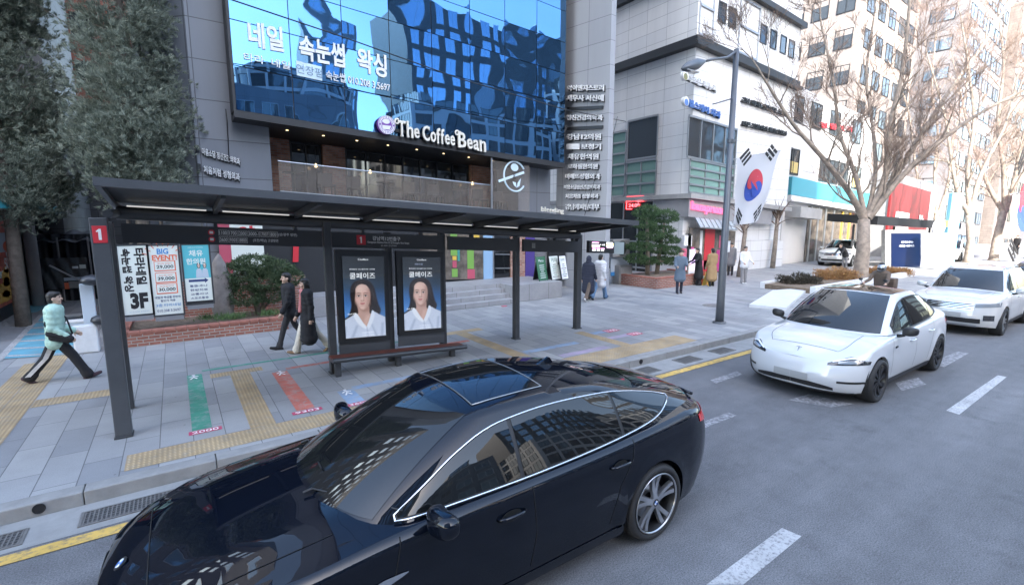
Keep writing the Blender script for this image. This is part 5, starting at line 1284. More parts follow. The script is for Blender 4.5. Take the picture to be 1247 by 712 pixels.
def make_body(c, root, M, paintm, name='body'):
    L = c.L
    xs = [c.Lf * (k / 12) ** c.qf if k else 0 for k in range(13)]
    mid = list(np.arange(c.Lf, L - c.Lr, .06))[1:]
    for (xa, za, ra, bl) in c.p['arches']:
        for t in np.linspace(0, math.pi, 25): mid.append(xa + ra * math.cos(t) * .9995)
        mid += [xa - ra - .004, xa + ra + .004]
    rs = [L - c.Lr * (k / 12) ** c.qr if k else L for k in range(12, -1, -1)]
    xs = np.array(sorted(set(xs + [m for m in mid if c.Lf < m < L - c.Lr] + rs)))
    K1, K2 = 22, 12
    rows = []
    for x0 in xs:
        zb = float(c.zb(x0)); xx = float(c.side(x0, zb * .5 + c.sill * .5)[0]); zl = float(c.bottom(np.array([xx]))[0]); zl = min(zl, zb - .05)
        col = []
        tuck = c.side(x0, zl); col.append((tuck[0], tuck[1] * .90, zl + .02))
        for k in range(K1 + 1):
            t = 1 - (1 - k / K1) ** 1.9; z = zl + (zb - zl) * t; col.append(c.side(x0, z))
        rr = c.p.get('edge', .045)                                 # rounded edge between flank and bonnet
        q1 = []
        for k in range(1, K2 + 1):
            q = 1 - k / K2; q1.append(c.top(x0, q))
        rows.append([tuple(map(float, p)) for p in col + q1])
    left = rows; right = [[(p[0], -p[1], p[2]) for p in r] for r in rows]
    full = [l + rr_[::-1][1:] for l, rr_ in zip(left, right)]
    mb = MB(M); mb.grid([[Vector(p) for p in r] for r in full])
    # glasshouse shell
    ns = np.concatenate([c.g['nf'] * (np.linspace(0, 1, 10) ** c.g['qf']), np.linspace(c.g['nf'], 1 - c.g['nr'], 40)[1:-1], 1 - c.g['nr'] * (np.linspace(1, 0, 10) ** c.g['qr'])])
    P = []
    for n in ns:
        col = [tuple(map(float, c.H(n, v))) for v in np.linspace(0, 1, 15)]; cap = [tuple(map(float, c.R(n, q))) for q in np.linspace(1, 0, 9)[1:]]
        one = col + cap; P.append(one + [(p[0], -p[1], p[2]) for p in one[::-1][1:]])
    mb.grid([[Vector(p) for p in r] for r in P])
    # floor pan
    o = mb.build(name, paintm, root, auto=44, uv=False)
    # dark inside of the arches and underbody
    d = MB(M)
    d.box(.35, L - .35, -c.W * .62, c.W * .62, c.sill + .01, .55)
    d.box(.5, L - .5, -c.W * .86, c.W * .86, c.sill + .06, c.sill + .09)
    for (xa, za, ra, bl) in c.p['arches']:
        for s in (-1, 1):
            n = 18; ring = [(xa + (ra + .012) * math.cos(math.pi * k / n), za + (ra + .012) * math.sin(math.pi * k / n)) for k in range(n + 1)]
            y0, y1 = s * c.W * .60, s * (c.W * .955)
            d.grid([[Vector((a, y0, b)) for a, b in ring], [Vector((a, y1, b)) for a, b in ring]])
    d.build('underbody', K['plastic'], root, uv=False)
    return o

def wheel(root, M, x, y, z, r, w_, style, sgn):
    """sgn: -1 = this side faces -y"""
    Mw = M @ Matrix.Translation((x, y, z)) @ (Matrix.Identity(4) if sgn < 0 else Matrix.Rotation(math.pi, 4, 'Z'))
    rr = r * style['rim']
    mb = MB(Mw)
    mb.lathe([(rr * .97, .04), (rr, -.015), (rr + .012, -.02), (r - .05, -.028), (r - .018, -.020), (r - .004, .01), (r, .03), (r, w_ - .03), (r - .02, w_), (rr, w_)], (0, 0, 0), 'y', 56)
    ty = mb.build('tyre', K['rubber'], root, smooth=True, uv=False)
    mb = MB(Mw); tr = 0
    for k in range(72):                                            # tread blocks
        a = 2 * math.pi * k / 72
        mb.bar((r * math.cos(a), .012, r * math.sin(a)), (r * math.cos(a + .045), w_ - .02, r * math.sin(a + .045)), .012, .006, up=(math.cos(a), 0, math.sin(a)))
    mb.build('tread', K['rubber'], ty, uv=False)
    mb = MB(Mw); mb.lathe([(rr, .06), (rr * .97, -.012), (rr * .93, -.016), (rr * .91, -.004), (rr * .88, .10), (0, .12)], (0, 0, 0), 'y', 48)
    rim = mb.build('rim', K[style['barrel']], ty, auto=50, uv=False)
    if style.get('lip'):
        mb = MB(Mw); mb.lathe([(rr * .985, -.020), (rr * .975, -.026), (rr * .945, -.024), (rr * .935, -.012)], (0, 0, 0), 'y', 56); mb.build('rim_lip', K[style['lip']], rim, smooth=True, uv=False)
    n = style['n']
    for k in range(n):
        a = 2 * math.pi * k / n + style.get('rot', 0)
        for s in (-1, 1) if style['split'] else (0,):
            sp = MB(Mw)
            a0, a1 = a + s * style.get('root', .10), a + s * style.get('tip', .26)
            def pt(rad, ang, dy): return Vector((rad * math.cos(ang), dy, rad * math.sin(ang)))
            hw0, hw1 = style['w0'], style['w1']; P = []
            for f in np.linspace(0, 1, 6):
                rad = rr * (.17 + (.92 - .17) * f); ang = a0 + (a1 - a0) * f + style.get('twist', 0) * f; hw = hw0 + (hw1 - hw0) * f; y_ = -.002 + .03 * (1 - f) * f * 2 - .006 * f
                t = Vector((-math.sin(ang), 0, math.cos(ang)))
                c0 = pt(rad, ang, y_); P.append([c0 - t * hw + Vector((0, .03, 0)), c0 - t * hw * .8, c0 + t * hw * .8, c0 + t * hw + Vector((0, .03, 0))])
            sp.grid(P); sp.build('spoke', K[style['spoke']], rim, auto=30, uv=False)
    mb = MB(Mw); mb.lathe([(rr * .22, .03), (rr * .20, .0), (rr * .12, -.006), (0, -.006)], (0, 0, 0), 'y', 24); hub = mb.build('hub', K[style['spoke']], rim, auto=40, uv=False)
    if style.get('roundel'):
        mb = MB(Mw); mb.lathe([(.034, -.0065), (.034, -.009), (0, -.009)], (0, 0, 0), 'y', 24); rd = mb.build('emblem', K['black'], hub, uv=False)
        for q in range(4):
            mb = MB(Mw); mb.poly([(0, -.0095, 0)] + [(.022 * math.cos(q * math.pi / 2 + t * math.pi / 12), -.0095, .022 * math.sin(q * math.pi / 2 + t * math.pi / 12)) for t in range(7)]); mb.build('emblem_quarter', K['bluemark'] if q % 2 else K['whitep'], rd, uv=False)
    mb = MB(Mw); mb.lathe([(rr * .62, .075), (rr * .62, .085), (rr * .2, .085)], (0, 0, 0), 'y', 32); mb.build('brake_disc', K['alu'], rim, uv=False)
    return ty

def finish_car(c, root, M, cfg):
    p = c.p; g = c.g; W = c.W
    body = make_body(c, root, M, cfg['paint'])
    for s in (-1, 1):
        for (xa, za, ra, bl) in p['arches']:
            wheel(root, M, xa, s * (W * .985 - .0), za, p['wr'], .24, p['wheel'], s)
    Hf = lambda s: (lambda n, v: (lambda q: (float(q[0]), s * float(q[1]), float(q[2])))(c.H(n, v)))
    # windscreen and rear window: patches over the ends of the glasshouse
    def endglass(nm, n_edge, v0, v1, rear, m, d=.004):
        P = []
        nn = np.linspace(0, 1, 15)
        for v in np.linspace(v0, v1, 9):
            row = []
            for s, seq in ((-1, nn[::-1]), (1, nn[1:])):
                for k in seq:
                    # even spacing across the car
                    ne = n_edge if not rear else 1 - n_edge
                    if rear: q_ = g['nr']; n = 1 - (1 - (1 - (k * cfg.get('ek', .985)) ** g['qr']) ** (1 / g['pr'])) * q_
                    else: q_ = g['nf']; n = (1 - (1 - (k * cfg.get('ek', .985)) ** g['qf']) ** (1 / g['pf'])) * q_
                    x, y, z = map(float, c.H(n, v)); e = .002
                    dv = Vector(map(float, c.H(n, min(1, v + .01)))) - Vector((x, y, z)) if v < .99 else Vector((x, y, z)) - Vector(map(float, c.H(n, v - .01)))
                    y *= s
                    nrm = Vector((-dv.z, 0, dv.x)) if not rear else Vector((dv.z, 0, -dv.x)); nrm.normalize()
                    if nrm.z < 0: nrm = -nrm
                    row.append(Vector((x, y, z)) + nrm * d)
            P.append(row)
        return smoothgrid(P, nm, K[m], root, M, flip=not rear)
    ws = endglass('windscreen', .0, cfg.get('wv0', .05), .985, False, cfg.get('wsglass', 'carglass'))
    rw = endglass('rear_window', .0, .12, .95, True, 'privacy')
    # side windows from their outline in the side view
    def sidewin(outline_lo, outline_hi, x0, x1, nm, m, s, d=.004, nx=22, nz=7):
        lo, hi0 = pchip(*outline_lo), pchip(*outline_hi); P = []; c.invH(2, 1)
        N_, V_, X_, Z_ = (a_.reshape(400, 90) for a_ in c._g); j_ = int(.90 * 89); q_ = V_[:, j_] * 0 + N_[:, j_]; k2_ = (q_ > g['nf'] * .7) & (q_ < 1 - g['nr'] * .75); xr, zr = X_[:, j_][k2_], Z_[:, j_][k2_]; o_ = np.argsort(xr); xr, zr = xr[o_], zr[o_]
        def hi(x):
            a_ = float(hi0(x)); b_ = float(np.interp(x, xr, zr)) + (max(0, x - xr[-1]) * (zr[-1] - zr[-8]) / (xr[-1] - xr[-8])) - max(0, xr[0] - x) * .5; k_ = .03; return max(float(lo(x)) + .004, -k_ * math.log(math.exp(-a_ / k_) + math.exp(-b_ / k_)))
        for x in np.linspace(x0, x1, nx):
            row = []
            za, zb_ = float(lo(x)), float(hi(x))
            for t in np.linspace(0, 1, nz):
                z = za + (zb_ - za) * t; key = (round(x, 4), round(z, 4))
                if key not in cfg['_inv']: cfg['_inv'][key] = c.invH(x, z)
                n, v = cfg['_inv'][key]; q = c.H(n, v); row.append(Vector((float(q[0]), s * (float(q[1]) + d), float(q[2]) + d * .4)))
            P.append(row)
        smoothgrid(P, nm, K[m], root, M, flip=s < 0)
        return P
    cfg['_inv'] = {}
    for s in (-1, 1):
        lo, hi = p['dlo_lo'], p['dlo_hi']
        edges = []
        # dark backing for the whole day-light opening, then the glass panes on it
        full = sidewin(lo, hi, p['dlo'][0], p['dlo'][-1], 'window_surround', 'plastic', s, .003, 40)
        for i in range(len(p['dlo']) - 1):
            a, b = p['dlo'][i], p['dlo'][i + 1]; gp = .018
            lo2 = (lo[0], [z + .012 for z in lo[1]]); hi2 = (hi[0], [z - .012 for z in hi[1]])
            if b - a > .1: sidewin(lo2, hi2, a + gp, b - gp, 'side_window', 'privacy' if i else cfg.get('frontglass', 'privacy'), s, .007)
        path = [r[0] for r in full] + [r[-1] for r in full[::-1]] + [full[0][0]]
        if cfg.get('trim'):
            mb = MB(M); mb.tube([q + Vector((0, s * .006, 0)) for q in path], cfg.get('trimr', .011), 6, caps=False); mb.build('window_trim', K[cfg['trim']], root, smooth=True, uv=False)
    # shut lines: thin dark ribbons lying on the flank
    def ribbon(pts, nm, s, wdt=.008, d=.0025, fn=None):
        P = []
        pts = [Vector(q) for q in pts]
        for i, q in enumerate(pts):
            t = (pts[min(i + 1, len(pts) - 1)] - pts[max(0, i - 1)]); t.normalize(); out = Vector((0, s, 0)) if fn is None else fn
            w_ = t.cross(out).normalized() * wdt / 2; P.append([q + out * d - w_, q + out * d + w_])
        return smoothgrid(P, nm, K['seam'], body, M)
    for s in (-1, 1):
        for ln in p['seams']:
            pts = []
            for i in range(len(ln) - 1):
                (xa, za), (xb, zb_) = ln[i], ln[i + 1]
                for t in np.linspace(0, 1, 12): 
                    x, z = xa + (xb - xa) * t, za + (zb_ - za) * t; q = c.side(x, z); pts.append((x, s * float(q[1]), z))
            ribbon(pts, 'shut_line', s)
        for (hx, hz, hl) in p['handles']:
            q = c.side(hx, hz); y = float(q[1])
            mb = MB(M); mb.tube([(hx - hl / 2, s * (y + .002), hz), (hx - hl * .35, s * (y + .032), hz + .003), (hx, s * (y + .038), hz + .004), (hx + hl * .35, s * (y + .032), hz + .003), (hx + hl / 2, s * (y + .002), hz)], [.012, .014, .015, .014, .012], 8)
            mb.build('door_handle', cfg['paint'] if not cfg.get('handle') else K[cfg['handle']], root, smooth=True, uv=False)
            if cfg.get('handlecup'):
                mb = MB(M); mb.poly([(hx + .085 * math.cos(k * .35), s * (float(c.side(hx, hz)[1]) + .004), hz - .004 + .042 * math.sin(k * .35)) for k in range(18)]); mb.build('handle_recess', K['seam'], root, uv=False)
        # bonnet shut line
        if p.get('bonnet'):
            xs = np.linspace(p['bonnet'][0], p['bonnet'][1], 16); pts = [tuple(map(float, c.top(x, p['bonnet'][2]))) for x in xs]
            ribbon([(a, s * b, z) for a, b, z in pts], 'shut_line', s, .007, .003, Vector((0, 0, 1)))
    if p.get('bonnet'):
        pts = [tuple(map(float, c.top(p['bonnet'][0], q))) for q in np.linspace(0, p['bonnet'][2], 10)]
        pts = [(a, -b, z) for a, b, z in pts[::-1]] + pts[1:]; ribbon(pts, 'shut_line', 1, .007, .003, Vector((-.5, 0, 1)).normalized())
    # mirrors
    for s in (-1, 1):
        mx, my, mz = p['mirror']; mw = p.get('mirrorw', .21); ms_ = p.get('mirrors', 1.0)
        mb = MB(M)
        bm = bmesh.new(); bmesh.ops.create_icosphere(bm, subdivisions=3, radius=1)
        for v in bm.verts:
            q = v.co; sx = abs(q.x) ** .75 * (1 if q.x > 0 else -1); sz = abs(q.z) ** .75 * (1 if q.z > 0 else -1); sy = abs(q.y) ** .6 * (1 if q.y > 0 else -1)
            v.co = Vector((mx + sx * .066 * ms_ + .03 * abs(sy) , s * (my + sy * mw / 2), mz + sz * .072 * ms_ + .012 * sy))
        bm.verts.index_update(); mb.add([v.co.copy() for v in bm.verts], [tuple(v.index for v in f.verts) for f in bm.faces]); bm.free()
        mr = mb.build('mirror', cfg.get('mirrorpaint', cfg['paint']), root, smooth=True, uv=False)
        mb = MB(M); mb.tube([(mx + .02, s * (my - mw * .75), mz - .10), (mx + .01, s * (my - mw * .3), mz - .065)], [.03, .026], 8); mb.build('mirror_stalk', K['plastic'], mr, smooth=True, uv=False)
    # sills
    for s in (-1, 1):
        xa, xb = p['arches'][0][0] + p['arches'][0][2] + .02, p['arches'][1][0] - p['arches'][1][2] - .02
        P = [[Vector((x, s * (float(c.side(x, z)[1]) + .006), z)) for z in (c.sill - .01, c.sill + .04, c.sill + .09)] for x in np.linspace(xa, xb, 14)]
        smoothgrid(P, 'sill_trim', cfg.get('sillm', K['plastic']), root, M, flip=s > 0)
    return body

def fpatch(c, root, M, nm, m, ylo, yhi, zlo, zhi, d=.004, ny=12, nz=5, parent=None, rear=False, both=False):
    """patch on the nose (or tail) between lateral ylo..yhi; zlo / zhi are functions of y"""
    fn = c.rearp if rear else c.front; out = []
    for sg in ((1, -1) if both else (1,)):
        P = []
        for y in np.linspace(ylo, yhi, ny):
            a, b = zlo(y), zhi(y); row = []
            for t in np.linspace(0, 1, nz):
                z = a + (b - a) * t; y_ = y if abs(y) > 1e-4 else 1e-4
                q = Vector(fn(y_, z)); e = .01
                ty_ = Vector(fn(y_ + (e if y_ > 0 else -e), z)) - Vector(fn(y_ - (e if y_ > 0 else -e) * .5, z)); tz = Vector(fn(y_, z + .01)) - Vector(fn(y_, z - .01)); n = ty_.cross(tz)
                if n.length > 1e-9: n.normalize()
                if (n.x > 0) != rear: n = -n
                q = q + n * d; row.append(Vector((q.x, q.y * sg, q.z)))
            P.append(row)
        out.append(smoothgrid(P, nm, m, parent or root, M, flip=(sg < 0) != rear))
    return out

# ---- black fastback in the foreground
bmw = dict(L=5.09, W=1.90, sill=.20, lift=.02, wr=.352,
    nose=([.15, .25, .42, .60, .75, .84], [.16, .06, .0, .015, .06, .16]), tail=([.15, .3, .5, .75, .95, 1.10], [4.86, 4.98, 5.06, 5.09, 5.03, 4.93]),
    section=([.15, .25, .40, .60, .80, .90, 1.0, 1.1], [.93, .965, .985, 1.0, .992, .98, .96, .935]), plan=([0, .6, 1.2, 2.4, 3.6, 4.3, 5.09], [.92, .965, .99, 1.0, 1.0, .985, .93]),
    belt=([0, .25, .6, 1.1, 1.6, 2.4, 3.4, 4.1, 4.6, 5.0, 5.09], [.72, .80, .865, .92, .965, .985, 1.01, 1.04, 1.06, 1.055, 1.03]),
    centre=([0, .12, .35, .8, 1.45, 2.0, 3.5, 4.5, 4.85, 5.09], [.74, .83, .91, .985, 1.06, 1.1, 1.12, 1.13, 1.13, 1.05]),
    front=(.62, 2.3, 3.6), rear=(.60, 2.3, 3.8), arches=[(.87, .352, .395, .012), (3.94, .352, .395, .016)], crown=2.4,
    creases=[(.50, .13, .012, .15, 1.5)],
    house=dict(fb=1.18, rb=4.98, ft=2.12, rt=4.15, nf=.12, nr=.09, pf=2, qf=2.3, pr=2, qr=2.6, bow=.16, tum=.12, rbow=.04, fbow=.05,
        ybase=([1.1, 1.8, 3.0, 4.0, 4.5, 4.95], [.76, .845, .866, .835, .765, .66]), ytop=([2.0, 2.5, 3.0, 3.5, 4.15], [.56, .60, .61, .595, .54]),
        ztop=([2.0, 2.5, 2.95, 3.5, 4.15], [1.405, 1.465, 1.475, 1.42, 1.27]), zcentre=([2.0, 2.45, 2.85, 3.5, 4.15], [1.45, 1.525, 1.538, 1.49, 1.345]), zbase=([1.1, 2.0, 3.0, 4.0, 4.5, 5.0], [.955, .975, .99, 1.02, 1.045, 1.06])),
    dlo=[1.57, 2.52, 3.60, 4.385], dlo_lo=([1.55, 2.4, 3.2, 3.8, 4.1, 4.40], [.995, 1.0, 1.02, 1.05, 1.085, 1.17]), dlo_hi=([1.55, 1.8, 2.05, 2.45, 2.9, 3.5, 3.9, 4.2, 4.40], [1.015, 1.15, 1.275, 1.395, 1.435, 1.415, 1.345, 1.255, 1.185]),
    seams=[[(1.56, .95), (1.50, .7), (1.52, .36)], [(2.56, .985), (2.58, .6), (2.54, .34)], [(3.66, 1.02), (3.62, .86), (3.46, .66), (3.36, .36)]],
    handles=[(2.36, .82, .23), (3.46, .86, .23)], bonnet=(.22, 1.22, .80), mirror=(1.76, 1.04, 1.04), mirrorw=.29, mirrors=1.1,
    wheel=dict(n=5, split=True, w0=.021, w1=.024, root=.13, tip=.17, rim=.80, barrel='rimdark', spoke='rimsilver', lip='rimsilver', roundel=True, rot=.3))
BX, BY = -.60, 3.62
car1 = thing('black_car', 'glossy black fastback car with silver window trim passing in front of the bus stop', 'car', (BX, BY, 0))
Mc = Matrix.Translation((BX, BY, 0)); c1 = Car(bmw)
b1 = finish_car(c1, car1, Mc, dict(paint=K['paint_black'], trim='chrome', trimr=.0075, handlecup=True, mirrorpaint=K['paint_black'], sillm=K['paint_black'], wv0=.04, ek=.90))
car1.scale = (1.035, 1.035, 1.035)
# glass roof, roof aerial, wipers, lamps, grille, side vent
P = [[Vector(c1.R(n, q)) + Vector((0, 0, .004)) for q in np.linspace(-.80, .80, 13)] for n in np.linspace(.10, .42, 12)]
srf = smoothgrid(P, 'sunroof', K['carglass'], car1, Mc, True)
rim_ = [r[0] for r in P] + P[-1] + [r[-1] for r in P[::-1]] + P[0][::-1]
mb = MB(Mc); mb.tube([q + Vector((0, 0, .002)) for q in rim_], .005, 5, caps=False); mb.build('sunroof_seal', K['rimgrey'], srf, uv=False)
q0 = Vector(c1.R(.62, 0))
mb = MB(Mc); fin = [(-.10, 0), (.08, .0), (.10, .012), (.075, .055), (.055, .062), (.02, .045), (-.04, .02)]
mb.add([(q0.x + a, -.012 - .012 * (z < .02), q0.z + z) for a, z in fin] + [(q0.x + a, .012 + .012 * (z < .02), q0.z + z) for a, z in fin], [tuple(range(6, -1, -1)), tuple(range(7, 14))] + [(i, (i + 1) % 7, (i + 1) % 7 + 7, i + 7) for i in range(7)])
mb.build('roof_aerial', K['paint_black'], car1, auto=40, uv=False)
def onH(c, n, v, s, d): q = c.H(n, v); return Vector((float(q[0]) - d * .4, s * float(q[1]), float(q[2]) + d))
for (na, va, sa, nb, vb, sb) in ((.004, .03, -1, .100, .10, -1), (.05, .02, 1, .001, .16, -1)):
    a = onH(c1, na, va, sa, .02); b = onH(c1, nb, vb, sb, .02)
    mb = MB(Mc); mb.tube([a, (a + b) / 2 + Vector((-.01, 0, .012)), b], .006, 6); mb.tube([a, a + Vector((-.06, 0, -.01))], .010, 6); mb.build('wiper', K['plastic'], car1, uv=False)
fpatch(c1, car1, Mc, 'headlight', K['lamp'], .50, .86, lambda y: .655 + .06 * (y - .5), lambda y: .765 + .02 * (y - .5), .004, both=True)
fpatch(c1, car1, Mc, 'kidney_grille', K['plastic'], .05, .40, lambda y: .46, lambda y: .73, .004, both=True)
fpatch(c1, car1, Mc, 'lower_intake', K['plastic'], .001, .75, lambda y: .24, lambda y: .36, .003, both=True)
fpatch(c1, car1, Mc, 'front_number_plate', K['plate'], .001, .26, lambda y: .37, lambda y: .47, .02, both=True)
e0 = Vector(c1.top(.10, 0.0)); 
mb = MB(Mc @ Matrix.Translation(e0) @ Matrix.Rotation(R(-38), 4, 'Y')); mb.lathe([(.041, 0), (.041, .006), (0, .008)], (0, 0, 0), 'z', 24); em = mb.build('emblem', K['black'], car1, uv=False)
for q in range(4):
    mb = MB(mb.M); mb.poly([(0, 0, .009)] + [(.028 * math.cos(q * math.pi / 2 + t * math.pi / 12), .028 * math.sin(q * math.pi / 2 + t * math.pi / 12), .009) for t in range(7)]); mb.build('emblem_quarter', K['bluemark'] if q % 2 else K['whitep'], em, uv=False)
def taillamp(c, car, M, z0, z1, y0, y1, m='tail'):
    fpatch(c, car, M, 'taillight', K[m], y0, y1, z0, z1, .006, both=True, rear=True)
taillamp(c1, car1, Mc, lambda y: .855, lambda y: 1.0, .42, .80)
fpatch(c1, car1, Mc, 'rear_number_plate', K['plate'], .001, .26, lambda y: .70, lambda y: .80, .008, both=True, rear=True)
for s in (-1, 1):                                                # wrap of the tail lamp onto the flank, and the side vent trim
    P = [[Vector((float(c1.side(x, z)[0]), s * (float(c1.side(x, z)[1]) + .005), z)) for z in np.linspace(.855 + .07 * (5.08 - x) / .4, 1.0, 6)] for x in np.linspace(4.66, 5.08, 18)]
    smoothgrid(P, 'taillight', K['tail'], car1, Mc, flip=s > 0)
    P = [[Vector((float(c1.side(x, z)[0]), s * (float(c1.side(x, z)[1]) + .006), z)) for z in (zc_ - hh, zc_, zc_ + hh)] for x, zc_, hh in ((1.30, .70, .004), (1.36, .705, .020), (1.44, .715, .026), (1.55, .73, .012), (1.59, .735, .003))]
    smoothgrid(P, 'side_vent', K['chrome'], car1, Mc, flip=s > 0)
    P = [[Vector((float(c1.side(x, z)[0]), s * (float(c1.side(x, z)[1]) + .004), z)) for z in (.26, .29)] for x in np.linspace(1.35, 3.45, 20)]
    smoothgrid(P, 'skirt_trim', K['rimgrey'], car1, Mc, flip=s > 0)
mb = MB(Mc)                                                       # tail spoiler lip
mb.tube([(4.93 - .06 * (abs(y) / .6) ** 2, y, 1.085) for y in np.linspace(-.62, .62, 13)], .018, 6); mb.build('spoiler_lip', K['paint_black'], car1, smooth=True, uv=False)

# ---- white electric car
tes = dict(L=4.75, W=1.92, sill=.19, lift=.02, wr=.345,
    nose=([.15, .25, .40, .55, .68, .78], [.12, .03, .0, .03, .10, .22]), tail=([.15, .3, .5, .75, .95, 1.12], [4.55, 4.66, 4.73, 4.75, 4.68, 4.55]),
    section=([.15, .25, .40, .60, .80, .92, 1.05, 1.15], [.92, .955, .985, 1.0, .99, .97, .94, .91]), plan=([0, .6, 1.2, 2.4, 3.6, 4.2, 4.75], [.90, .965, .985, .99, 1.0, .98, .90]),
    belt=([0, .2, .5, 1.0, 1.4, 2.2, 3.2, 4.0, 4.5, 4.75], [.66, .76, .86, .93, .96, .99, 1.03, 1.08, 1.12, 1.08]),
    centre=([0, .12, .35, .8, 1.25, 2.0, 3.5, 4.3, 4.6, 4.75], [.68, .77, .875, .975, 1.04, 1.1, 1.15, 1.19, 1.19, 1.10]),
    front=(.56, 2.2, 2.9), rear=(.62, 2.2, 3.4), arches=[(.86, .345, .392, .010), (3.75, .345, .392, .014)], crown=2.3, creases=[(.62, .14, .012, .1, 1.3)],
    house=dict(fb=1.02, rb=4.60, ft=2.15, rt=3.35, nf=.14, nr=.22, pf=2, qf=2.3, pr=2, qr=2.5, bow=.20, tum=.12, rbow=.10, fbow=.07,
        ybase=([1.0, 1.6, 2.4, 3.4, 4.1, 4.6], [.78, .85, .872, .855, .78, .68]), ytop=([2.0, 2.5, 3.0, 3.5], [.57, .62, .62, .59]),
        ztop=([2.0, 2.5, 2.9, 3.5], [1.50, 1.565, 1.57, 1.50]), zcentre=([2.0, 2.4, 2.8, 3.4], [1.545, 1.615, 1.624, 1.565]), zbase=([1.0, 1.6, 2.4, 3.4, 4.2, 4.7], [.965, .98, .995, 1.04, 1.10, 1.14])),
    dlo=[1.62, 2.45, 3.42, 3.95], dlo_lo=([1.50, 2.2, 3.0, 3.6, 4.0], [1.01, 1.02, 1.05, 1.09, 1.15]), dlo_hi=([1.50, 1.8, 2.2, 2.6, 3.0, 3.4, 3.8, 4.0], [1.04, 1.24, 1.44, 1.525, 1.53, 1.46, 1.29, 1.18]),
    seams=[[(1.42, .95), (1.36, .7), (1.40, .34)], [(2.46, 1.0), (2.46, .6), (2.42, .34)], [(3.42, 1.05), (3.36, .82), (3.22, .62), (3.16, .34)]],
    handles=[(2.25, .82, .22), (3.2, .87, .22)], bonnet=(.22, 1.05, .72), mirror=(1.62, 1.06, 1.06), mirrorw=.22,
    wheel=dict(n=9, split=False, w0=.016, w1=.042, root=0, tip=0, twist=.25, rim=.77, barrel='rimdark', spoke='rimdark'))
TX, TY = 8.44, 3.80
car2 = thing('white_electric_car', 'white electric hatchback with a black glass roof and black wheels waiting behind the black car', 'car', (TX, TY, 0))
Mt = Matrix.Translation((TX, TY, 0)); c2 = Car(tes)
b2 = finish_car(c2, car2, Mt, dict(paint=K['paint_white'], trim='plastic', trimr=.010, mirrorpaint=K['plastic'], wv0=.03, ek=.92))
car2.scale = (1.04, 1.04, 1.04)
P = [[Vector(c2.R(n, q)) + Vector((0, 0, .004)) for q in np.linspace(-.93, .93, 13)] for n in np.linspace(.03, .97, 18)]
smoothgrid(P, 'glass_roof', K['privacy'], car2, Mt, True)
fpatch(c2, car2, Mt, 'headlight', K['lampdark'], .48, .86, lambda y: .625 + .10 * (y - .5), lambda y: .655 + .42 * (y - .48) - .9 * max(0, y - .74), .004, both=True, ny=16)
hl = [o for o in car2.children if o.name.startswith('headlight')]
for o_, sg in zip(hl, (1, -1)):
    P = fpatch(c2, car2, Mt, 'lamp_strip', K['drl'], .54 * sg, .80 * sg, lambda y: .655 + .36 * (abs(y) - .5) - .7 * max(0, abs(y) - .74), lambda y: .668 + .37 * (abs(y) - .5) - .7 * max(0, abs(y) - .74), .007, parent=o_)
    fpatch(c2, car2, Mt, 'projector', K['lamp'], .60 * sg, .78 * sg, lambda y: .645 + .10 * (abs(y) - .5), lambda y: .665 + .2 * (abs(y) - .5), .007, parent=o_)
fpatch(c2, car2, Mt, 'lower_intake', K['plastic'], .001, .58, lambda y: .255 - .02 * (y / .6), lambda y: .335 - .06 * (y / .6) ** 3, .004, both=True)
fpatch(c2, car2, Mt, 'fog_slot', K['plastic'], .62, .84, lambda y: .365, lambda y: .40, .005, both=True)
fpatch(c2, car2, Mt, 'number_plate', K['plate'], .001, .26, lambda y: .335, lambda y: .445, .02, both=True)
fpatch(c2, car2, Mt, 'front_lip', K['plastic'], .001, .80, lambda y: .175, lambda y: .205, .004, both=True)
e0 = Vector(c2.top(.10, 0.0))
mb = MB(Mt @ Matrix.Translation(e0 + Vector((-.012, 0, .012))) @ Matrix.Rotation(R(-48), 4, 'Y'))
mb.poly([(.04, -.045, .004), (.05, 0, .004), (.04, .045, .004), (.03, .042, .004), (.034, .012, .004), (-.05, 0, .004), (.034, -.012, .004), (.03, -.042, .004)][::-1], .004); mb.build('emblem', K['rimgrey'], car2, uv=False)
taillamp(c2, car2, Mt, lambda y: .90, lambda y: .98, .5, .86)
mb = MB(Mt); q = c2.side(1.50, .80); mb.rbox(1.47, 1.56, -float(q[1]) - .012, -float(q[1]) + .01, .785, .815, .004); mb.build('side_camera', K['plastic'], car2, uv=False)

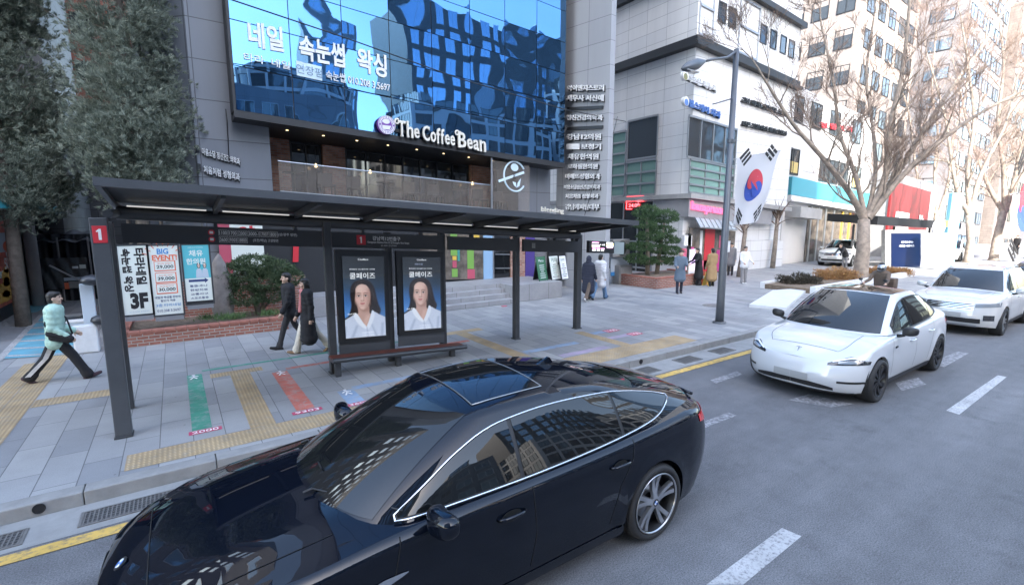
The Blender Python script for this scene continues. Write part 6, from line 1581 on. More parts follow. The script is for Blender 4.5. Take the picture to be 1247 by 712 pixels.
# ---- white sport utility vehicle
suv = dict(L=4.80, W=1.89, sill=.24, lift=.03, wr=.365,
    nose=([.2, .3, .5, .72, .88, .98], [.14, .05, .0, .03, .07, .16]), tail=([.2, .35, .6, .9, 1.1], [4.65, 4.76, 4.80, 4.78, 4.72]),
    section=([.2, .32, .5, .7, .9, 1.0, 1.15], [.94, .97, .99, 1.0, .99, .975, .95]), plan=([0, .6, 1.2, 2.4, 3.8, 4.4, 4.8], [.93, .975, .99, .99, .99, .98, .93]),
    belt=([0, .2, .5, 1.0, 1.4, 2.2, 3.2, 4.2, 4.8], [.86, .95, 1.0, 1.035, 1.05, 1.07, 1.09, 1.12, 1.12]), centre=([0, .12, .35, .8, 1.3, 2.0, 4.5, 4.8], [.88, .97, 1.03, 1.09, 1.13, 1.16, 1.18, 1.15]),
    front=(.60, 2.2, 3.4), rear=(.35, 2.2, 4), arches=[(.93, .365, .42, .014), (3.71, .365, .42, .014)], crown=2.6, creases=[(.6, .08, .02, .1, 1.3)],
    house=dict(fb=1.18, rb=4.72, ft=2.0, rt=4.25, nf=.12, nr=.12, pf=2, qf=2.4, pr=2, qr=3, bow=.15, tum=.10, rbow=.05, fbow=.05,
        ybase=([1.1, 1.8, 3, 4.2, 4.7], [.78, .85, .865, .84, .78]), ytop=([1.9, 2.4, 3.2, 4.3], [.58, .64, .65, .62]), ztop=([1.9, 2.4, 3.2, 4.3], [1.57, 1.63, 1.64, 1.57]), zcentre=([1.9, 2.4, 3.2, 4.3], [1.61, 1.68, 1.69, 1.63]), zbase=([1.1, 1.8, 3, 4.2, 4.75], [1.045, 1.06, 1.08, 1.11, 1.12])),
    dlo=[1.62, 2.55, 3.45, 4.25], dlo_lo=([1.55, 2.4, 3.4, 4.3], [1.09, 1.10, 1.12, 1.19]), dlo_hi=([1.55, 1.85, 2.3, 3.2, 4.0, 4.3], [1.12, 1.36, 1.56, 1.575, 1.51, 1.42]),
    seams=[[(1.48, 1.02), (1.44, .7), (1.46, .38)], [(2.56, 1.07), (2.56, .38)], [(3.5, 1.1), (3.44, .85), (3.3, .66), (3.26, .38)]],
    handles=[(2.35, .92, .22), (3.3, .94, .22)], bonnet=(.2, 1.15, .78), mirror=(1.70, 1.06, 1.13), mirrorw=.24,
    wheel=dict(n=5, split=True, w0=.02, w1=.032, root=.14, tip=.2, rim=.70, barrel='rimdark', spoke='rimgrey'))
def suv_detail(c, car, M):
    fpatch(c, car, M, 'headlight', K['lamp'], .50, .87, lambda y: .76 + .10 * (y - .5), lambda y: .86 + .12 * (y - .5), .004, both=True)
    gr = fpatch(c, car, M, 'grille', K['plastic'], .001, .48, lambda y: .70, lambda y: .86, .004, both=True)
    for z_ in (.70, .74, .78, .82, .86): fpatch(c, car, M, 'grille_bar', K['chrome'], .001, .48, lambda y: z_ - .006, lambda y: z_ + .006, .012, both=True, nz=2, parent=gr[0])
    fpatch(c, car, M, 'badge', K['chrome'], .001, .07, lambda y: .875, lambda y: .91, .006, both=True)
    fpatch(c, car, M, 'number_plate', K['plate'], .001, .26, lambda y: .50, lambda y: .61, .02, both=True)
    fpatch(c, car, M, 'lower_intake', K['plastic'], .001, .62, lambda y: .36, lambda y: .48, .004, both=True)
    fpatch(c, car, M, 'fog_light', K['lampdark'], .66, .82, lambda y: .44, lambda y: .58, .006, both=True)
    fpatch(c, car, M, 'skid_plate', K['alu'], .001, .55, lambda y: .26, lambda y: .31, .006, both=True)
    taillamp(c, car, M, lambda y: .90, lambda y: 1.05, .5, .88)
    for s in (-1, 1):
        mb = MB(M); pts = [Vector((float(c.R(n, .9 * s)[0]), float(c.R(n, .9 * s)[1]), float(c.R(n, .9 * s)[2]) + .035)) for n in np.linspace(.12, .9, 12)]
        mb.tube([pts[0] - Vector((0, 0, .04))] + pts + [pts[-1] - Vector((0, 0, .04))], .014, 6); mb.build('roof_rail', K['alu'], car, smooth=True, uv=False)
SX, SY_ = 16.75, 3.72
car3 = thing('white_suv', 'white sport utility vehicle with a chrome barred grille behind the white electric car', 'car', (SX, SY_, 0))
Ms = Matrix.Translation((SX, SY_, 0)); c3 = Car(suv)
finish_car(c3, car3, Ms, dict(paint=K['paint_white2'], trim='chrome', trimr=.007, wv0=.04, ek=.93)); suv_detail(c3, car3, Ms)
# ---- more white cars further back: copies of the two white cars with their parts
def car_copy(src, name, label, loc, rz, sc=(1, 1, 1)):
    o = copy_tree(src); o.name = name; o.location = loc; o.rotation_euler = (0, 0, rz); o.scale = sc
    o['label'] = label; return o
car_copy(car2, 'white_saloon', 'white saloon queuing in the lane directly behind the white sport utility vehicle', (23.2, 3.3, 0), 0, (1.0, .97, .95))
pk = G(1165, 318); car_copy(car2, 'parked_white_car', 'white car parked among the street trees beside the second bus shelter', (pk.x - 1.5, pk.y + .6, .15), R(0), (1, 1, .95))
pk = G(1022, 308); car_copy(car3, 'white_van_car', 'white car standing in front of the white shop building with the cyan band', (34.5, 13.6, .15), R(8), (1, 1, 1))
# ------------------------------------------------------------------ vegetation
K['bark'] = mat('bark', (.20, .165, .135), .85, var=.3, vscale=6, bump=.6, bscale=25)
K['barkpale'] = mat('pale_bark', (.27, .225, .185), .8, var=.4, vscale=4, bump=.5, bscale=20)
K['twig'] = mat('twig', (.17, .125, .10), .85, var=.2)
K['twigred'] = mat('reddish_twig', (.19, .14, .12), .85, var=.25)
K['juniper'] = leafmat('juniper_needles', (.12, .155, .12), (.38, .40, .32))
K['pine'] = leafmat('pine_needles', (.035, .080, .040), (.13, .20, .09))
K['shrub'] = leafmat('shrub_needles', (.045, .085, .045), (.14, .18, .095))
K['grasst'] = leafmat('grass_tuft', (.06, .13, .05), (.16, .24, .10))
K['hedge_dark'] = leafmat('dark_hedge', (.035, .032, .028), (.085, .075, .055)); K['hedge_dry'] = leafmat('dry_hedge', (.30, .14, .075), (.50, .33, .14))
K['soil'] = mat('planter_soil', (.17, .13, .095), .95, var=.35, vscale=9, bump=.6, bscale=40)

def quads_mesh(name, P, D, S, LN, WD, m, parent):
    """many thin leaf blades: base P, direction D, side S, length LN, width WD (numpy)"""
    n = len(P); hw = S * (WD[:, None] * .5); tip = P + D * LN[:, None]; mid = P + D * (LN[:, None] * .45)
    v = np.empty((n, 4, 3)); v[:, 0] = P; v[:, 1] = mid + hw; v[:, 2] = tip; v[:, 3] = mid - hw
    inv = WM.get(parent.name, Matrix.Identity(4)).inverted(); t = np.array(inv.translation)
    me = bpy.data.meshes.new(name); me.vertices.add(n * 4); me.vertices.foreach_set('co', (v.reshape(-1, 3) + t).ravel())
    me.loops.add(n * 4); me.loops.foreach_set('vertex_index', np.arange(n * 4)); me.polygons.add(n)
    me.polygons.foreach_set('loop_start', np.arange(n) * 4); me.polygons.foreach_set('loop_total', np.full(n, 4))
    me.materials.append(m); me.update(); me.validate()
    o = bpy.data.objects.new(name, me); COL.objects.link(o); o.parent = parent; WM[o.name] = WM[parent.name]
    return o
def unit(a): return a / np.maximum(np.linalg.norm(a, axis=-1, keepdims=True), 1e-9)
def tufts(C, D, rg, per, ln, wd, spread):
    """per blades around each tuft centre C pointing about D"""
    n = len(C); P = np.repeat(C, per, 0) + rg.normal(0, .02, (n * per, 3)); d = unit(np.repeat(D, per, 0) + rg.normal(0, spread, (n * per, 3)))
    s = unit(np.cross(d, rg.normal(0, 1, (n * per, 3)))); return P, d, s, rg.uniform(.6, 1.2, n * per) * ln, rg.uniform(.7, 1.3, n * per) * wd

def juniper(x, y, z0, ztop, rmax, zc0, label, seed, lean=0.0):
    rg = np.random.default_rng(seed); t = thing('evergreen_tree', label, 'tree', (x, y, z0))
    mb = MB(); mb.tube([(x, y, z0), (x + .05, y, z0 + 3), (x + lean * .5, y + .05, (z0 + ztop) / 2), (x + lean, y, ztop - .5)], [.17, .14, .09, .02], 10); mb.build('trunk', K['bark'], t, smooth=True)
    C = []; D = []; lim = MB()
    nb = int((ztop - zc0) * 25)
    for k in range(nb):
        f = rg.uniform(0, 1) ** 1.15; z = zc0 + (ztop - zc0) * f; R_ = rmax * ((1 - f) ** .62 * (.62 + .38 * math.sin(min(1, f * 5 + .25) * 1.57))) * rg.uniform(.70, 1.12)
        a = rg.uniform(0, 6.283); up = rg.uniform(.25, .75); d0 = np.array([math.cos(a), math.sin(a), up - .15]); base = np.array([x + lean * (z - z0) / (ztop - z0), y, z])
        L = max(.35, R_); droop = rg.uniform(.05, .28) * L; pts = []
        for s in np.linspace(.12, 1, 6): pts.append(base + d0 * L * s + np.array([0, 0, -droop * math.sin(s * 3.1) + .18 * L * s * s]))
        if k % 3 == 0: lim.tube([tuple(base)] + [tuple(p) for p in pts[:5]], [.035, .03, .024, .018, .012, .008], 4, caps=False)
        for s in np.linspace(.30, 1.0, int(7 + 7 * L)):
            i = min(4, int((s - .12) / .88 * 5)); q = (s - .12) / .88 * 5 - i; c = pts[i] * (1 - q) + pts[i + 1] * q
            wdt = .30 * L * (1.15 - s) + .10
            for _ in range(4): C.append(c + rg.normal(0, 1, 3) * np.array([wdt, wdt, wdt * .55])); D.append(d0 * .8 + np.array([0, 0, .55]) + rg.normal(0, .45, 3))
    lim.build('branches', K['bark'], t, uv=False)
    C = np.array(C); D = unit(np.array(D)); P, d, s, l, w_ = tufts(C, D, rg, 17, .125, .019, .40)
    quads_mesh('crown', P, d, s, l, w_, K['juniper'], t)
    return t
juniper(-3.55, 18.2, .15, 15.5, 1.85, 3.1, 'broad shaggy evergreen tree towering over the black tarpaulin stall', 5)
juniper(-.70, 16.2, .15, 15.5, 1.28, 3.4, 'slimmer pointed evergreen tree rising beside the grey stone pier', 8, .1)
p_ = AY(150, 100, 17.4)
for px, lb in ((150, 'thin pale bare pole like trunk standing inside the slimmer evergreen'), (190, 'thin pale bare trunk standing against the corner of the grey stone pier')):
    PYY = 17.1; p_ = AY(px, 200, PYY); t = thing('bare_sapling', lb, 'tree', (p_.x, PYY, .15)); rg = np.random.default_rng(px)
    mb = MB(); mb.tube([(p_.x, PYY, .15), (p_.x - .04, PYY, 4), (p_.x - .12, PYY, 8), (p_.x - .2, PYY, 12)], [.05, .042, .032, .02], 8); mb.build('trunk', K['barkpale'], t, smooth=True)
    mb = MB()
    for k in range(26):
        z = rg.uniform(3, 12); a = rg.uniform(0, 6.28); b = Vector((p_.x - .12, PYY, z)); e = b + Vector((math.cos(a), math.sin(a) * .6, rg.uniform(.3, 1.0))) * rg.uniform(.6, 1.5); mb.tube([b, (b + e) / 2 + Vector((0, 0, .08)), e], [.015, .01, .003], 4, caps=False)
    mb.build('branches', K['twig'], t, uv=False)

def pads(name, label, x, y, z0, padlist, trunks, m, seed, ln=.11, wd=.022, dens=420, per=6, cat='tree', barkm='bark'):
    rg = np.random.default_rng(seed); t = thing(name, label, cat, (x, y, z0))
    for q in trunks:
        mb = MB(); mb.tube([(x + a, y + b, z0 + c) for a, b, c, r in q], [r for *_, r in q], 8); mb.build('trunk', K[barkm], t, smooth=True)
    C = []; D = []
    for (px, py, pz, rx, ry, rz) in padlist:
        n = int(dens * (rx * ry + rx * rz + ry * rz) / .6)
        u = unit(rg.normal(0, 1, (n, 3))); rad = rg.uniform(.55, 1.05, (n, 1)) ** .5; lump = 1 + .12 * np.sin(u[:, :1] * 9 + px * 7) * np.cos(u[:, 1:2] * 8 + pz * 5)
        c = u * rad * lump * np.array([rx, ry, rz]); c[:, 2] = np.where(c[:, 2] < 0, c[:, 2] * .6, c[:, 2]); C.append(c + np.array([x + px, y + py, z0 + pz])); D.append(u + np.array([0, 0, .35]))
    C = np.concatenate(C); D = unit(np.concatenate(D)); P, d, s, l, w_ = tufts(C, D, rg, per, ln, wd, .5)
    quads_mesh('crown' if cat == 'tree' else 'foliage', P, d, s, l, w_, K[m], t); return t
# shrub in the near planter
pads('rounded_shrub', 'rounded grey green shrub with a spreading crown in the near brick planter', 1.75, 14.75, .50,
     [(-.45, 0, 1.05, .52, .5, .30), (0, .1, 1.28, .55, .5, .28), (.5, 0, 1.10, .50, .5, .30), (.85, .1, .85, .38, .4, .30), (-.72, 0, .78, .30, .35, .26), (.25, -.25, .85, .45, .35, .26), (-.3, -.2, .45, .42, .35, .30), (.35, -.1, .42, .30, .3, .22)],
     [[(0, 0, -.1, .06), (-.1, 0, .5, .05), (-.4, 0, .95, .03)], [(.05, 0, -.1, .05), (.2, .05, .5, .045), (.5, 0, 1.0, .025)], [(.02, 0, -.1, .05), (.0, .1, .6, .04), (0, .1, 1.2, .02)], [(.05, 0, 0, .04), (.4, -.05, .4, .03), (.8, 0, .8, .02)]], 'shrub', 3, .085, .020, 620, 6, 'shrub')
# cloud pruned pine in the far planter
PX, PY = 18.0, 14.5
pads('cloud_pruned_pine', 'dark green cloud pruned pine with two rounded heads in the far brick planter', PX, PY, .75,
     [(-.55, 0, 2.62, .55, .55, .30), (.80, 0, 2.42, .64, .55, .34), (-.70, 0, 2.10, .52, .55, .20), (.55, 0, 1.82, .62, .55, .20), (-.35, -.1, 1.58, .66, .55, .20), (.95, 0, 1.38, .66, .55, .20), (-.85, 0, 1.10, .58, .55, .19), (.20, -.1, .98, .50, .5, .19), (-1.1, 0, .58, .46, .5, .20), (1.1, -.1, .86, .62, .55, .20), (.50, 0, .42, .55, .5, .18), (1.45, 0, .35, .42, .45, .17), (-.4, 0, .45, .4, .4, .15)],
     [[(-.3, 0, -.2, .11), (-.35, 0, .8, .10), (-.5, 0, 2.4, .06)], [(.35, 0, -.2, .11), (.5, 0, .9, .09), (.75, 0, 2.2, .05)], [(-.3, 0, .3, .05), (-.9, 0, .55, .03)], [(.4, 0, .4, .05), (1.2, 0, .35, .03)]], 'pine', 4, .13, .030, 300, 6)
# grass and low plants of the near planter
rg = np.random.default_rng(2)
for k, (gx, gy, lb) in enumerate(((1.05, 14.05, 'low green grassy tuft at the front of the near planter under the shrub'), (1.95, 14.05, 'reddish green low tuft near the right end of the near planter'), (.55, 14.3, 'sparse low tuft beside the standing stone in the near planter'))):
    t = thing('grass_tuft', lb, 'plant', (gx, gy, .5)); n = (420, 300, 160)[k]
    P = np.stack([rg.normal(gx, .16, n), rg.normal(gy, .12, n), np.full(n, .50)], 1); d = unit(np.stack([rg.normal(0, .55, n), rg.normal(0, .55, n), np.ones(n)], 1)); s = unit(np.cross(d, rg.normal(0, 1, (n, 3))))
    quads_mesh('blades', P, d, s, rg.uniform(.08, .24, n), np.full(n, .014), K['grasst'], t)

# bare street trees
def bare_tree(label, x, y, z0, limbs, r0, seed, barkm, twigm, depth=4, spread=.62, tall=1.0, fork=3.0, name='bare_tree'):
    """limbs: list of point lists from the fork outwards; every limb branches on to fine twigs"""
    rg = random.Random(seed); t = thing(name, label, 'tree', (x, y, z0))
    tr = MB(); tr.tube([(x, y, z0 - .1), (x, y, z0 + .15), (x + .02, y, z0 + fork * .5), (limbs[0][0][0], limbs[0][0][1], limbs[0][0][2])], [r0 * 1.5, r0 * 1.12, r0 * .95, r0 * .85], 14); tr.build('trunk', K[barkm], t, smooth=True)
    br = MB(); tw = MB()
    def grow(p, d, L, r, lev):
        n = 3 if lev > 1 else 4; pts = [p.copy()]; q = p.copy(); dd = d.copy()
        for k in range(n):
            dd = (dd + Vector((rg.gauss(0, .16), rg.gauss(0, .16), rg.gauss(.03, .12)))).normalized(); q = q + dd * L / n; pts.append(q.copy())
        rr = [r * (1 - .55 * k / n) for k in range(n + 1)]
        (br if r > .022 else tw).tube(pts, rr, 7 if r > .05 else (5 if r > .022 else 3), caps=False)
        if lev <= 0: return
        nb = rg.choice((4, 4, 5)) if lev > 1 else rg.choice((5, 6, 7))
        for k in range(nb):
            f = rg.uniform(.35, 1.0) if k else 1.0; i = min(n - 1, int(f * n)); b = pts[i].lerp(pts[i + 1], f * n - i)
            ax = Vector((rg.gauss(0, 1), rg.gauss(0, 1), rg.gauss(0, .6))).normalized(); nd = (dd + ax * rg.uniform(.35, spread * 1.25) + Vector((0, 0, .14))).normalized()
            grow(b, nd, L * rg.uniform(.55, .80), max(.008, rr[i] * rg.uniform(.5, .68)), lev - 1)
    for pts in limbs:
        r1 = pts[0][3]; P = [Vector(q[:3]) for q in pts]; R_ = [q[3] for q in pts]
        S = []; SR = []
        for i in range(len(P) - 1):                                  # smooth the limb
            a = P[max(0, i - 1)]; b = P[i]; c_ = P[i + 1]; e = P[min(len(P) - 1, i + 2)]
            for k in range(5):
                u = k / 5; S.append(.5 * ((2 * b) + (c_ - a) * u + (2 * a - 5 * b + 4 * c_ - e) * u * u + (3 * b - a - 3 * c_ + e) * u ** 3)); SR.append(R_[i] + (R_[i + 1] - R_[i]) * u)
        S.append(P[-1]); SR.append(R_[-1])
        br.tube(S, SR, 9, caps=False)
        for k in range(3, len(S), 2):
            d = (S[k] - S[k - 1]).normalized(); ax = Vector((rg.gauss(0, 1), rg.gauss(0, 1), rg.gauss(0, .5))).normalized()
            grow(S[k], (d + ax * .8 + Vector((0, 0, .25))).normalized(), rg.uniform(1.0, 1.9) * tall, max(.012, SR[k] * .5), depth - 1 if k < len(S) - 1 else depth)
        grow(S[-1], (S[-1] - S[-2]).normalized(), 1.6 * tall, SR[-1] * .9, depth)
    br.build('branches', K[barkm], t, smooth=True, uv=False); tw.build('twigs', K[twigm], t, uv=False)
    return t
def PD(px, py, d):                                                  # pixel at a forward distance d (camera depth)
    r = ray(px, py); k = d / (r.dot(FW)); return CAMP + r * k
def limb(px, r0, r1, d0, d1):
    n = len(px); return [(*PD(a, b, d0 + (d1 - d0) * i / (n - 1)), r0 + (r1 - r0) * i / (n - 1)) for i, (a, b) in enumerate(px)]
D1 = 23.6
bare_tree('large pale bare street tree forking into long limbs above the marble edged planter', *G(1047, 341)[:2], .15, [
    limb([(1052, 268), (1035, 235), (1000, 190), (965, 150), (930, 95)], .17, .05, D1, 22), limb([(1054, 268), (1042, 215), (1022, 160), (1015, 100), (1000, 30)], .13, .045, D1, 25),
    limb([(1056, 265), (1078, 215), (1085, 150), (1100, 80), (1108, 0)], .16, .06, D1, 24), limb([(1058, 266), (1092, 222), (1135, 180), (1190, 140), (1247, 110)], .15, .05, D1, 22),
    limb([(1056, 262), (1066, 210), (1062, 150), (1055, 90), (1066, 10)], .11, .04, D1, 26), limb([(1058, 262), (1100, 200), (1150, 120), (1200, 50), (1240, -20)], .14, .05, D1, 25)], .30, 21, 'barkpale', 'twig', 4)
for px, py, lim_, sd, lb, d_, r_ in ((1181, 300, [[(1180, 262), (1165, 230), (1158, 190), (1150, 140), (1130, 70)], [(1182, 262), (1190, 225), (1205, 190), (1225, 150), (1240, 90)], [(1181, 262), (1178, 210), (1186, 150), (1180, 90), (1170, 20)]], 31, 'bare street tree with a smooth straight trunk behind the white sport utility vehicle', 34, .30),
        (1212, 300, [[(1222, 258), (1208, 235), (1195, 205), (1180, 160), (1165, 90)], [(1224, 258), (1235, 220), (1245, 170), (1262, 110), (1280, 40)], [(1223, 258), (1222, 205), (1215, 150), (1222, 80), (1215, 10)]], 32, 'leaning bare street tree nearest the second national flag', 36, .32),
        (1140, 290, [[(1140, 262), (1120, 225), (1112, 180), (1105, 130), (1085, 80)], [(1142, 262), (1155, 220), (1160, 170), (1175, 120), (1180, 60)], [(1141, 262), (1138, 210), (1142, 160), (1135, 110), (1140, 40)]], 33, 'bushy bare tree with reddish twigs behind the second bus shelter', 46, .24)):
    b = PD(px, py, d_); b.z = .15
    bare_tree(lb, b.x, b.y, .15, [limb(q, r_ * .55, .05, d_, d_ + 1) for q in lim_], r_ * .8, sd, 'barkpale', 'twigred' if sd != 32 else 'twig', 4, .7, 1.25)
def pole_tree(label, px, py, top, d, r, seed):
    b = PD(px, py, d); b.z = .15; e = PD(top[0], top[1], d)
    rg = random.Random(seed); t = thing('pollarded_tree', label, 'tree', b)
    mb = MB(); mb.tube([b, b.lerp(e, .5) + Vector((.05, 0, 0)), e], [r, r * .85, r * .7], 10); mb.build('trunk', K['barkpale' if seed % 2 else 'bark'], t, smooth=True)
    mb = MB()
    for k in range(34):
        f = rg.uniform(.75, 1.0); p = b.lerp(e, f); q = p + Vector((rg.gauss(0, .5), rg.gauss(0, .5), rg.uniform(.3, 1.3))); mb.tube([p, (p + q) / 2 + Vector((0, 0, .1)), q], [.03, .02, .006], 4, caps=False)
    mb.build('branches', K['twig'], t, uv=False)
pole_tree('leaning dark trunked pollarded tree just behind the national flag', 900, 332, (909, 268), 25, .13, 2)
pole_tree('pale stubby pollarded tree in the sunlit paving in front of the white shops', 940, 334, (947, 262), 30, .15, 3)
# dry hedges
def hedge(label, px0, px1, py, d, h, m, seed, wd=.5):
    rg = np.random.default_rng(seed); a, b = G(px0, py), G(px1, py); t = thing('hedge', label, 'hedge', (a + b) / 2)
    L = (b - a).length; n = int(1500 * L * h); f = rg.uniform(0, 1, n); top = h * (.75 + .2 * np.sin(f * L * 5) * np.cos(f * L * 2.3 + 1))
    C = np.array(a)[None] * (1 - f[:, None]) + np.array(b)[None] * f[:, None]; nn = np.array([-(b - a).y, (b - a).x, 0]) / L
    C = C + nn * rg.uniform(0, wd * 2, n)[:, None]; C[:, 2] = .15 + rg.uniform(.05, 1, n) ** .7 * top
    d_ = unit(np.stack([rg.normal(0, .5, n), rg.normal(0, .5, n), np.abs(rg.normal(.8, .4, n))], 1)); P, dd, s, l, w_ = tufts(C, d_, rg, 3, .13, .02, .4)
    quads_mesh('foliage', P, dd, s, l, w_, K[m], t)
    mb = MB()
    for k in range(int(L * 14)):
        q = a.lerp(b, rg.uniform(0, 1)) + Vector(nn) * rg.uniform(.1, wd * 1.8); mb.tube([q, q + Vector((rg.normal(0, .08), rg.normal(0, .08), h * .8))], [.012, .005], 4, caps=False)
    mb.build('stems', K['twig'], t, uv=False)
hedge('dark leafless hedge at the near end of the marble edged planter', 958, 1003, 352, 0, .62, 'hedge_dark', 4)
hedge('yellow and rust coloured dry hedge around the foot of the big bare tree', 1004, 1048, 346, 0, .75, 'hedge_dry', 5)
hedge('low reddish dry hedge between the big bare tree and the second bus shelter', 1062, 1115, 338, 0, .55, 'hedge_dry', 6)
# ------------------------------------------------------------------ people
K['skin'] = mat('skin', (.56, .38, .29), .5); K['hairblack'] = mat('black_hair', (.012, .010, .009), .45); K['eye'] = mat('eye_dark', (.01, .01, .01), .3); K['lips'] = mat('lips', (.42, .17, .15), .5)
def cloth(n, c): K[n] = mat(n, c, .85, var=.10, vscale=8, bump=.3, bscale=180); return n
for n_, c_ in (('mint_cloth', (.42, .62, .53)), ('black_cloth', (.014, .014, .017)), ('navy_cloth', (.022, .026, .045)), ('cream_cloth', (.62, .58, .50)), ('white_cloth', (.66, .67, .70)), ('denim', (.13, .23, .38)), ('greyblue_cloth', (.11, .15, .20)), ('charcoal_cloth', (.03, .03, .034)), ('camel_cloth', (.33, .22, .11)), ('grey_cloth', (.22, .22, .23)), ('pink_cloth', (.62, .24, .24)), ('khaki_cloth', (.20, .15, .10)), ('offwhite_stripe', (.6, .6, .6)), ('brown_cloth', (.12, .09, .07)), ('shoe_white', (.6, .6, .6)), ('shoe_black', (.02, .02, .022)), ('shoe_tan', (.30, .20, .12)), ('plum_shoe', (.06, .035, .045))): cloth(n_, c_)
QUEUE = []
def cap(mb, a, b, ra, rb, n=12, sy=1.0):
    """tapered capsule"""
    a = Vector(a); b = Vector(b); d = b - a; L = d.length
    if L < 1e-5: d = Vector((0, 0, 1)); L = 1e-5; b = a + d * L
    d = d / L; path = []; rad = []
    for k in range(5): t = math.pi / 2 * k / 4; path.append(a - d * ra * math.cos(t)); rad.append(max(1e-4, ra * math.sin(t)))
    for k in range(5): t = math.pi / 2 * k / 4; path.append(b + d * rb * math.sin(t)); rad.append(max(1e-4, rb * math.cos(t)))
    mb.tube(path, rad, n)
def ell(mb, c, r, rot=None):
    bm = bmesh.new(); bmesh.ops.create_icosphere(bm, subdivisions=2, radius=1); bm.verts.index_update(); Q = rot or Matrix.Identity(3)
    mb.add([Vector(c) + Q @ Vector((v.co.x * r[0], v.co.y * r[1], v.co.z * r[2])) for v in bm.verts], [tuple(v.index for v in f.verts) for f in bm.faces]); bm.free()
def queue(mb, name, mats, parent, voxel, sm): QUEUE.append((mb, name, mats, parent, voxel, sm))
def flush():
    if not QUEUE: return
    tmp = []
    for mb, name, m, parent, vox, sm in QUEUE:
        me = bpy.data.meshes.new('raw'); me.from_pydata([tuple(v) for v in mb.v], [], mb.f); me.update()
        o = bpy.data.objects.new('raw', me); COL.objects.link(o)
        r = o.modifiers.new('r', 'REMESH'); r.mode = 'VOXEL'; r.voxel_size = vox; r.use_smooth_shade = True
        s = o.modifiers.new('s', 'SMOOTH'); s.iterations = sm; s.factor = .5
        tmp.append(o)
    dg = bpy.context.evaluated_depsgraph_get(); dg.update()
    for o, (mb, name, m, parent, vox, sm) in zip(tmp, QUEUE):
        me = bpy.data.meshes.new_from_object(o.evaluated_get(dg)); me.name = name; me.materials.clear(); me.materials.append(K[m])
        me.polygons.foreach_set('use_smooth', [True] * len(me.polygons))
        me.transform(WM[parent.name].inverted())
        q = bpy.data.objects.new(name, me); COL.objects.link(q); q.parent = parent; WM[q.name] = WM[parent.name]
        bpy.data.objects.remove(o)
    QUEUE.clear()
def hand(mb, w_, fdir, side, palm_n, curl=.5, s=1.0):
    """palm and five bent fingers from the wrist w_ along fdir"""
    w_ = Vector(w_); f = Vector(fdir).normalized(); n = Vector(palm_n); n = (n - f * n.dot(f)).normalized(); t = f.cross(n) * side
    cap(mb, w_ + f * .02 * s, w_ + f * .075 * s, .024 * s, .030 * s, 8); cap(mb, w_ + f * .035 * s + t * .015 * s, w_ + f * .08 * s + t * .024 * s, .018 * s, .016 * s, 8); cap(mb, w_ + f * .035 * s - t * .015 * s, w_ + f * .08 * s - t * .024 * s, .018 * s, .016 * s, 8)
    for k, L in enumerate((.068, .078, .072, .056)):
        o = w_ + f * .085 * s + t * (.030 - .020 * k) * s; d = f.copy(); 
        for j in range(3):
            d = (d + n * curl * (.35 + .15 * j)).normalized(); e = o + d * L * s * (.42, .33, .25)[j]; cap(mb, o, e, .0095 * s, .0085 * s, 6); o = e
    o = w_ + f * .03 * s + t * .026 * s; d = (f * .7 + t * .7 + n * .2).normalized()
    for L in (.04, .03): e = o + d * L * s; cap(mb, o, e, .0125 * s, .010 * s, 6); o = e; d = (d + f * .5 + n * .25).normalized()

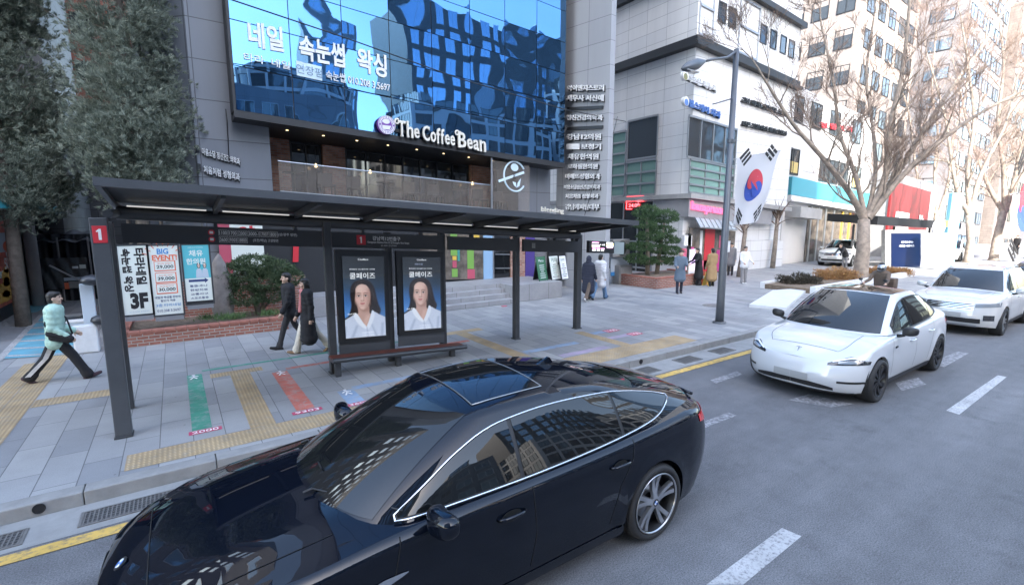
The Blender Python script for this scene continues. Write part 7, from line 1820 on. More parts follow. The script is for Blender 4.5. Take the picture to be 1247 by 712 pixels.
def person(label, x, y, z0, face, H=1.68, thigh=(0, 0), knee=(0, 0), arm=(0, 0), elbow=(.25, .25), top='black_cloth', trs='black_cloth', shoe='shoe_black', coat=0.0, puffer=False, hair='short', hood=False, lean=0.0, headturn=0.0, armout=(.10, .10), group=None, vox=.012, scarf=None, name='person', sit=False, wide=1.0, legflare=1.0, handpocket=False):
    """thigh / knee / arm / elbow: (right, left) swing angles in radians, forwards positive; face: heading of the body"""
    t = thing(name, label, 'person', (x, y, z0), 0, group)
    B = Matrix.Translation((x, y, z0)) @ Matrix.Rotation(face, 4, 'Z'); k = H / 1.7
    def W_(p): return B @ Vector(p)
    # joints in body space: +x forwards, +y left
    hipz = .90 * k; legs = []; low = 9
    for s, th, kn in ((-1, thigh[0], knee[0]), (1, thigh[1], knee[1])):
        hp = Vector((0, s * .09 * k, hipz)); kp = hp + Vector((math.sin(th), 0, -math.cos(th))) * .43 * k; a = th - kn; an = kp + Vector((math.sin(a), 0, -math.cos(a))) * .41 * k; legs.append([hp, kp, an, a]); low = min(low, an.z - .075 * k)
    dz = -low if not sit else 0
    for L in legs:
        for i in range(3): L[i] = L[i] + Vector((0, 0, dz))
    pel = Vector((0, 0, hipz + dz)); sp = lambda f, up: Vector((math.sin(lean) * up, 0, pel.z + math.cos(lean) * up))
    chest = sp(0, .36 * k); neck = sp(0, .53 * k); hd = neck + Vector((math.sin(lean * .5) * .12 + .02, 0, .145 * k)); shz = .47 * k
    arms = []
    for s, am, el, ao in ((-1, arm[0], elbow[0], armout[0]), (1, arm[1], elbow[1], armout[1])):
        sh_ = sp(0, shz) + Vector((0, s * .185 * k * wide, 0)); u = Vector((math.sin(am), s * math.sin(ao), -math.cos(am))).normalized(); e = sh_ + u * .29 * k; a2 = am + el; f = Vector((math.sin(a2), s * (math.sin(ao) - el * .12), -math.cos(a2))).normalized(); wr = e + f * .25 * k; arms.append((sh_, e, wr, f, s))
    T = lambda p: W_(p)
    b = MB(); c_ = lambda p, q, r1, r2: cap(b, T(p), T(q), r1 * k, r2 * k)
    hr = Matrix.Rotation(face + headturn, 3, 'Z'); hx = lambda p: T(hd) + hr @ Vector(p) * k
    ell(b, hx((0, 0, .015)), (.092 * k, .076 * k, .112 * k), hr); ell(b, hx((.028, 0, -.055)), (.060 * k, .056 * k, .065 * k), hr)
    cap(b, hx((.088, 0, .012)), hx((.108, 0, -.022)), .010 * k, .014 * k, 8); ell(b, hx((.070, 0, -.098)), (.022 * k, .024 * k, .016 * k), hr); ell(b, hx((.082, 0, .042)), (.016 * k, .052 * k, .010 * k), hr)
    for s in (-1, 1): ell(b, hx((-.005, s * .078, -.01)), (.020 * k, .012 * k, .032 * k), hr); ell(b, hx((.066, s * .036, -.035)), (.022 * k, .024 * k, .026 * k), hr)
    c_(neck - Vector((0, 0, .03)), hd - Vector((0, 0, .05)), .052, .050); c_(pel, chest, .10, .10)
    for s_1, e, wr, f, s in arms: c_(s_1, e, .042, .036); c_(e, wr, .034, .025); hand(b, T(wr), (B.to_3x3() @ f), s, B.to_3x3() @ Vector((0, -s, 0)), .55, k); c_(sp(0, shz - .02), s_1, .06, .05)
    for hp, kp, an, a in legs: c_(hp, kp, .062, .045); c_(kp, an, .042, .032); c_(an, an + Vector((.05, 0, -.04)), .03, .028)
    queue(b, 'body', 'skin', t, min(vox, .0095), 2)
    # face
    for s in (-1, 1):
        m_ = MB(); ell(m_, hx((.082, s * .031, .020)), (.008 * k, .013 * k, .006 * k), hr); m_.build('eye', K['eye'], t, smooth=True, uv=False)
        m_ = MB(); cap(m_, hx((.089, s * .016, .046)), hx((.081, s * .048, .044)), .004 * k, .003 * k, 6); m_.build('eyebrow', K['hairblack'], t, smooth=True, uv=False)
    m_ = MB(); ell(m_, hx((.088, 0, -.060)), (.008 * k, .020 * k, .006 * k), hr); m_.build('mouth', K['lips'], t, smooth=True, uv=False)
    # hair
    h_ = MB()
    if hood:
        ell(h_, hx((-.018, 0, .025)), (.118 * k, .105 * k, .138 * k), hr); ell(h_, hx((-.03, 0, -.09)), (.11 * k, .12 * k, .10 * k), hr); queue(h_, 'hood', top, t, vox, 3)
    else:
        ell(h_, hx((-.018, 0, .040)), (.096 * k, .086 * k, .098 * k), hr); ell(h_, hx((-.045, 0, -.01)), (.062 * k, .082 * k, .095 * k), hr); ell(h_, hx((.012, 0, .078)), (.084 * k, .076 * k, .055 * k), hr)
        if hair == 'long':
            for yy in (-.05, 0, .05): cap(h_, hx((-.055, yy, -.02)), hx((-.085, yy * 1.3, -.36)), .050 * k, .042 * k, 8)
            for s in (-1, 1): cap(h_, hx((.005, s * .072, .03)), hx((.01, s * .085, -.22)), .028 * k, .022 * k, 8)
        if hair == 'cap': ell(h_, hx((.07, 0, .055)), (.075 * k, .07 * k, .016 * k), hr)
        queue(h_, 'hair', 'hairblack', t, vox * .9, 2)
    # trousers and shoes
    tr_ = MB(); c2_ = lambda p, q, r1, r2: cap(tr_, T(p), T(q), r1 * k, r2 * k)
    c2_(pel + Vector((0, -.055, .02)), pel + Vector((0, .055, .02)), .118, .118)
    for hp, kp, an, a in legs:
        c2_(hp, kp, .092, .066 * legflare); q = kp.lerp(an, .97); c2_(kp, q, .064 * legflare, .056 * legflare ** 1.5)
        for j in range(3): w0 = an.lerp(kp, .02 + .07 * j); c2_(w0 + Vector((-.012, 0, 0)), w0 + Vector((.014, 0, -.01)), (.060 - .002 * j) * legflare ** 1.5, .060 * legflare ** 1.5)
    queue(tr_, 'trousers', trs, t, vox, 2)
    for (hp, kp, an, a) in legs:
        s_ = MB(); pit = max(-.9, min(.5, a)); d = Vector((math.cos(pit * .9), 0, math.sin(pit * .9))); dn = Vector((d.z, 0, -d.x)); o = an + dn * .045 * k
        cap(s_, T(o - d * .055 * k), T(o + d * .05 * k), .040 * k, .040 * k, 10); cap(s_, T(o + d * .05 * k + dn * .010 * k), T(o + d * .165 * k + dn * .012 * k), .040 * k, .030 * k, 10); cap(s_, T(o), T(an + Vector((0, 0, .03))), .042 * k, .042 * k, 10)
        queue(s_, 'shoe', shoe, t, vox * .8, 2)
    # top
    j_ = MB(); cj = lambda p, q, r1, r2: cap(j_, T(p), T(q), r1 * k, r2 * k)
    pf = .012 if puffer else .0
    low_ = -.10 - coat
    nseg = max(7, int((.46 - low_) / (.085 if puffer else .045)))
    for i in range(nseg):
        u = low_ + (.46 - low_) * i / (nseg - 1); ww = .105 + .055 * sstep(np.array((u + .05) / .45)) + (.02 + .10 * coat * .5 if u < -.05 else 0); ww = float(ww) * wide + pf
        r1 = (.120 if u > -.02 else .125 + .05 * min(1, -u / .6)) + pf
        pz = sp(0, max(u, 0) * k) if u >= 0 else pel + Vector((0, 0, u * k))
        if u < -.15 and not sit: pz = pz + (legs[0][1] + legs[1][1] - legs[0][0] - legs[1][0]) * (.25 * min(1, (-u) / .5)) * Vector((1, 0, 0)).x * 0
        cj(pz + Vector((0, -ww * .55 * k, 0)), pz + Vector((0, ww * .55 * k, 0)), r1, r1)
    cj(sp(0, shz) + Vector((0, -.14 * k * wide, 0)), sp(0, shz) + Vector((0, .14 * k * wide, 0)), .085 + pf, .085 + pf); cj(neck - Vector((0, 0, .06)), neck + Vector((0, 0, .0)), .085, .072)
    for s_1, e, wr, f, s in arms:
        if puffer:
            for i in range(4): cj(s_1.lerp(e, i / 3.0), s_1.lerp(e, i / 3.0 + .04), .070, .070); cj(e.lerp(wr, i / 3.2), e.lerp(wr, i / 3.2 + .04), .060, .058)
            cj(s_1, e, .064, .058); cj(e, wr, .056, .048)
        else:
            cj(s_1, e, .066, .054); cj(e, e.lerp(wr, .98), .052, .042)
    queue(j_, 'coat' if coat > .2 else 'jacket', top, t, vox, 2 if puffer else 3)
    if scarf:
        q = MB(); n = 14; cap(q, T(neck + Vector((.10, .03, .02))), T(neck + Vector((.15, .05, -.42))), .030, .04, 8); cap(q, T(neck + Vector((.09, -.04, .0))), T(neck + Vector((.09, .06, .0))), .045, .045, 8); queue(q, 'scarf', scarf, t, vox, 2)
    return t, dict(T=T, arms=arms, legs=legs, pel=pel, sp=sp, k=k, hd=hd, hx=hx, neck=neck)

PI = math.pi
# walker in mint jacket
a = G(75, 463)
mt, J = person('walker in a mint green puffer jacket and black trousers with a black shoulder bag', a.x, a.y, .15, R(0), 1.68, thigh=(.52, -.42), knee=(.10, .24), arm=(-.12, -.05), elbow=(.95, 1.0), top='mint_cloth', trs='black_cloth', shoe='plum_shoe', puffer=True, hair='short', wide=1.02, vox=.011, legflare=1.2, lean=.05)
T = J['T']; hp, kp, an, _ = J['legs'][0]
st = MB(); off = Vector((0, -.094, 0)); off2 = Vector((0, -.094, 0))
hp2, kp2, an2, _ = J['legs'][1]
st.add([T(p) for p in (hp2 + off + Vector((-.03, -.12 + .06, -.02)), hp2 + off + Vector((.05, -.12 + .06, -.02)), kp2 + Vector((.04, -.085, 0)), kp2 + Vector((-.03, -.085, 0)), an2 + Vector((.035, -.085, .03)), an2 + Vector((-.04, -.085, .03)))], [(0, 1, 2, 3), (3, 2, 4, 5)])
st.build('trouser_stripe', K['offwhite_stripe'], mt, uv=False)
bag = MB(); q = J['pel'] + Vector((.10, -.20, .02)); cap(bag, T(q + Vector((-.13, 0, .06))), T(q + Vector((.12, -.02, -.05))), .065, .058, 10); cap(bag, T(q + Vector((-.12, 0, -.02))), T(q + Vector((.10, -.02, -.09))), .045, .045, 10)
bt = thing('shoulder_bag', 'black shoulder bag slung at the hip of the walker in mint green', 'bag', T(q)); queue(bag, 'bag_body', 'black_cloth', bt, .012, 3)
m_ = MB(); m_.tube([T(q + Vector((-.15, .02, .08))), T(J['sp'](0, .25) + Vector((-.10, -.20, 0))), T(J['neck'] + Vector((-.03, .05, .02))), T(J['sp'](0, .3) + Vector((.15, .05, 0))), T(q + Vector((.15, .03, .02)))], .014, 6); m_.build('strap', K['black_cloth'], bt, smooth=True, uv=False)
# pair by the near planter
a = G(377, 429)
person('woman with long black hair in a long black puffer coat and cream trousers', a.x, a.y, .15, R(180), 1.64, thigh=(.34, -.36), knee=(.08, .30), arm=(.18, -.15), elbow=(.3, .25), top='black_cloth', trs='cream_cloth', shoe='shoe_tan', coat=.42, puffer=True, hair='long', scarf='pink_cloth', vox=.012, legflare=1.2)
a = G(358, 425)
person('companion in black jacket and black trousers walking beside the woman with long hair', a.x, a.y + .25, .15, R(182), 1.72, thigh=(-.30, .36), knee=(.30, .08), arm=(-.25, .25), top='black_cloth', trs='charcoal_cloth', shoe='shoe_black', puffer=True, vox=.013)
# pair beyond the shelter
a = G(716, 366)
person('walker in a hooded black knee length puffer coat and brown trousers beyond the shelter', a.x, a.y, .15, R(20), 1.62, thigh=(-.34, .32), knee=(.25, .08), arm=(.2, -.2), top='navy_cloth', trs='brown_cloth', shoe='shoe_white', coat=.36, puffer=True, hood=True, vox=.013, legflare=1.15)
a = G(730, 364)
person('walker in a white puffer coat and blue jeans beside the one in hooded black', a.x, a.y, .15, R(15), 1.68, thigh=(.36, -.36), knee=(.05, .28), arm=(-.25, .3), elbow=(.5, .4), top='white_cloth', trs='denim', shoe='shoe_black', coat=.20, puffer=True, hair='short', vox=.013, legflare=1.25)
# people in front of the pink cafe
a = G(827, 357)
person('person in a grey blue hooded coat and dark trousers looking down at a phone', a.x, a.y, .15, R(228), 1.70, thigh=(.05, -.10), knee=(.02, .1), arm=(.35, .45), elbow=(1.15, 1.2), top='greyblue_cloth', trs='navy_cloth', shoe='shoe_black', coat=.22, hair='short', vox=.014, lean=.04)
a = G(850, 347)
person('person in a long black coat bending to the pink cafe ordering screen', a.x, a.y, .15, R(150), 1.66, thigh=(.03, -.05), arm=(.5, .6), elbow=(.6, .5), top='black_cloth', trs='charcoal_cloth', coat=.42, hair='short', lean=.16, vox=.015)
a = G(866, 348)
person('person in a long camel coat seen from behind in front of the pink cafe', a.x, a.y, .15, R(62), 1.66, thigh=(.02, -.04), arm=(.1, .05), elbow=(.5, .4), top='camel_cloth', trs='black_cloth', shoe='shoe_black', coat=.46, hair='short', vox=.015)
a = G(905, 345)
person('person in a white jacket and loose grey trousers standing near the leaning pollarded tree', a.x, a.y, .15, R(240), 1.70, thigh=(.06, -.06), arm=(.2, .3), elbow=(.9, .8), top='white_cloth', trs='grey_cloth', shoe='shoe_white', vox=.015, legflare=1.2)
a = G(889, 335)
person('person in grey standing in front of the shops just behind the street lamp', a.x, a.y, .15, R(200), 1.70, arm=(.1, -.1), top='grey_cloth', trs='charcoal_cloth', coat=.2, vox=.018)
a = G(1028, 327)
person('person in a dark grey jacket stooping by the white car near the cyan band', a.x, a.y, .15, R(160), 1.66, thigh=(.10, .0), knee=(.2, .1), lean=.75, arm=(.7, .8), elbow=(.2, .2), top='charcoal_cloth', trs='grey_cloth', vox=.02)
for px, py, tp, hd_, lb in ((1213, 312, 'white_cloth', 190, 'distant pedestrian in a pale jacket between the far street trees'), (1236, 312, 'black_cloth', 170, 'distant pedestrian in black under the second national flag')):
    a = PD(px, py, 42); person(lb, a.x, a.y, .15, R(hd_), 1.7, thigh=(.2, -.2), knee=(0, .1), arm=(-.2, .2), top=tp, trs='charcoal_cloth', coat=.2, vox=.022)
# scooter and rider waiting beside the white sport utility vehicle
SCX, SCY = 17.9, 5.72
sc_ = thing('motor_scooter', 'dark delivery scooter waiting at the kerb beside the white sport utility vehicle', 'scooter', (SCX, SCY, 0))
S_ = Matrix.Translation((SCX, SCY, 0)) @ Matrix.Rotation(PI, 4, 'Z')
for wx in (-.62, .64):
    m_ = MB(S_); n = 20; m_.lathe([(.14, -.05), (.24, -.055), (.255, -.03), (.26, 0), (.255, .03), (.24, .055), (.14, .05)], (wx, 0, .26), 'y', 28); w__ = m_.build('wheel', K['rubber'], sc_, smooth=True, uv=False)
    m_ = MB(S_); m_.lathe([(.14, -.03), (.05, -.04), (.0, -.04)], (wx, 0, .26), 'y', 20); m_.lathe([(.14, .03), (.05, .04), (.0, .04)], (wx, 0, .26), 'y', 20); m_.build('rim', K['rimgrey'], w__, uv=False)
m_ = MB(S_); m_.rbox(-.30, .34, -.15, .15, .24, .32, .03); m_.rbox(-.75, -.14, -.17, .17, .40, .70, .07); m_.rbox(.32, .42, -.20, .20, .30, .98, .04); m_.tube([(.42, 0, .95), (.55, 0, .6), (.64, 0, .27)], [.05, .05, .04], 8); m_.build('fairing', K['plastic'], sc_, auto=50, uv=False)
m_ = MB(S_); m_.rbox(-.72, -.05, -.15, .15, .70, .79, .035); m_.build('seat', K['rubber'], sc_, auto=50, uv=False)
m_ = MB(S_); m_.tube([(.34, -.33, 1.05), (.42, -.12, 1.0), (.42, .12, 1.0), (.34, .33, 1.05)], .018, 8); m_.build('handlebar', K['frame_dark'], sc_, smooth=True, uv=False)
m_ = MB(S_); ell(m_, (.44, 0, .88), (.05, .10, .08)); m_.build('headlight', K['lamp'], sc_, smooth=True, uv=False)
m_ = MB(S_); m_.rbox(-1.05, -.70, -.22, .22, .78, 1.18, .03); m_.build('delivery_box', K['brown_cloth'], sc_, auto=50, uv=False)
for s in (-1, 1):
    m_ = MB(S_); m_.tube([(.38, s * .25, 1.02), (.40, s * .30, 1.16)], .008, 6); ell(m_, (.40, s * .32, 1.20), (.012, .06, .04)); m_.build('mirror', K['frame_dark'], sc_, smooth=True, uv=False)
rd, J = person('scooter rider in a brown jacket and a silver helmet', SCX - math.cos(PI) * .30, SCY, .0, PI, 1.70, thigh=(1.25, 1.25), knee=(1.35, 1.35), arm=(.75, .75), elbow=(.55, .55), top='brown_cloth', trs='charcoal_cloth', sit=True, lean=.10, vox=.014, armout=(.2, .2))
for o in [rd]: o.location.z -= .07; WM[o.name] = Matrix.Translation(o.location)
hm = thing('helmet', 'silver full face helmet on the scooter rider', 'helmet', J['hx']((0, 0, 0)) - Vector((0, 0, .07)))
m_ = MB(); ell(m_, J['hx']((0, 0, .03)) - Vector((0, 0, .07)), (.145, .125, .150)); m_.build('shell', K['alu'], hm, smooth=True, uv=False)
m_ = MB(); ell(m_, J['hx']((.035, 0, .015)) - Vector((0, 0, .07)), (.118, .112, .062)); m_.build('visor', K['carglass'], hm, smooth=True, uv=False)
flush()
# ------------------------------------------------------------------ street furniture and small things
def barM(p): return wallM(p, 0)
# ---- street lamp with bracket and its flag
LX, LY = G(876, 393)[:2]; LD = .572 * LX + .82 * LY
top = AY(897, 60, LY); lt = top.x
sl_ = thing('street_lamp', 'grey street lamp with a curved arm standing at the kerb beside the electric car', 'street lamp', (LX, LY, .15))
K['lampgrey'] = mat('lamp_post_grey', (.12, .13, .145), .45, .4, var=.1)
mb = MB(); mb.tube([(LX, LY, .15), (LX + (lt - LX) * .1, LY, .15 + .1 * (top.z - .15)), (lt, LY, top.z)], [.115, .105, .065], 14); mb.build('pole', K['lampgrey'], sl_, smooth=True)
mb = MB(); mb.lathe([(0, .05), (.17, .05), (.19, .0)], (LX, LY, .15), 'z', 20); mb.build('base_plate', K['lampgrey'], sl_, auto=40)
a0 = AY(886, 70, LY); a1 = AY(866, 73, LY + .0); h0 = AY(858, 75, LY); h1 = AY(830, 84, LY)
mb = MB(); mb.tube([AY(896, 63, LY), a0, a1, h0], [.035, .032, .03, .03], 8); mb.build('arm', K['lampgrey'], sl_, smooth=True)
mb = MB(); d = (h1 - h0); n_ = 9; mb.tube([h0 + d * (k / n_) + Vector((0, 0, .0)) for k in range(n_ + 1)], [.04, .07, .10, .125, .135, .135, .125, .105, .07, .02], 12)
vv = []
for v in mb.v: vv.append(Vector((v.x, v.y, h0.z + (v.z - h0.z) * .9)))
hd_ = mb.build('lamp_head', K['lampgrey'], sl_, smooth=True)
mb = MB(); m_ = h0 + d * .6; mb.cbox((m_.x, m_.y, m_.z - .125), (d.length * .5, .16, .02)); mb.build('lens', K['lamp'], hd_)
for py, hh, mm in ((300, .3, 'whitep'), (218, .10, 'lampgrey'), (172, .08, 'lampgrey')):
    p = AY(884 + (300 - py) * .05, py, LY); mb = MB(); mb.lathe([(.10, -hh / 2), (.108, -hh / 2), (.108, hh / 2), (.10, hh / 2)], p, 'z', 14); mb.build('band' if mm == 'lampgrey' else 'sticker', K[mm], sl_)
p = AY(892, 120, LY); q = AY(872, 126, LY); mb = MB(); mb.tube([p, q, AY(868, 127, LY)], .018, 6); mb.build('flag_bracket', K['lampgrey'], sl_, smooth=True)
K['flagwhite'], t_, b_ = newmat('flag_white'); b_.inputs['Base Color'].default_value = (.78, .78, .80, 1); b_.inputs['Roughness'].default_value = .8
tr_ = t_.nodes.new('ShaderNodeBsdfTranslucent'); tr_.inputs[0].default_value = (.75, .75, .78, 1); ms = t_.nodes.new('ShaderNodeMixShader'); ms.inputs[0].default_value = .35
t_.links.new(b_.outputs[0], ms.inputs[1]); t_.links.new(tr_.outputs[0], ms.inputs[2]); t_.links.new(ms.outputs[0], t_.nodes['Material Output'].inputs[0])
K['flagred'] = mat('flag_red', (.55, .05, .07), .8); K['flagblue'] = mat('flag_blue', (.04, .09, .42), .8); K['flagblack'] = mat('flag_black', (.02, .02, .022), .8)
def flag(label, C4, ctr_scale, staff, grp, rot):
    """hanging flag: C4 = top-left, top-right, bottom-right, bottom-left corners; u across, v down"""
    t = thing('national_flag', label, 'flag', C4[3], 0, grp)
    C4 = [Vector(c) for c in C4]; nrm = (C4[1] - C4[0]).cross(C4[3] - C4[0]).normalized()
    if nrm.y > 0: nrm = -nrm
    def F(u, v, d=0.0):
        p = C4[0] * (1 - u) * (1 - v) + C4[1] * u * (1 - v) + C4[2] * u * v + C4[3] * (1 - u) * v
        wv = .035 * math.sin(u * 7 + v * 3) * (.3 + v) + .02 * math.sin(v * 9 - u * 4)
        sag = Vector((0, 0, -.05 * math.sin(u * math.pi) * v))
        return p + nrm * (wv + d) + sag
    mb = MB(); mb.grid([[F(i / 16, j / 28) for i in range(17)] for j in range(29)]); cl = mb.build('cloth', K['flagwhite'], t, smooth=True, uv=False)
    W_ = ((C4[1] - C4[0]).length + (C4[2] - C4[3]).length) / 2; H_ = ((C4[3] - C4[0]).length + (C4[2] - C4[1]).length) / 2
    def shape(nm, pts, m, d=.006):
        for side, dd in ((1, d), (-1, -d)):
            mb = MB(); n_ = len(pts); cx_ = sum(x for x, y in pts) / n_; cy_ = sum(y for x, y in pts) / n_
            mb.grid([[F(.5 + (cx_ + (x - cx_) * g_) / W_, .44 + (cy_ + (y - cy_) * g_) / H_, dd) for x, y in pts] for g_ in (.02, .25, .5, .75, 1.0)], wrap=True); mb.build(nm, K[m], cl, uv=False)
    r = W_ * .235; ca, sa = math.cos(rot), math.sin(rot)
    def Q(x, y): return (x * ca - y * sa, x * sa + y * ca)
    def arc(cx, cy, rr, a0, a1, n=16): return [(cx + rr * math.cos(a0 + (a1 - a0) * k / n), cy + rr * math.sin(a0 + (a1 - a0) * k / n)) for k in range(n + 1)]
    # the comma halves: big half circle with one small half circle added and one taken away
    half = arc(0, 0, r, -math.pi, 0, 24) + arc(r / 2, 0, r / 2, 0, math.pi, 12)[1:] + arc(-r / 2, 0, r / 2, 0, -math.pi, 12)[1:-1]
    shape('red_half', [Q(x, y) for x, y in arc(0, 0, r, -math.pi, 0, 24)], 'flagred'); shape('blue_half', [Q(-x, -y) for x, y in arc(0, 0, r, -math.pi, 0, 24)], 'flagblue')
    shape('blue_lobe', [Q(x, y) for x, y in arc(r / 2, 0, r / 2, 0, 2 * math.pi, 20)[:-1]], 'flagblue', .022); shape('red_lobe', [Q(x, y) for x, y in arc(-r / 2, 0, r / 2, 0, 2 * math.pi, 20)[:-1]], 'flagred', .022)
    for sx, sy, pat in ((-1, -1, (1, 1, 1)), (1, 1, (0, 0, 0)), (1, -1, (0, 1, 0)), (-1, 1, (1, 0, 1))):
        cx, cy = sx * W_ * .30, sy * W_ * .44; L = Vector((cx, cy)).normalized(); N = Vector((-L.y, L.x))
        for k in range(3):
            o = L * (k - 1) * W_ * .062
            segs = [(-1, 1)] if pat[k] else [(-1, -.08), (.08, 1)]
            for s0, s1 in segs:
                a = Vector((cx, cy)) + o + N * s0 * W_ * .115; b = Vector((cx, cy)) + o + N * s1 * W_ * .115; w_ = L * W_ * .020
                shape('trigram_bar', [tuple(a - w_), tuple(b - w_), tuple(b + w_), tuple(a + w_)], 'flagblack')
    mb = MB(); mb.tube([Vector(staff[0]), Vector(staff[1])], .014, 8); mb.build('staff', K['alu'], t, smooth=True)
    return t
Yf = LY - .18
flag('national flag hanging from the grey street lamp', [AY(897, 193, Yf), AY(949, 184, Yf + .1), AY(925, 268, Yf + .05), AY(892, 273, Yf)], 1, (AY(890, 195, LY), AY(951, 183, Yf + .1)), 'national flags on street lamps', R(35))
fy = 7.9
flag('national flag at the edge of the photo beyond the white cars', [AY(1233, 238, fy), AY(1262, 232, fy), AY(1260, 272, fy), AY(1229, 272, fy)], 1, (AY(1270, 228, fy), AY(1230, 237, fy)), 'national flags on street lamps', R(35))
q = AY(1268, 228, fy); t = thing('street_lamp', 'second grey street lamp far along the kerb carrying the farther flag', 'street lamp', (q.x, fy, .15)); mb = MB(); mb.tube([(q.x, fy, .15), (q.x, fy, 8)], [.11, .07], 12); mb.build('pole', K['lampgrey'], t, smooth=True)
mb = MB(); mb.tube([(q.x, fy, 7.9), (q.x - 1.0, fy, 7.8), (q.x - 2, fy, 7.6)], [.03, .03, .08], 8); mb.build('arm', K['lampgrey'], t, smooth=True)
# ---- overhead wires
for pts, r_, lb in (([AY(270, -4, 13.0), AY(420, 46, 13.4), AY(560, 96, 13.8), AY(690, 134, 14.2), AY(762, 148, 14.6)], .016, 'thick black cable sagging across the blue glass to the sign wall'), ([AY(752, 142, 14.4), AY(745, 170, 14.4), AY(728, 205, 14.4), AY(712, 262, 14.4)], .012, 'thin black cable dropping past the tenant signs to the shelter'), ([AY(275, 133, 16.15), AY(277, 150, 16.15), AY(279, 196, 16.15)], .014, 'thin conduit running down the grey stone pier')):
    mb = MB(); mb.tube(pts, r_, 6); o = mb.build('overhead_cable', K['frame_dark'], smooth=True); tag(o, lb, 'cable')
# ---- near brick planter with its standing stone
def planter(label, x0, x1, y0, y1, z1, name='brick_planter', chamf=None):
    t = thing(name, label, 'planter', ((x0 + x1) / 2, (y0 + y1) / 2, .15)); th = .22
    mb = MB()
    mb.box(x0, x1, y0, y0 + th, .10, z1); mb.box(x0, x1, y1 - th, y1, .10, z1); mb.box(x0, x0 + th, y0 + th + .001, y1 - th - .001, .10, z1); mb.box(x1 - th, x1, y0 + th + .001, y1 - th - .001, .10, z1)
    mb.build('brick_wall', K['redbrick'], t)
    mb = MB()
    nb = int((x1 - x0) / .215)
    for k in range(nb):
        a = x0 + (x1 - x0) * k / nb; mb.rbox(a + .004, a + (x1 - x0) / nb - .004, y0 - .012, y0 + th + .012, z1 + .001, z1 + .065, .006)
        
    nb = int((y1 - y0 - th) / .215)
    for k in range(nb):
        a = y0 + th + .015 + (y1 - y0 - th - .015) * k / nb
        for xx in (x0, x1 - th): mb.rbox(xx - .012, xx + th + .012, a + .004, a + (y1 - y0 - th) / nb - .004, z1 + .001, z1 + .065, .006)
    mb.build('brick_coping', K['copingbrick'], t)
    mb = MB(); n = 22; rg = random.Random(5)
    mb.grid([[(x0 + th + (x1 - x0 - 2 * th) * i / n, y0 + th + (y1 - y0 - 2 * th) * j / 10, z1 - .03 + rg.uniform(0, .05)) for i in range(n + 1)] for j in range(11)]); mb.build('soil', K['soil'], t, smooth=True)
    return t
K['copingbrick'] = mat('coping_brick', (.33, .135, .10), .8, var=.3, vscale=7, bump=.3, bscale=60)
planter('near red brick planter behind the shelter holding the shrub and the banner stands', -1.25, 2.30, 13.62, 15.6, .43)
mb = MB(); mb.box(2.31, 2.9, 13.9, 15.2, .10, .32); tag(mb.build('granite_block', K['step']), 'low granite block at the right end of the near brick planter', 'stone block')
mb = MB(); mb.box(-.9, 3.2, 15.62, 15.85, .1, 1.35); o = tag(mb.build('brick_wall', K['redbrick']), 'low red brick wall behind the shrub of the near planter', 'wall')
planter('far red brick planter beyond the shelter holding the cloud pruned pine', 16.6, 20.6, 13.1, 15.5, .56)
bm = bmesh.new(); bmesh.ops.create_icosphere(bm, subdivisions=4, radius=1); bm.verts.index_update(); mb = MB(); sx = AY(268, 340, 14.6).x
for v in bm.verts:
    q = v.co; n_ = mnoise.noise(Vector((q.x * 1.7 + 3, q.y * 1.7, q.z * 1.2))) * .16; k = 1 + n_; top_ = 1 - .35 * max(0, q.z) ** 2
    v.co = Vector((sx + q.x * .28 * k * top_, 14.6 + q.y * .22 * k, 1.12 + q.z * 1.02 * (1 + n_ * .4)))
mb.add([v.co.copy() for v in bm.verts], [tuple(v.index for v in f.verts) for f in bm.faces]); bm.free()
K['rock'] = mat('standing_stone', (.22, .195, .18), .85, var=.25, vscale=5, bump=.7, bscale=14)
tag(mb.build('standing_stone', K['rock'], smooth=True), 'tall rough brown standing stone between the turquoise banner and the shrub', 'standing stone')
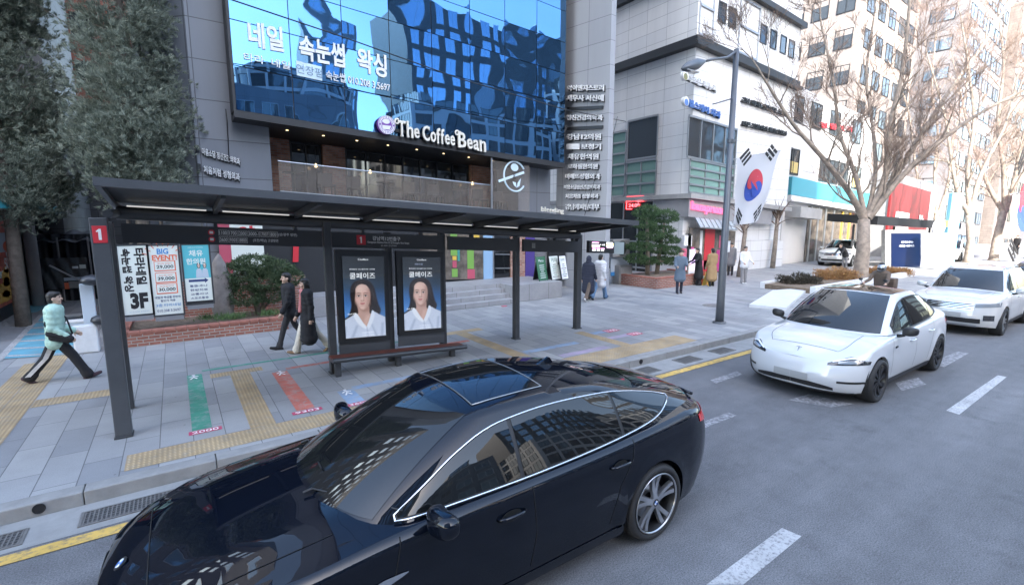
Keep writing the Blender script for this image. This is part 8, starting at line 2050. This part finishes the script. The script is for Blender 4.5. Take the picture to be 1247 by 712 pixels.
# ---- banner stands
K['bancream'] = mat('banner_cream', (.72, .76, .70), .6, var=.03); K['banteal'] = mat('banner_teal', (.10, .46, .52), .55); K['banorange'] = mat('banner_orange', (.75, .16, .07), .55); K['banblue'] = mat('banner_blue', (.05, .24, .55), .55); K['ink'] = mat('ink_black', (.012, .012, .014), .6); K['inknavy'] = mat('ink_navy', (.03, .05, .16), .6); K['skinp'] = mat('printed_skin', (.66, .47, .38), .6); K['banpale'] = mat('banner_pale_blue', (.48, .55, .62), .6)
YB = 13.95
def banner(label, px0, px1, y0, y1, m, tilt=.04, Y=YB):
    a, b = AY(px0, y1, Y), AY(px1, y1, Y); zt = AY((px0 + px1) / 2, y0, Y).z; zb_ = a.z
    t = thing('banner_stand', label, 'banner', ((a.x + b.x) / 2, Y, zb_), 0, None)
    M = wallM(((a.x + b.x) / 2, Y, (zb_ + zt) / 2), 0); w_, h_ = b.x - a.x, zt - zb_
    mb = MB(M); mb.box(-w_ / 2, w_ / 2, -h_ / 2, h_ / 2, -.012, 0); pn = mb.build('banner_panel', K[m], t)
    mb = MB(M); e = .035
    mb.box(-w_ / 2 - e, w_ / 2 + e, h_ / 2 + .001, h_ / 2 + e, -.03, .012); mb.box(-w_ / 2 - e, w_ / 2 + e, -h_ / 2 - e, -h_ / 2 - .001, -.03, .012); mb.box(-w_ / 2 - e, -w_ / 2 - .001, -h_ / 2, h_ / 2, -.03, .012); mb.box(w_ / 2 + .001, w_ / 2 + e, -h_ / 2, h_ / 2, -.03, .012); mb.build('banner_frame', K['steel'], t)
    mb = MB(M); mb.bar((-w_ / 2, -h_ / 2 - .01, -.01), (-w_ / 2, -h_ / 2 - .12, -.35), .03); mb.bar((w_ / 2, -h_ / 2 - .01, -.01), (w_ / 2, -h_ / 2 - .12, -.35), .03); mb.box(-w_ / 2, w_ / 2, -h_ / 2 - .14, -h_ / 2 - .04, -.06, .03); mb.build('banner_foot', K['alu'], t)
    def tx(s, u, v, wd, hh, mm='ink', rot=0, d=.002, off=0):
        text(s, pn, 'lettering', K[mm], M @ Matrix.Translation((u * w_ / 2, v * h_ / 2, d)) @ Matrix.Rotation(rot, 4, 'Z'), width=min(wd * w_ / .86, w_ * .93), height=hh * h_ / 2.1, ext=.001, off=off * .6) if not rot else text(s, pn, 'lettering', K[mm], M @ Matrix.Translation((u * w_ / 2, v * h_ / 2, d)) @ Matrix.Rotation(rot, 4, 'Z'), width=wd * h_ / 2.0, height=hh * w_ / .80, ext=.001, off=off * .6)
    def rect(nm, u0, u1, v0, v1, mm, d=.001):
        mb = MB(M); mb.box(u0 * w_ / 2, u1 * w_ / 2, v0 * h_ / 2, v1 * h_ / 2, d, d + .0015); return mb.build(nm, K[mm], pn)
    return t, tx, rect, w_, h_, M, pn
t, tx, rect, w_, h_, M, pn = banner('cream banner with big black sideways lettering and a large floor number', 152, 187, 299, 384, 'bancream')
tx('타라네일', .44, .40, 1.06, .30, 'ink', -PI / 2, off=.07); tx('속눈썹 왁싱', -.48, .30, 1.24, .26, 'ink', -PI / 2, off=.07); tx('3F', .12, -.60, .54, .50, 'ink', 0, off=.10); tx('010.208 3.5697', .05, -.92, .6, .05, 'banpale')
t, tx, rect, w_, h_, M, pn = banner('white event banner with three red outlined price boxes', 189, 224, 299, 384, 'bancream')
tx('BIG', -.05, .84, .34, .17, 'banblue', 0, off=.05); tx('EVENT!', .05, .66, .74, .17, 'banorange', 0, off=.06)
for a_ in range(9):
    mb = MB(M); an = R(20 + 17.5 * a_); c0 = Vector((0, .62 * h_ / 2, .0012)); d_ = Vector((math.cos(an), math.sin(an), 0)); mb.bar(c0 + d_ * .30, c0 + d_ * min(.42, .30 + .12), .018, .001, up=(0, 0, 1)); mb.build('burst_ray', K['banorange'], pn)
for v, s1, s2 in ((.42, '29,000', '젤네일 원컬러'), (.08, '39,000', '속눈썹 연장'), (-.24, '30,000', '브라질리언'),):
    rect('price_frame', -.72, .76, v - .15, v + .15, 'banorange', .001); rect('price_box', -.68, .68, v - .12, v + .13, 'bancream', .0028); tx(s2, 0, v + .07, .42, .05, 'banorange', d=.0045); tx(s1, .02, v - .03, .50, .115, 'ink', d=.0045, off=.03)
tx('네일과 왁싱을 한번에', 0, -.49, .76, .075, 'inknavy', off=.02); tx('할인가 적용', 0, -.59, .44, .07, 'inknavy', off=.02); tx('3층 타라네일', 0, -.72, .74, .09, 'banblue'); tx('010.208 3.5697', 0, -.88, .70, .075, 'inknavy')
t, tx, rect, w_, h_, M, pn = banner('turquoise and white clinic banner with two smiling figures and a dark arrow', 228, 260, 298, 370, 'bancream')
rect('teal_field', -1, 1, -.13, 1, 'banteal'); tx('채유', .0, .72, .46, .22, 'bancream', d=.003, off=.04); tx('한의원', -.05, .44, .62, .22, 'bancream', d=.003, off=.04); tx('교통사고 다이어트', 0, .91, .5, .05, 'bancream', d=.003)
for u in (.12, .58):
    def P(pts, mm, d, nm):
        mb = MB(M); mb.poly([((u + a) * w_ / 2, b * h_ / 2, d) for a, b in pts]); mb.build(nm, K[mm], pn)
    P([(.14 * math.cos(k * .4), .30 + .105 * math.sin(k * .4)) for k in range(16)], 'ink', .0030, 'figure_hair'); P([(.09 * math.cos(k * .4), .29 + .075 * math.sin(k * .4)) for k in range(16)], 'skinp', .0036, 'figure_face')
    P([(-.26, -.12), (.26, -.12), (.20, .14), (.07, .20), (-.07, .20), (-.20, .14)], 'banpale', .0033, 'figure_coat')
mb = MB(M); mb.poly([(a * w_ / 2, b * h_ / 2, .002) for a, b in ((-.72, -.26), (.50, -.26), (.50, -.31), (.78, -.22), (.50, -.13), (.50, -.18), (-.72, -.18))]); mb.build('arrow', K['inknavy'], pn)
for v, s1 in ((-.40, '통증·추나'), (-.54, '한방치료'), (-.68, '교통사고'), (-.82, '스포츠통증')): tx(s1, 0, v, .58, .085, 'inknavy', off=.02)
rect('foot_band', -1, 1, -1.0, -.92, 'ink')
t, tx, rect, w_, h_, M, pn = banner('narrow pale blue banner half hidden behind the shelter end post', 134, 149.5, 297, 384, 'banpale')
rect('red_stamp', .1, .8, .66, .76, 'banorange'); [tx('상담', .4, v, .12, .05, 'inknavy') for v in (-.4, -.55, -.7)]
# leaning red and white vertical banners behind the shrub
for px, Y, m, lb, s_t, mm in ((283, 15.95, 'pinkv', 'magenta hanging banner with white lettering behind the shrub', '약국', 'whitep'), (303, 15.93, 'bancream', 'white hanging banner with big red lettering behind the shrub', '약', 'signred')):
    a = AY(px, 318, Y); hw = .30 if m == 'pinkv' else .42
    t = thing('hanging_banner', lb, 'banner', (a.x, Y, 1.4)); M = wallM((a.x, Y, 2.35), 0)
    mb = MB(M); mb.box(-hw, hw, -.85, .85, -.01, 0); mb.build('banner_panel', K[m], t); text(s_t, t, 'lettering', K[mm], M @ Matrix.Translation((0, .25, .003)), height=.5 if m != 'pinkv' else None, width=.42 if m == 'pinkv' else None, ext=.001, off=.04)
    mb = MB(M); mb.tube([(-hw, .87, 0), (hw, .87, 0)], .015, 6); mb.build('top_rod', K['alu'], t)
p = AY(360, 305, 15.9); t = thing('hanging_banner', 'small red banner on the dark shop front above the shrub', 'banner', p); M = wallM(p, 0); mb = MB(M); mb.poly([(-.10, -.35, 0), (.06, -.35, 0), (.12, .35, 0), (-.04, .35, 0)], .01); mb.build('banner_panel', K['signred'], t)
p = AY(285, 268, 15.9); mb = MB(wallM(p, 0)); mb.box(-.95, .55, -.08, .10, -.02, .0); t_ = tag(mb.build('shop_sign', K['signred']), 'long red shop sign strip glimpsed above the shelter header', 'sign'); text('올리브 약국', t_, 'lettering', K['whitep'], wallM((p.x - .1, p.y - .004, p.z), 0), height=.11, ext=.002)
# ---- sandwich boards on the landing
K['boardgreen'] = mat('board_green', (.045, .16, .085), .5)
for px0, px1, m, lb, tt in ((656, 668, 'boardgreen', 'dark green sandwich board standing at the left on the cafe landing', 'Menu'), (671, 684, 'bancream', 'pale menu sandwich board in the middle of the cafe landing', '커피'), (683.5, 693, 'whitep', 'white sandwich board at the right on the cafe landing', '디저트')):
    Y = 14.25 if m != 'whitep' else 14.15; a, b = AY(px0, 349, Y), AY(px1, 349, Y); w_ = b.x - a.x; h_ = .92; zb_ = .752
    t = thing('sandwich_board', lb, 'sandwich board', ((a.x + b.x) / 2, Y, zb_), 0); cxm = (a.x + b.x) / 2
    M = Matrix.Translation((cxm, Y, zb_)) @ Matrix.Rotation(R(12), 4, 'Z') @ Matrix.Rotation(R(-12), 4, 'X') @ Matrix.Rotation(PI / 2, 4, 'X')
    mb = MB(M); mb.box(-w_ / 2, w_ / 2, .02, h_, -.01, .01); pn = mb.build('front_panel', K[m], t)
    M2 = Matrix.Translation((cxm, Y + .42, zb_)) @ Matrix.Rotation(R(12), 4, 'Z') @ Matrix.Rotation(R(12), 4, 'X') @ Matrix.Rotation(PI / 2, 4, 'X')
    mb = MB(M2); mb.box(-w_ / 2, w_ / 2, .02, h_, -.01, .01); mb.build('back_panel', K['ink'], t)
    mb = MB(M); mb.box(-w_ / 2 - .02, -w_ / 2 - .001, .0, h_ + .02, -.015, .015); mb.box(w_ / 2 + .001, w_ / 2 + .02, 0, h_ + .02, -.015, .015); mb.build('board_frame', K['ink' if m != 'boardgreen' else 'boardgreen'], t)
    text(tt, pn, 'lettering', K['whitep' if m == 'boardgreen' else 'boardgreen'], M @ Matrix.Translation((0, h_ * .84, .012)), width=w_ * .6, ext=.001)
    rg = random.Random(int(px0))
    for k in range(7):
        ww = w_ * rg.uniform(.3, .8); mb = MB(M); mb.box(-ww / 2, ww / 2, h_ * (.12 + .085 * k), h_ * (.12 + .085 * k) + .022, .0105, .0125); mb.build('text_line', K['whitep' if m == 'boardgreen' else ('boardgreen' if k % 2 else 'ink')], pn)
o = MB(); p = G(614, 373); o.rbox(p.x - .09, p.x + .09, p.y - .06, p.y + .06, .152, .17, .006); tag(o.build('leaflet', K['pinkv']), 'small pink leaflet dropped at the foot of the cafe steps', 'litter')
# ---- beyond the shelter: equipment, panels and bits in front of the pink cafe
p = G(743, 347); 
t = thing('air_conditioner', 'grey outdoor air conditioning unit on a bracket beside the sign wall', 'air conditioner', AY(757, 302, 15.2)); q = AY(757, 302, 15.2); M = wallM(q, 0)
mb = MB(M); mb.rbox(-.55, .55, -.40, .40, -.35, 0, .03); cs = mb.build('casing', K['gutter'], t); mb = MB(M); mb.lathe([(.30, .004), (.33, .01), (.30, .016)], (0, 0, 0), 'z', 24); mb.lathe([(0, .003), (.29, .003)], (0, 0, 0), 'z', 24); mb.build('fan_grille', K['frame_dark'], cs)
q = AY(755, 322, 15.4); M = wallM(q, 0)
t = thing('hoarding_panel', 'pale hoarding panel with a blue foot band beside the far brick planter', 'panel', (q.x, q.y, .15)); mb = MB(M); mb.box(-.6, .6, -.5, .45, -.05, 0); pn = mb.build('panel_sheet', K['banpale'], t); mb = MB(M); mb.box(-.6, .6, -.5, -.32, .001, .004); mb.build('blue_band', K['banblue'], pn)
for k in range(2):
    mb = MB(M); mb.box(-.5 + .9 * k, -.45 + .9 * k, -1.45 + .0, -.501, -.05, 0); mb.build('support', K['alu'], t)
q = G(746, 343); t = thing('grey_cabinet', 'low pale grey cabinet standing between the sign wall and the far planter', 'cabinet', (q.x, 15.3, .15)); mb = MB(); mb.rbox(q.x - .5, q.x + .35, 15.1, 15.6, .148, 1.0, .02); mb.build('casing', K['gutter'], t); mb = MB(); mb.box(q.x - .42, q.x + .27, 15.085, 15.098, .25, .92); mb.build('door', K['concrete'], t)
def cone_sign():
    p = G(857, 346); t = thing('traffic_cone', 'orange traffic cone with a white band by the ordering screen', 'traffic cone', p); mb = MB(); mb.lathe([(.16, .03), (.025, .62), (0, .62)], p, 'z', 18); mb.build('cone', K['banorange'], t, auto=40); mb = MB(); mb.lathe([(.115, .26), (.082, .40)], p, 'z', 18); mb.build('reflective_band', K['whitep'], t); mb = MB(); mb.rbox(p.x - .2, p.x + .2, p.y - .2, p.y + .2, .15, .18, .01); mb.build('base', K['banorange'], t)
    p = G(861, 347.5); t = thing('warning_stand', 'yellow folding floor warning stand beside the orange cone', 'floor sign', p)
    for s in (-1, 1):
        M = Matrix.Translation(p + Vector((0, s * .14, 0))) @ Matrix.Rotation(R(s * 11), 4, 'X'); mb = MB(M); mb.add([(-.16, -.01, 0), (.16, -.01, 0), (.10, -.01, .62), (-.10, -.01, .62), (-.16, .01, 0), (.16, .01, 0), (.10, .01, .62), (-.10, .01, .62)], [(0, 1, 2, 3), (7, 6, 5, 4), (0, 4, 5, 1), (1, 5, 6, 2), (2, 6, 7, 3), (3, 7, 4, 0)]); mb.build('leaf', K['yellowv'], t)
cone_sign()
p = G(842, 343); t = thing('order_screen', 'tall lilac and white ordering screen in front of the pink cafe', 'screen stand', p); M = wallM(p, R(8)); mb = MB(M); mb.rbox(-.28, .28, .02, 1.55, -.06, 0, .02); c_ = mb.build('casing', K['whitep'], t); mb = MB(M); mb.box(-.23, .23, .55, 1.48, .001, .004); mb.build('screen', mat('lilac_screen', (.5, .32, .6), .3, emit=(.6, .4, .75), es=.4), c_); mb = MB(M); mb.rbox(-.3, .3, 0, .03, -.25, .2, .01); mb.build('base', K['alu'], t)
# ---- marble edged planter near the kerb
a, b, c, d = G(912, 374), G(957, 378), G(985, 353), G(941, 356)
t = thing('marble_planter_edge', 'wedge shaped white marble block at the near end of the hedge planter', 'planter edge', (a + c) / 2); K['marble'] = mat('white_marble', (.66, .68, .70), .35, var=.10, vscale=4)
mb = MB(); hv = [(0, .10)] * 4
mb.add([(p.x, p.y, .15) for p in (a, b, c, d)] + [(p.x + (.0), p.y, .15 + h[1]) for p, h in zip((a, b, c, d), hv)], [(3, 2, 1, 0), (4, 5, 6, 7), (0, 1, 5, 4), (1, 2, 6, 5), (2, 3, 7, 6), (3, 0, 4, 7)]); mb.build('marble_block', K['marble'], t)
mb = MB(); mb.box(20.6, 33, 8.6, 8.8, .1, .42); mb.box(20.6, 33, 10.6, 10.8, .1, .42); mb.build('side_kerb', K['marble'], t); mb = MB(); mb.box(20.6, 33, 8.801, 10.599, .1, .34); mb.build('soil', K['soil'], t)
# ---- second shelter, kiosk and totem
q = AY(1085, 335, 9.5); X2 = q.x
S2 = thing('far_bus_shelter', 'second bus shelter with a dark blue lit advertisement and a wide thin roof', 'bus shelter', (X2, 9.5, .15))
xa, xb = AX(1078, 300, X2), None
def S2P(px, py, dep): return PD(px, py, dep)
d2 = 30.5
A1, A2 = PD(1078, 330, d2), PD(1127, 330, d2 + .8); ang2 = math.atan2((A2 - A1).y, (A2 - A1).x)
def M2(px, py): p = AP(px, py, A1, ang2); return p
def quad2(nm, m, x0, x1, y0, y1, th, parent, dd=0.0):
    n = Vector((math.sin(ang2), -math.cos(ang2), 0)); P = [M2(x0, y1), M2(x1, y1), M2(x1, y0), M2(x0, y0)]; P = [p_ + n * dd for p_ in P]; mb = MB(); mb.poly(P, th, n); return mb.build(nm, K[m], parent)
cs = quad2('advert_case', 'gutter', 1078, 1128, 280, 334, .25, S2); K['adblue'] = mat('ad_blue', (.003, .007, .028), .3, emit=(.01, .035, .14), es=.10)
sc = quad2('screen', 'adblue', 1085, 1121, 284, 331, .02, cs, .02)
p = M2(1103, 297); text('지금 바로 만나는', sc, 'lettering', K['adtext'], wallM(p + Vector((0, -.05, 0)) , ang2) @ Matrix.Translation((0, .12, .02)), width=1.0, height=.13, ext=.003); text('새로운 서울버스', sc, 'lettering', K['adtext'], wallM(p + Vector((0, -.05, 0)), ang2) @ Matrix.Translation((0, -.12, .02)), width=1.25, height=.14, ext=.003)
r0, r1 = PD(1068, 274, d2 - 1), PD(1170, 279, d2 + 4)
dv = (r1 - r0).normalized(); nv = Vector((-dv.y, dv.x, 0)).normalized()
mb = MB(); mb.add([r0, r1, r1 + nv * 3.0 + Vector((0, 0, .1)), r0 + nv * 3.0 + Vector((0, 0, .25)), r0 + Vector((0, 0, .55)), r1 + Vector((0, 0, .45)), r1 + nv * 3.0 + Vector((0, 0, .6)), r0 + nv * 3.0 + Vector((0, 0, .75))], [(3, 2, 1, 0), (4, 5, 6, 7), (0, 1, 5, 4), (1, 2, 6, 5), (2, 3, 7, 6), (3, 0, 4, 7)]); mb.build('roof', K['black'], S2)
for f in (.05, .5, .95):
    p = r0.lerp(r1, f) + nv * 1.6; mb = MB(); mb.tube([(p.x, p.y, .15), (p.x, p.y, r0.lerp(r1, f).z + .05)], .07, 8); mb.build('post', K['steel'], S2)
kp = PD(1137, 327, 29.5); t = thing('vending_kiosk', 'white vending kiosk with a round top beside the second bus shelter', 'kiosk', (kp.x, kp.y, .15)); M = Matrix.Translation((kp.x, kp.y, .15)) @ Matrix.Rotation(R(-20), 4, 'Z')
mb = MB(M); mb.rbox(-.55, .55, -.45, .45, 0, 2.15, .06); cs = mb.build('casing', K['marble'], t); mb = MB(M); mb.box(-.4, .4, -.462, -.451, 1.45, 1.95); mb.build('display', K['gutter'], cs); mb = MB(M); mb.lathe([(0, .08), (.42, .08), (.42, -.08), (0, -.08)], (0, 0, 2.55), 'y', 28); mb.build('round_top', K['whitep'], t)
kp = PD(1152, 325, 30.5); t = thing('blue_totem', 'tall light blue information totem behind the vending kiosk', 'totem', (kp.x, kp.y, .15)); M = Matrix.Translation((kp.x, kp.y, .15)) @ Matrix.Rotation(R(-25), 4, 'Z'); mb = MB(M); mb.rbox(-.35, .45, -.12, .12, 0, 4.6, .03); cs = mb.build('slab', mat('totem_blue', (.22, .50, .66), .4), t); mb = MB(M); mb.box(-.34, .44, -.135, -.121, 3.0, 4.5); mb.build('panel', K['banpale'], cs); mb = MB(M); mb.box(-.9, -.36, -.08, .08, 2.55, 2.9); mb.build('side_sign', K['yellowv'], cs)
# ---- left: corner shop, tarpaulin stall, barrier
SXL = -4.2
LS = thing('corner_shop', 'corner shop at the side lane with a cream awning and a red poster window', 'shop', (-7, 20, .15))
K['awncream'] = mat('awning_cream', (.62, .64, .60), .6, var=.05); K['wave'] = mat('awning_wave', (.06, .38, .45), .5); K['poster'] = mat('poster_red', (.62, .14, .09), .4, var=.5, vscale=1.4)
def LA(px, py, X=SXL): return AX(px, py, X)
yA, yB = LA(0, 300).y - 4.5, LA(48, 300).y
mb = MB(); mb.box(-12, SXL - .02, yA, yB + .3, .1, 4.6); mb.build('wall', K['frame_dark'], LS)
ps = LA(8, 320); 
mb = MB(); mb.box(SXL - .019, SXL + .02, LA(-40, 320).y, LA(25, 320).y, .55, 3.05); po = mb.build('poster_window', K['poster'], LS)
mb = MB(); y0 = LA(25, 320).y; mb.box(SXL - .019, SXL + .05, y0 + .001, y0 + .10, .4, 3.1); mb.box(SXL - .018, SXL + .05, yA, y0 - .0, 3.06, 3.14); mb.build('window_frame', K['ink'], LS)
K['postery'] = mat('poster_yellow', (.75, .42, .08), .5, var=.3, vscale=3)
for y0_, y1_, m_ in ((283, 306, 'banpale'), (343, 366, 'postery'), (328, 336, 'bancream')):
    a, b = LA(8, y1_), LA(8, y0_); mb = MB(); mb.box(SXL + .0205, SXL + .0225, LA(-30, 320).y, LA(24, 320).y, a.z, b.z); mb.build('poster_band', K[m_], po)
for py, s_t, hh in ((311, '행사', .22), (320, '50%', .34)):
    p = LA(10, py, SXL + .03); text(s_t, po, 'lettering', K['whitep'], wallM(p, math.pi / 2), height=hh, ext=.004, off=.01)
for py, rr_ in ((335, .28), (352, .34), (300, .22), (343, .2), (328, .16), (360, .24)):
    p = LA(8, py, SXL + .024); mb = MB(wallM(p, math.pi / 2)); mb.poly([(rr_ * 1.8 * math.cos(k * .35), rr_ * .7 * math.sin(k * .35), 0) for k in range(18)]); mb.build('poster_shape', K['postery'] if py != 300 else K['banorange'], po)
mb = MB(); yp = LA(29, 330).y; mb.tube([(SXL + .25, yp, .15), (SXL + .25, yp, 3.3)], .17, 16); mb.build('pillar', K['concrete'], LS, smooth=True)
a0 = LA(-40, 252); a1 = LA(57, 257)
ex = .75
mb = MB(); zA = 3.35
mb.add([(SXL - .1, yA, zA + 1.5), (SXL + ex, yA, zA), (SXL + ex, yB + .5, zA), (SXL - .1, yB + .1, zA + 1.5), (SXL - .1, yA, zA - .08), (SXL - .1, yB + .1, zA - .08), (SXL + ex, yA, zA - .08), (SXL + ex, yB + .5, zA - .08)], [(0, 1, 2, 3), (4, 5, 7, 6), (1, 6, 7, 2), (3, 2, 7, 5)]); aw = mb.build('awning', K['awncream'], LS)
mb = MB(); mb.add([(SXL + ex + .05, yA, zA - .06), (SXL + ex + .05, yB + .5, zA - .06), (SXL + ex - .075, yB + .45, zA + .20), (SXL + ex - .075, yA, zA + .20)], [(0, 1, 2, 3)]); mb.build('wave_band', K['wave'], aw)
K['tarp'] = mat('tarpaulin', (.030, .034, .042), .35, var=.4, vscale=2, bump=.8, bscale=4)
YT = 23.5; tx0, tx1 = AY(36, 320, YT).x, AY(122, 320, YT).x
TP = thing('tarpaulin_stall', 'black tarpaulin covered street stall with a clear plastic front', 'stall', ((tx0 + tx1) / 2, YT, .15))
mb = MB(); rg = random.Random(4)
zt = AY(80, 285, YT).z; n = 24
mb.grid([[(tx0 + (tx1 - tx0) * i / n, YT + .12 * math.sin(i * 1.3) + .06 * math.sin(i * 3.1 + j) - .25 * (j / 10), .15 + (zt - .15) * (1 - j / 10)) for i in range(n + 1)] for j in range(11)]); mb.build('tarpaulin', K['tarp'], TP, smooth=True)
mb = MB(); mb.grid([[(tx0 - .2 + (tx1 - tx0 + .4) * i / n, YT - .45 + 2.4 * j / 6, zt - .25 + .35 * j / 6 + .05 * math.sin(i * 1.1)) for i in range(n + 1)] for j in range(7)]); mb.build('tarpaulin_roof', K['tarp'], TP, smooth=True)
for px in (37, 75, 112):
    x_ = AY(px, 330, YT - .3).x; mb = MB(); mb.tube([(x_, YT - .42, .15), (x_, YT - .42, zt - .1)], .03, 8); mb.build('post', K['alu'], TP)
K['plasticsheet'] = mat('plastic_sheet', (.05, .055, .06), .12, bump=.5, bscale=3)
x_0, x_1 = AY(48, 330, YT - .4).x, AY(108, 330, YT - .4).x; z_0, z_1 = AY(70, 352, YT - .4).z, AY(70, 314, YT - .4).z
mb = MB(); mb.grid([[(x_0 + (x_1 - x_0) * i / 14, YT - .5 + .03 * math.sin(i * 1.7 + j), z_0 + (z_1 - z_0) * j / 8) for i in range(15)] for j in range(9)]); mb.build('plastic_front', K['plasticsheet'], TP, smooth=True)
for px0, px1, py0, py1, m in ((88, 95, 324, 327, 'whitep'), (97, 104, 322, 327, 'bancream'), (78, 103, 337, 342, 'banpale'), (79, 84, 344, 352, 'banorange'), (84, 103, 342, 351, 'gutter')):
    a, b = AY(px0, py1, YT - .62), AY(px1, py0, YT - .62); mb = MB(); mb.box(a.x, b.x, YT - .62, YT - .60, a.z, b.z); mb.build('stall_notice', K[m], TP)
p0, p1 = AY(60, 323, YT - .7), AY(101, 343, YT - .7); mb = MB(); mb.bar(p0, p1, .05); mb.build('brace', K['alu'], TP)
q = G(118, 425); t = thing('white_barrier', 'pale plywood and plastic barrier behind the shelter end post', 'barrier', (q.x, q.y, .15)); a, b = AY(106, 424, 13.9), AY(131, 424, 13.9)
mb = MB(); mb.rbox(a.x, b.x - .12, 13.9, 14.0, .15, AY(118, 345, 13.9).z, .01); mb.build('board', K['banpale'], t)
a2 = AY(92, 428, 13.7); mb = MB(); mb.rbox(a2.x, a.x + .25, 13.55, 13.75, .15, AY(100, 396, 13.6).z, .03); mb.build('foot_block', K['marble'], t)
mb = MB(); ell(mb, AY(112, 341, 13.7), (.22, .2, .12)); mb.build('black_bag', K['tarp'], t, smooth=True); mb = MB(); ell(mb, AY(124, 389, 13.6), (.2, .18, .12)); mb.build('black_bag', K['tarp'], t, smooth=True)
q = AY(108, 355, 16.5); t = thing('road_works_drum', 'orange and white striped warning post beside the pale barrier', 'warning post', (q.x, 16.5, .15))
for k in range(6):
    mb = MB(); mb.lathe([(.11, .15 + .16 * k), (.11, .15 + .16 * (k + 1))], (q.x, 16.5, 0), 'z', 14); mb.build('band', K['banorange' if k % 2 else 'whitep'], t, smooth=True)
rg = random.Random(9)
for k in range(3):
    p = G((90, 97, 88)[k], (398, 408, 416)[k]); t = thing('crate', ('small grey crate on the paving behind the walker in mint green', 'small pale box beside the foot of the pale barrier', 'little dark crate nearest the walker in mint green')[k], 'crate', p); mb = MB(); mb.rbox(p.x - .2, p.x + .2, p.y - .15, p.y + .15, .15, .15 + (.3, .35, .22)[k], .01); mb.build('tub', K[('steel2', 'banpale', 'steel')[k]], t); mb = MB(); mb.rbox(p.x - .21, p.x + .21, p.y - .16, p.y + .16, .15 + (.3, .35, .22)[k] + .001, .19 + (.3, .35, .22)[k], .008); mb.build('lid', K[('gutter', 'whitep', 'steel2')[k]], t)
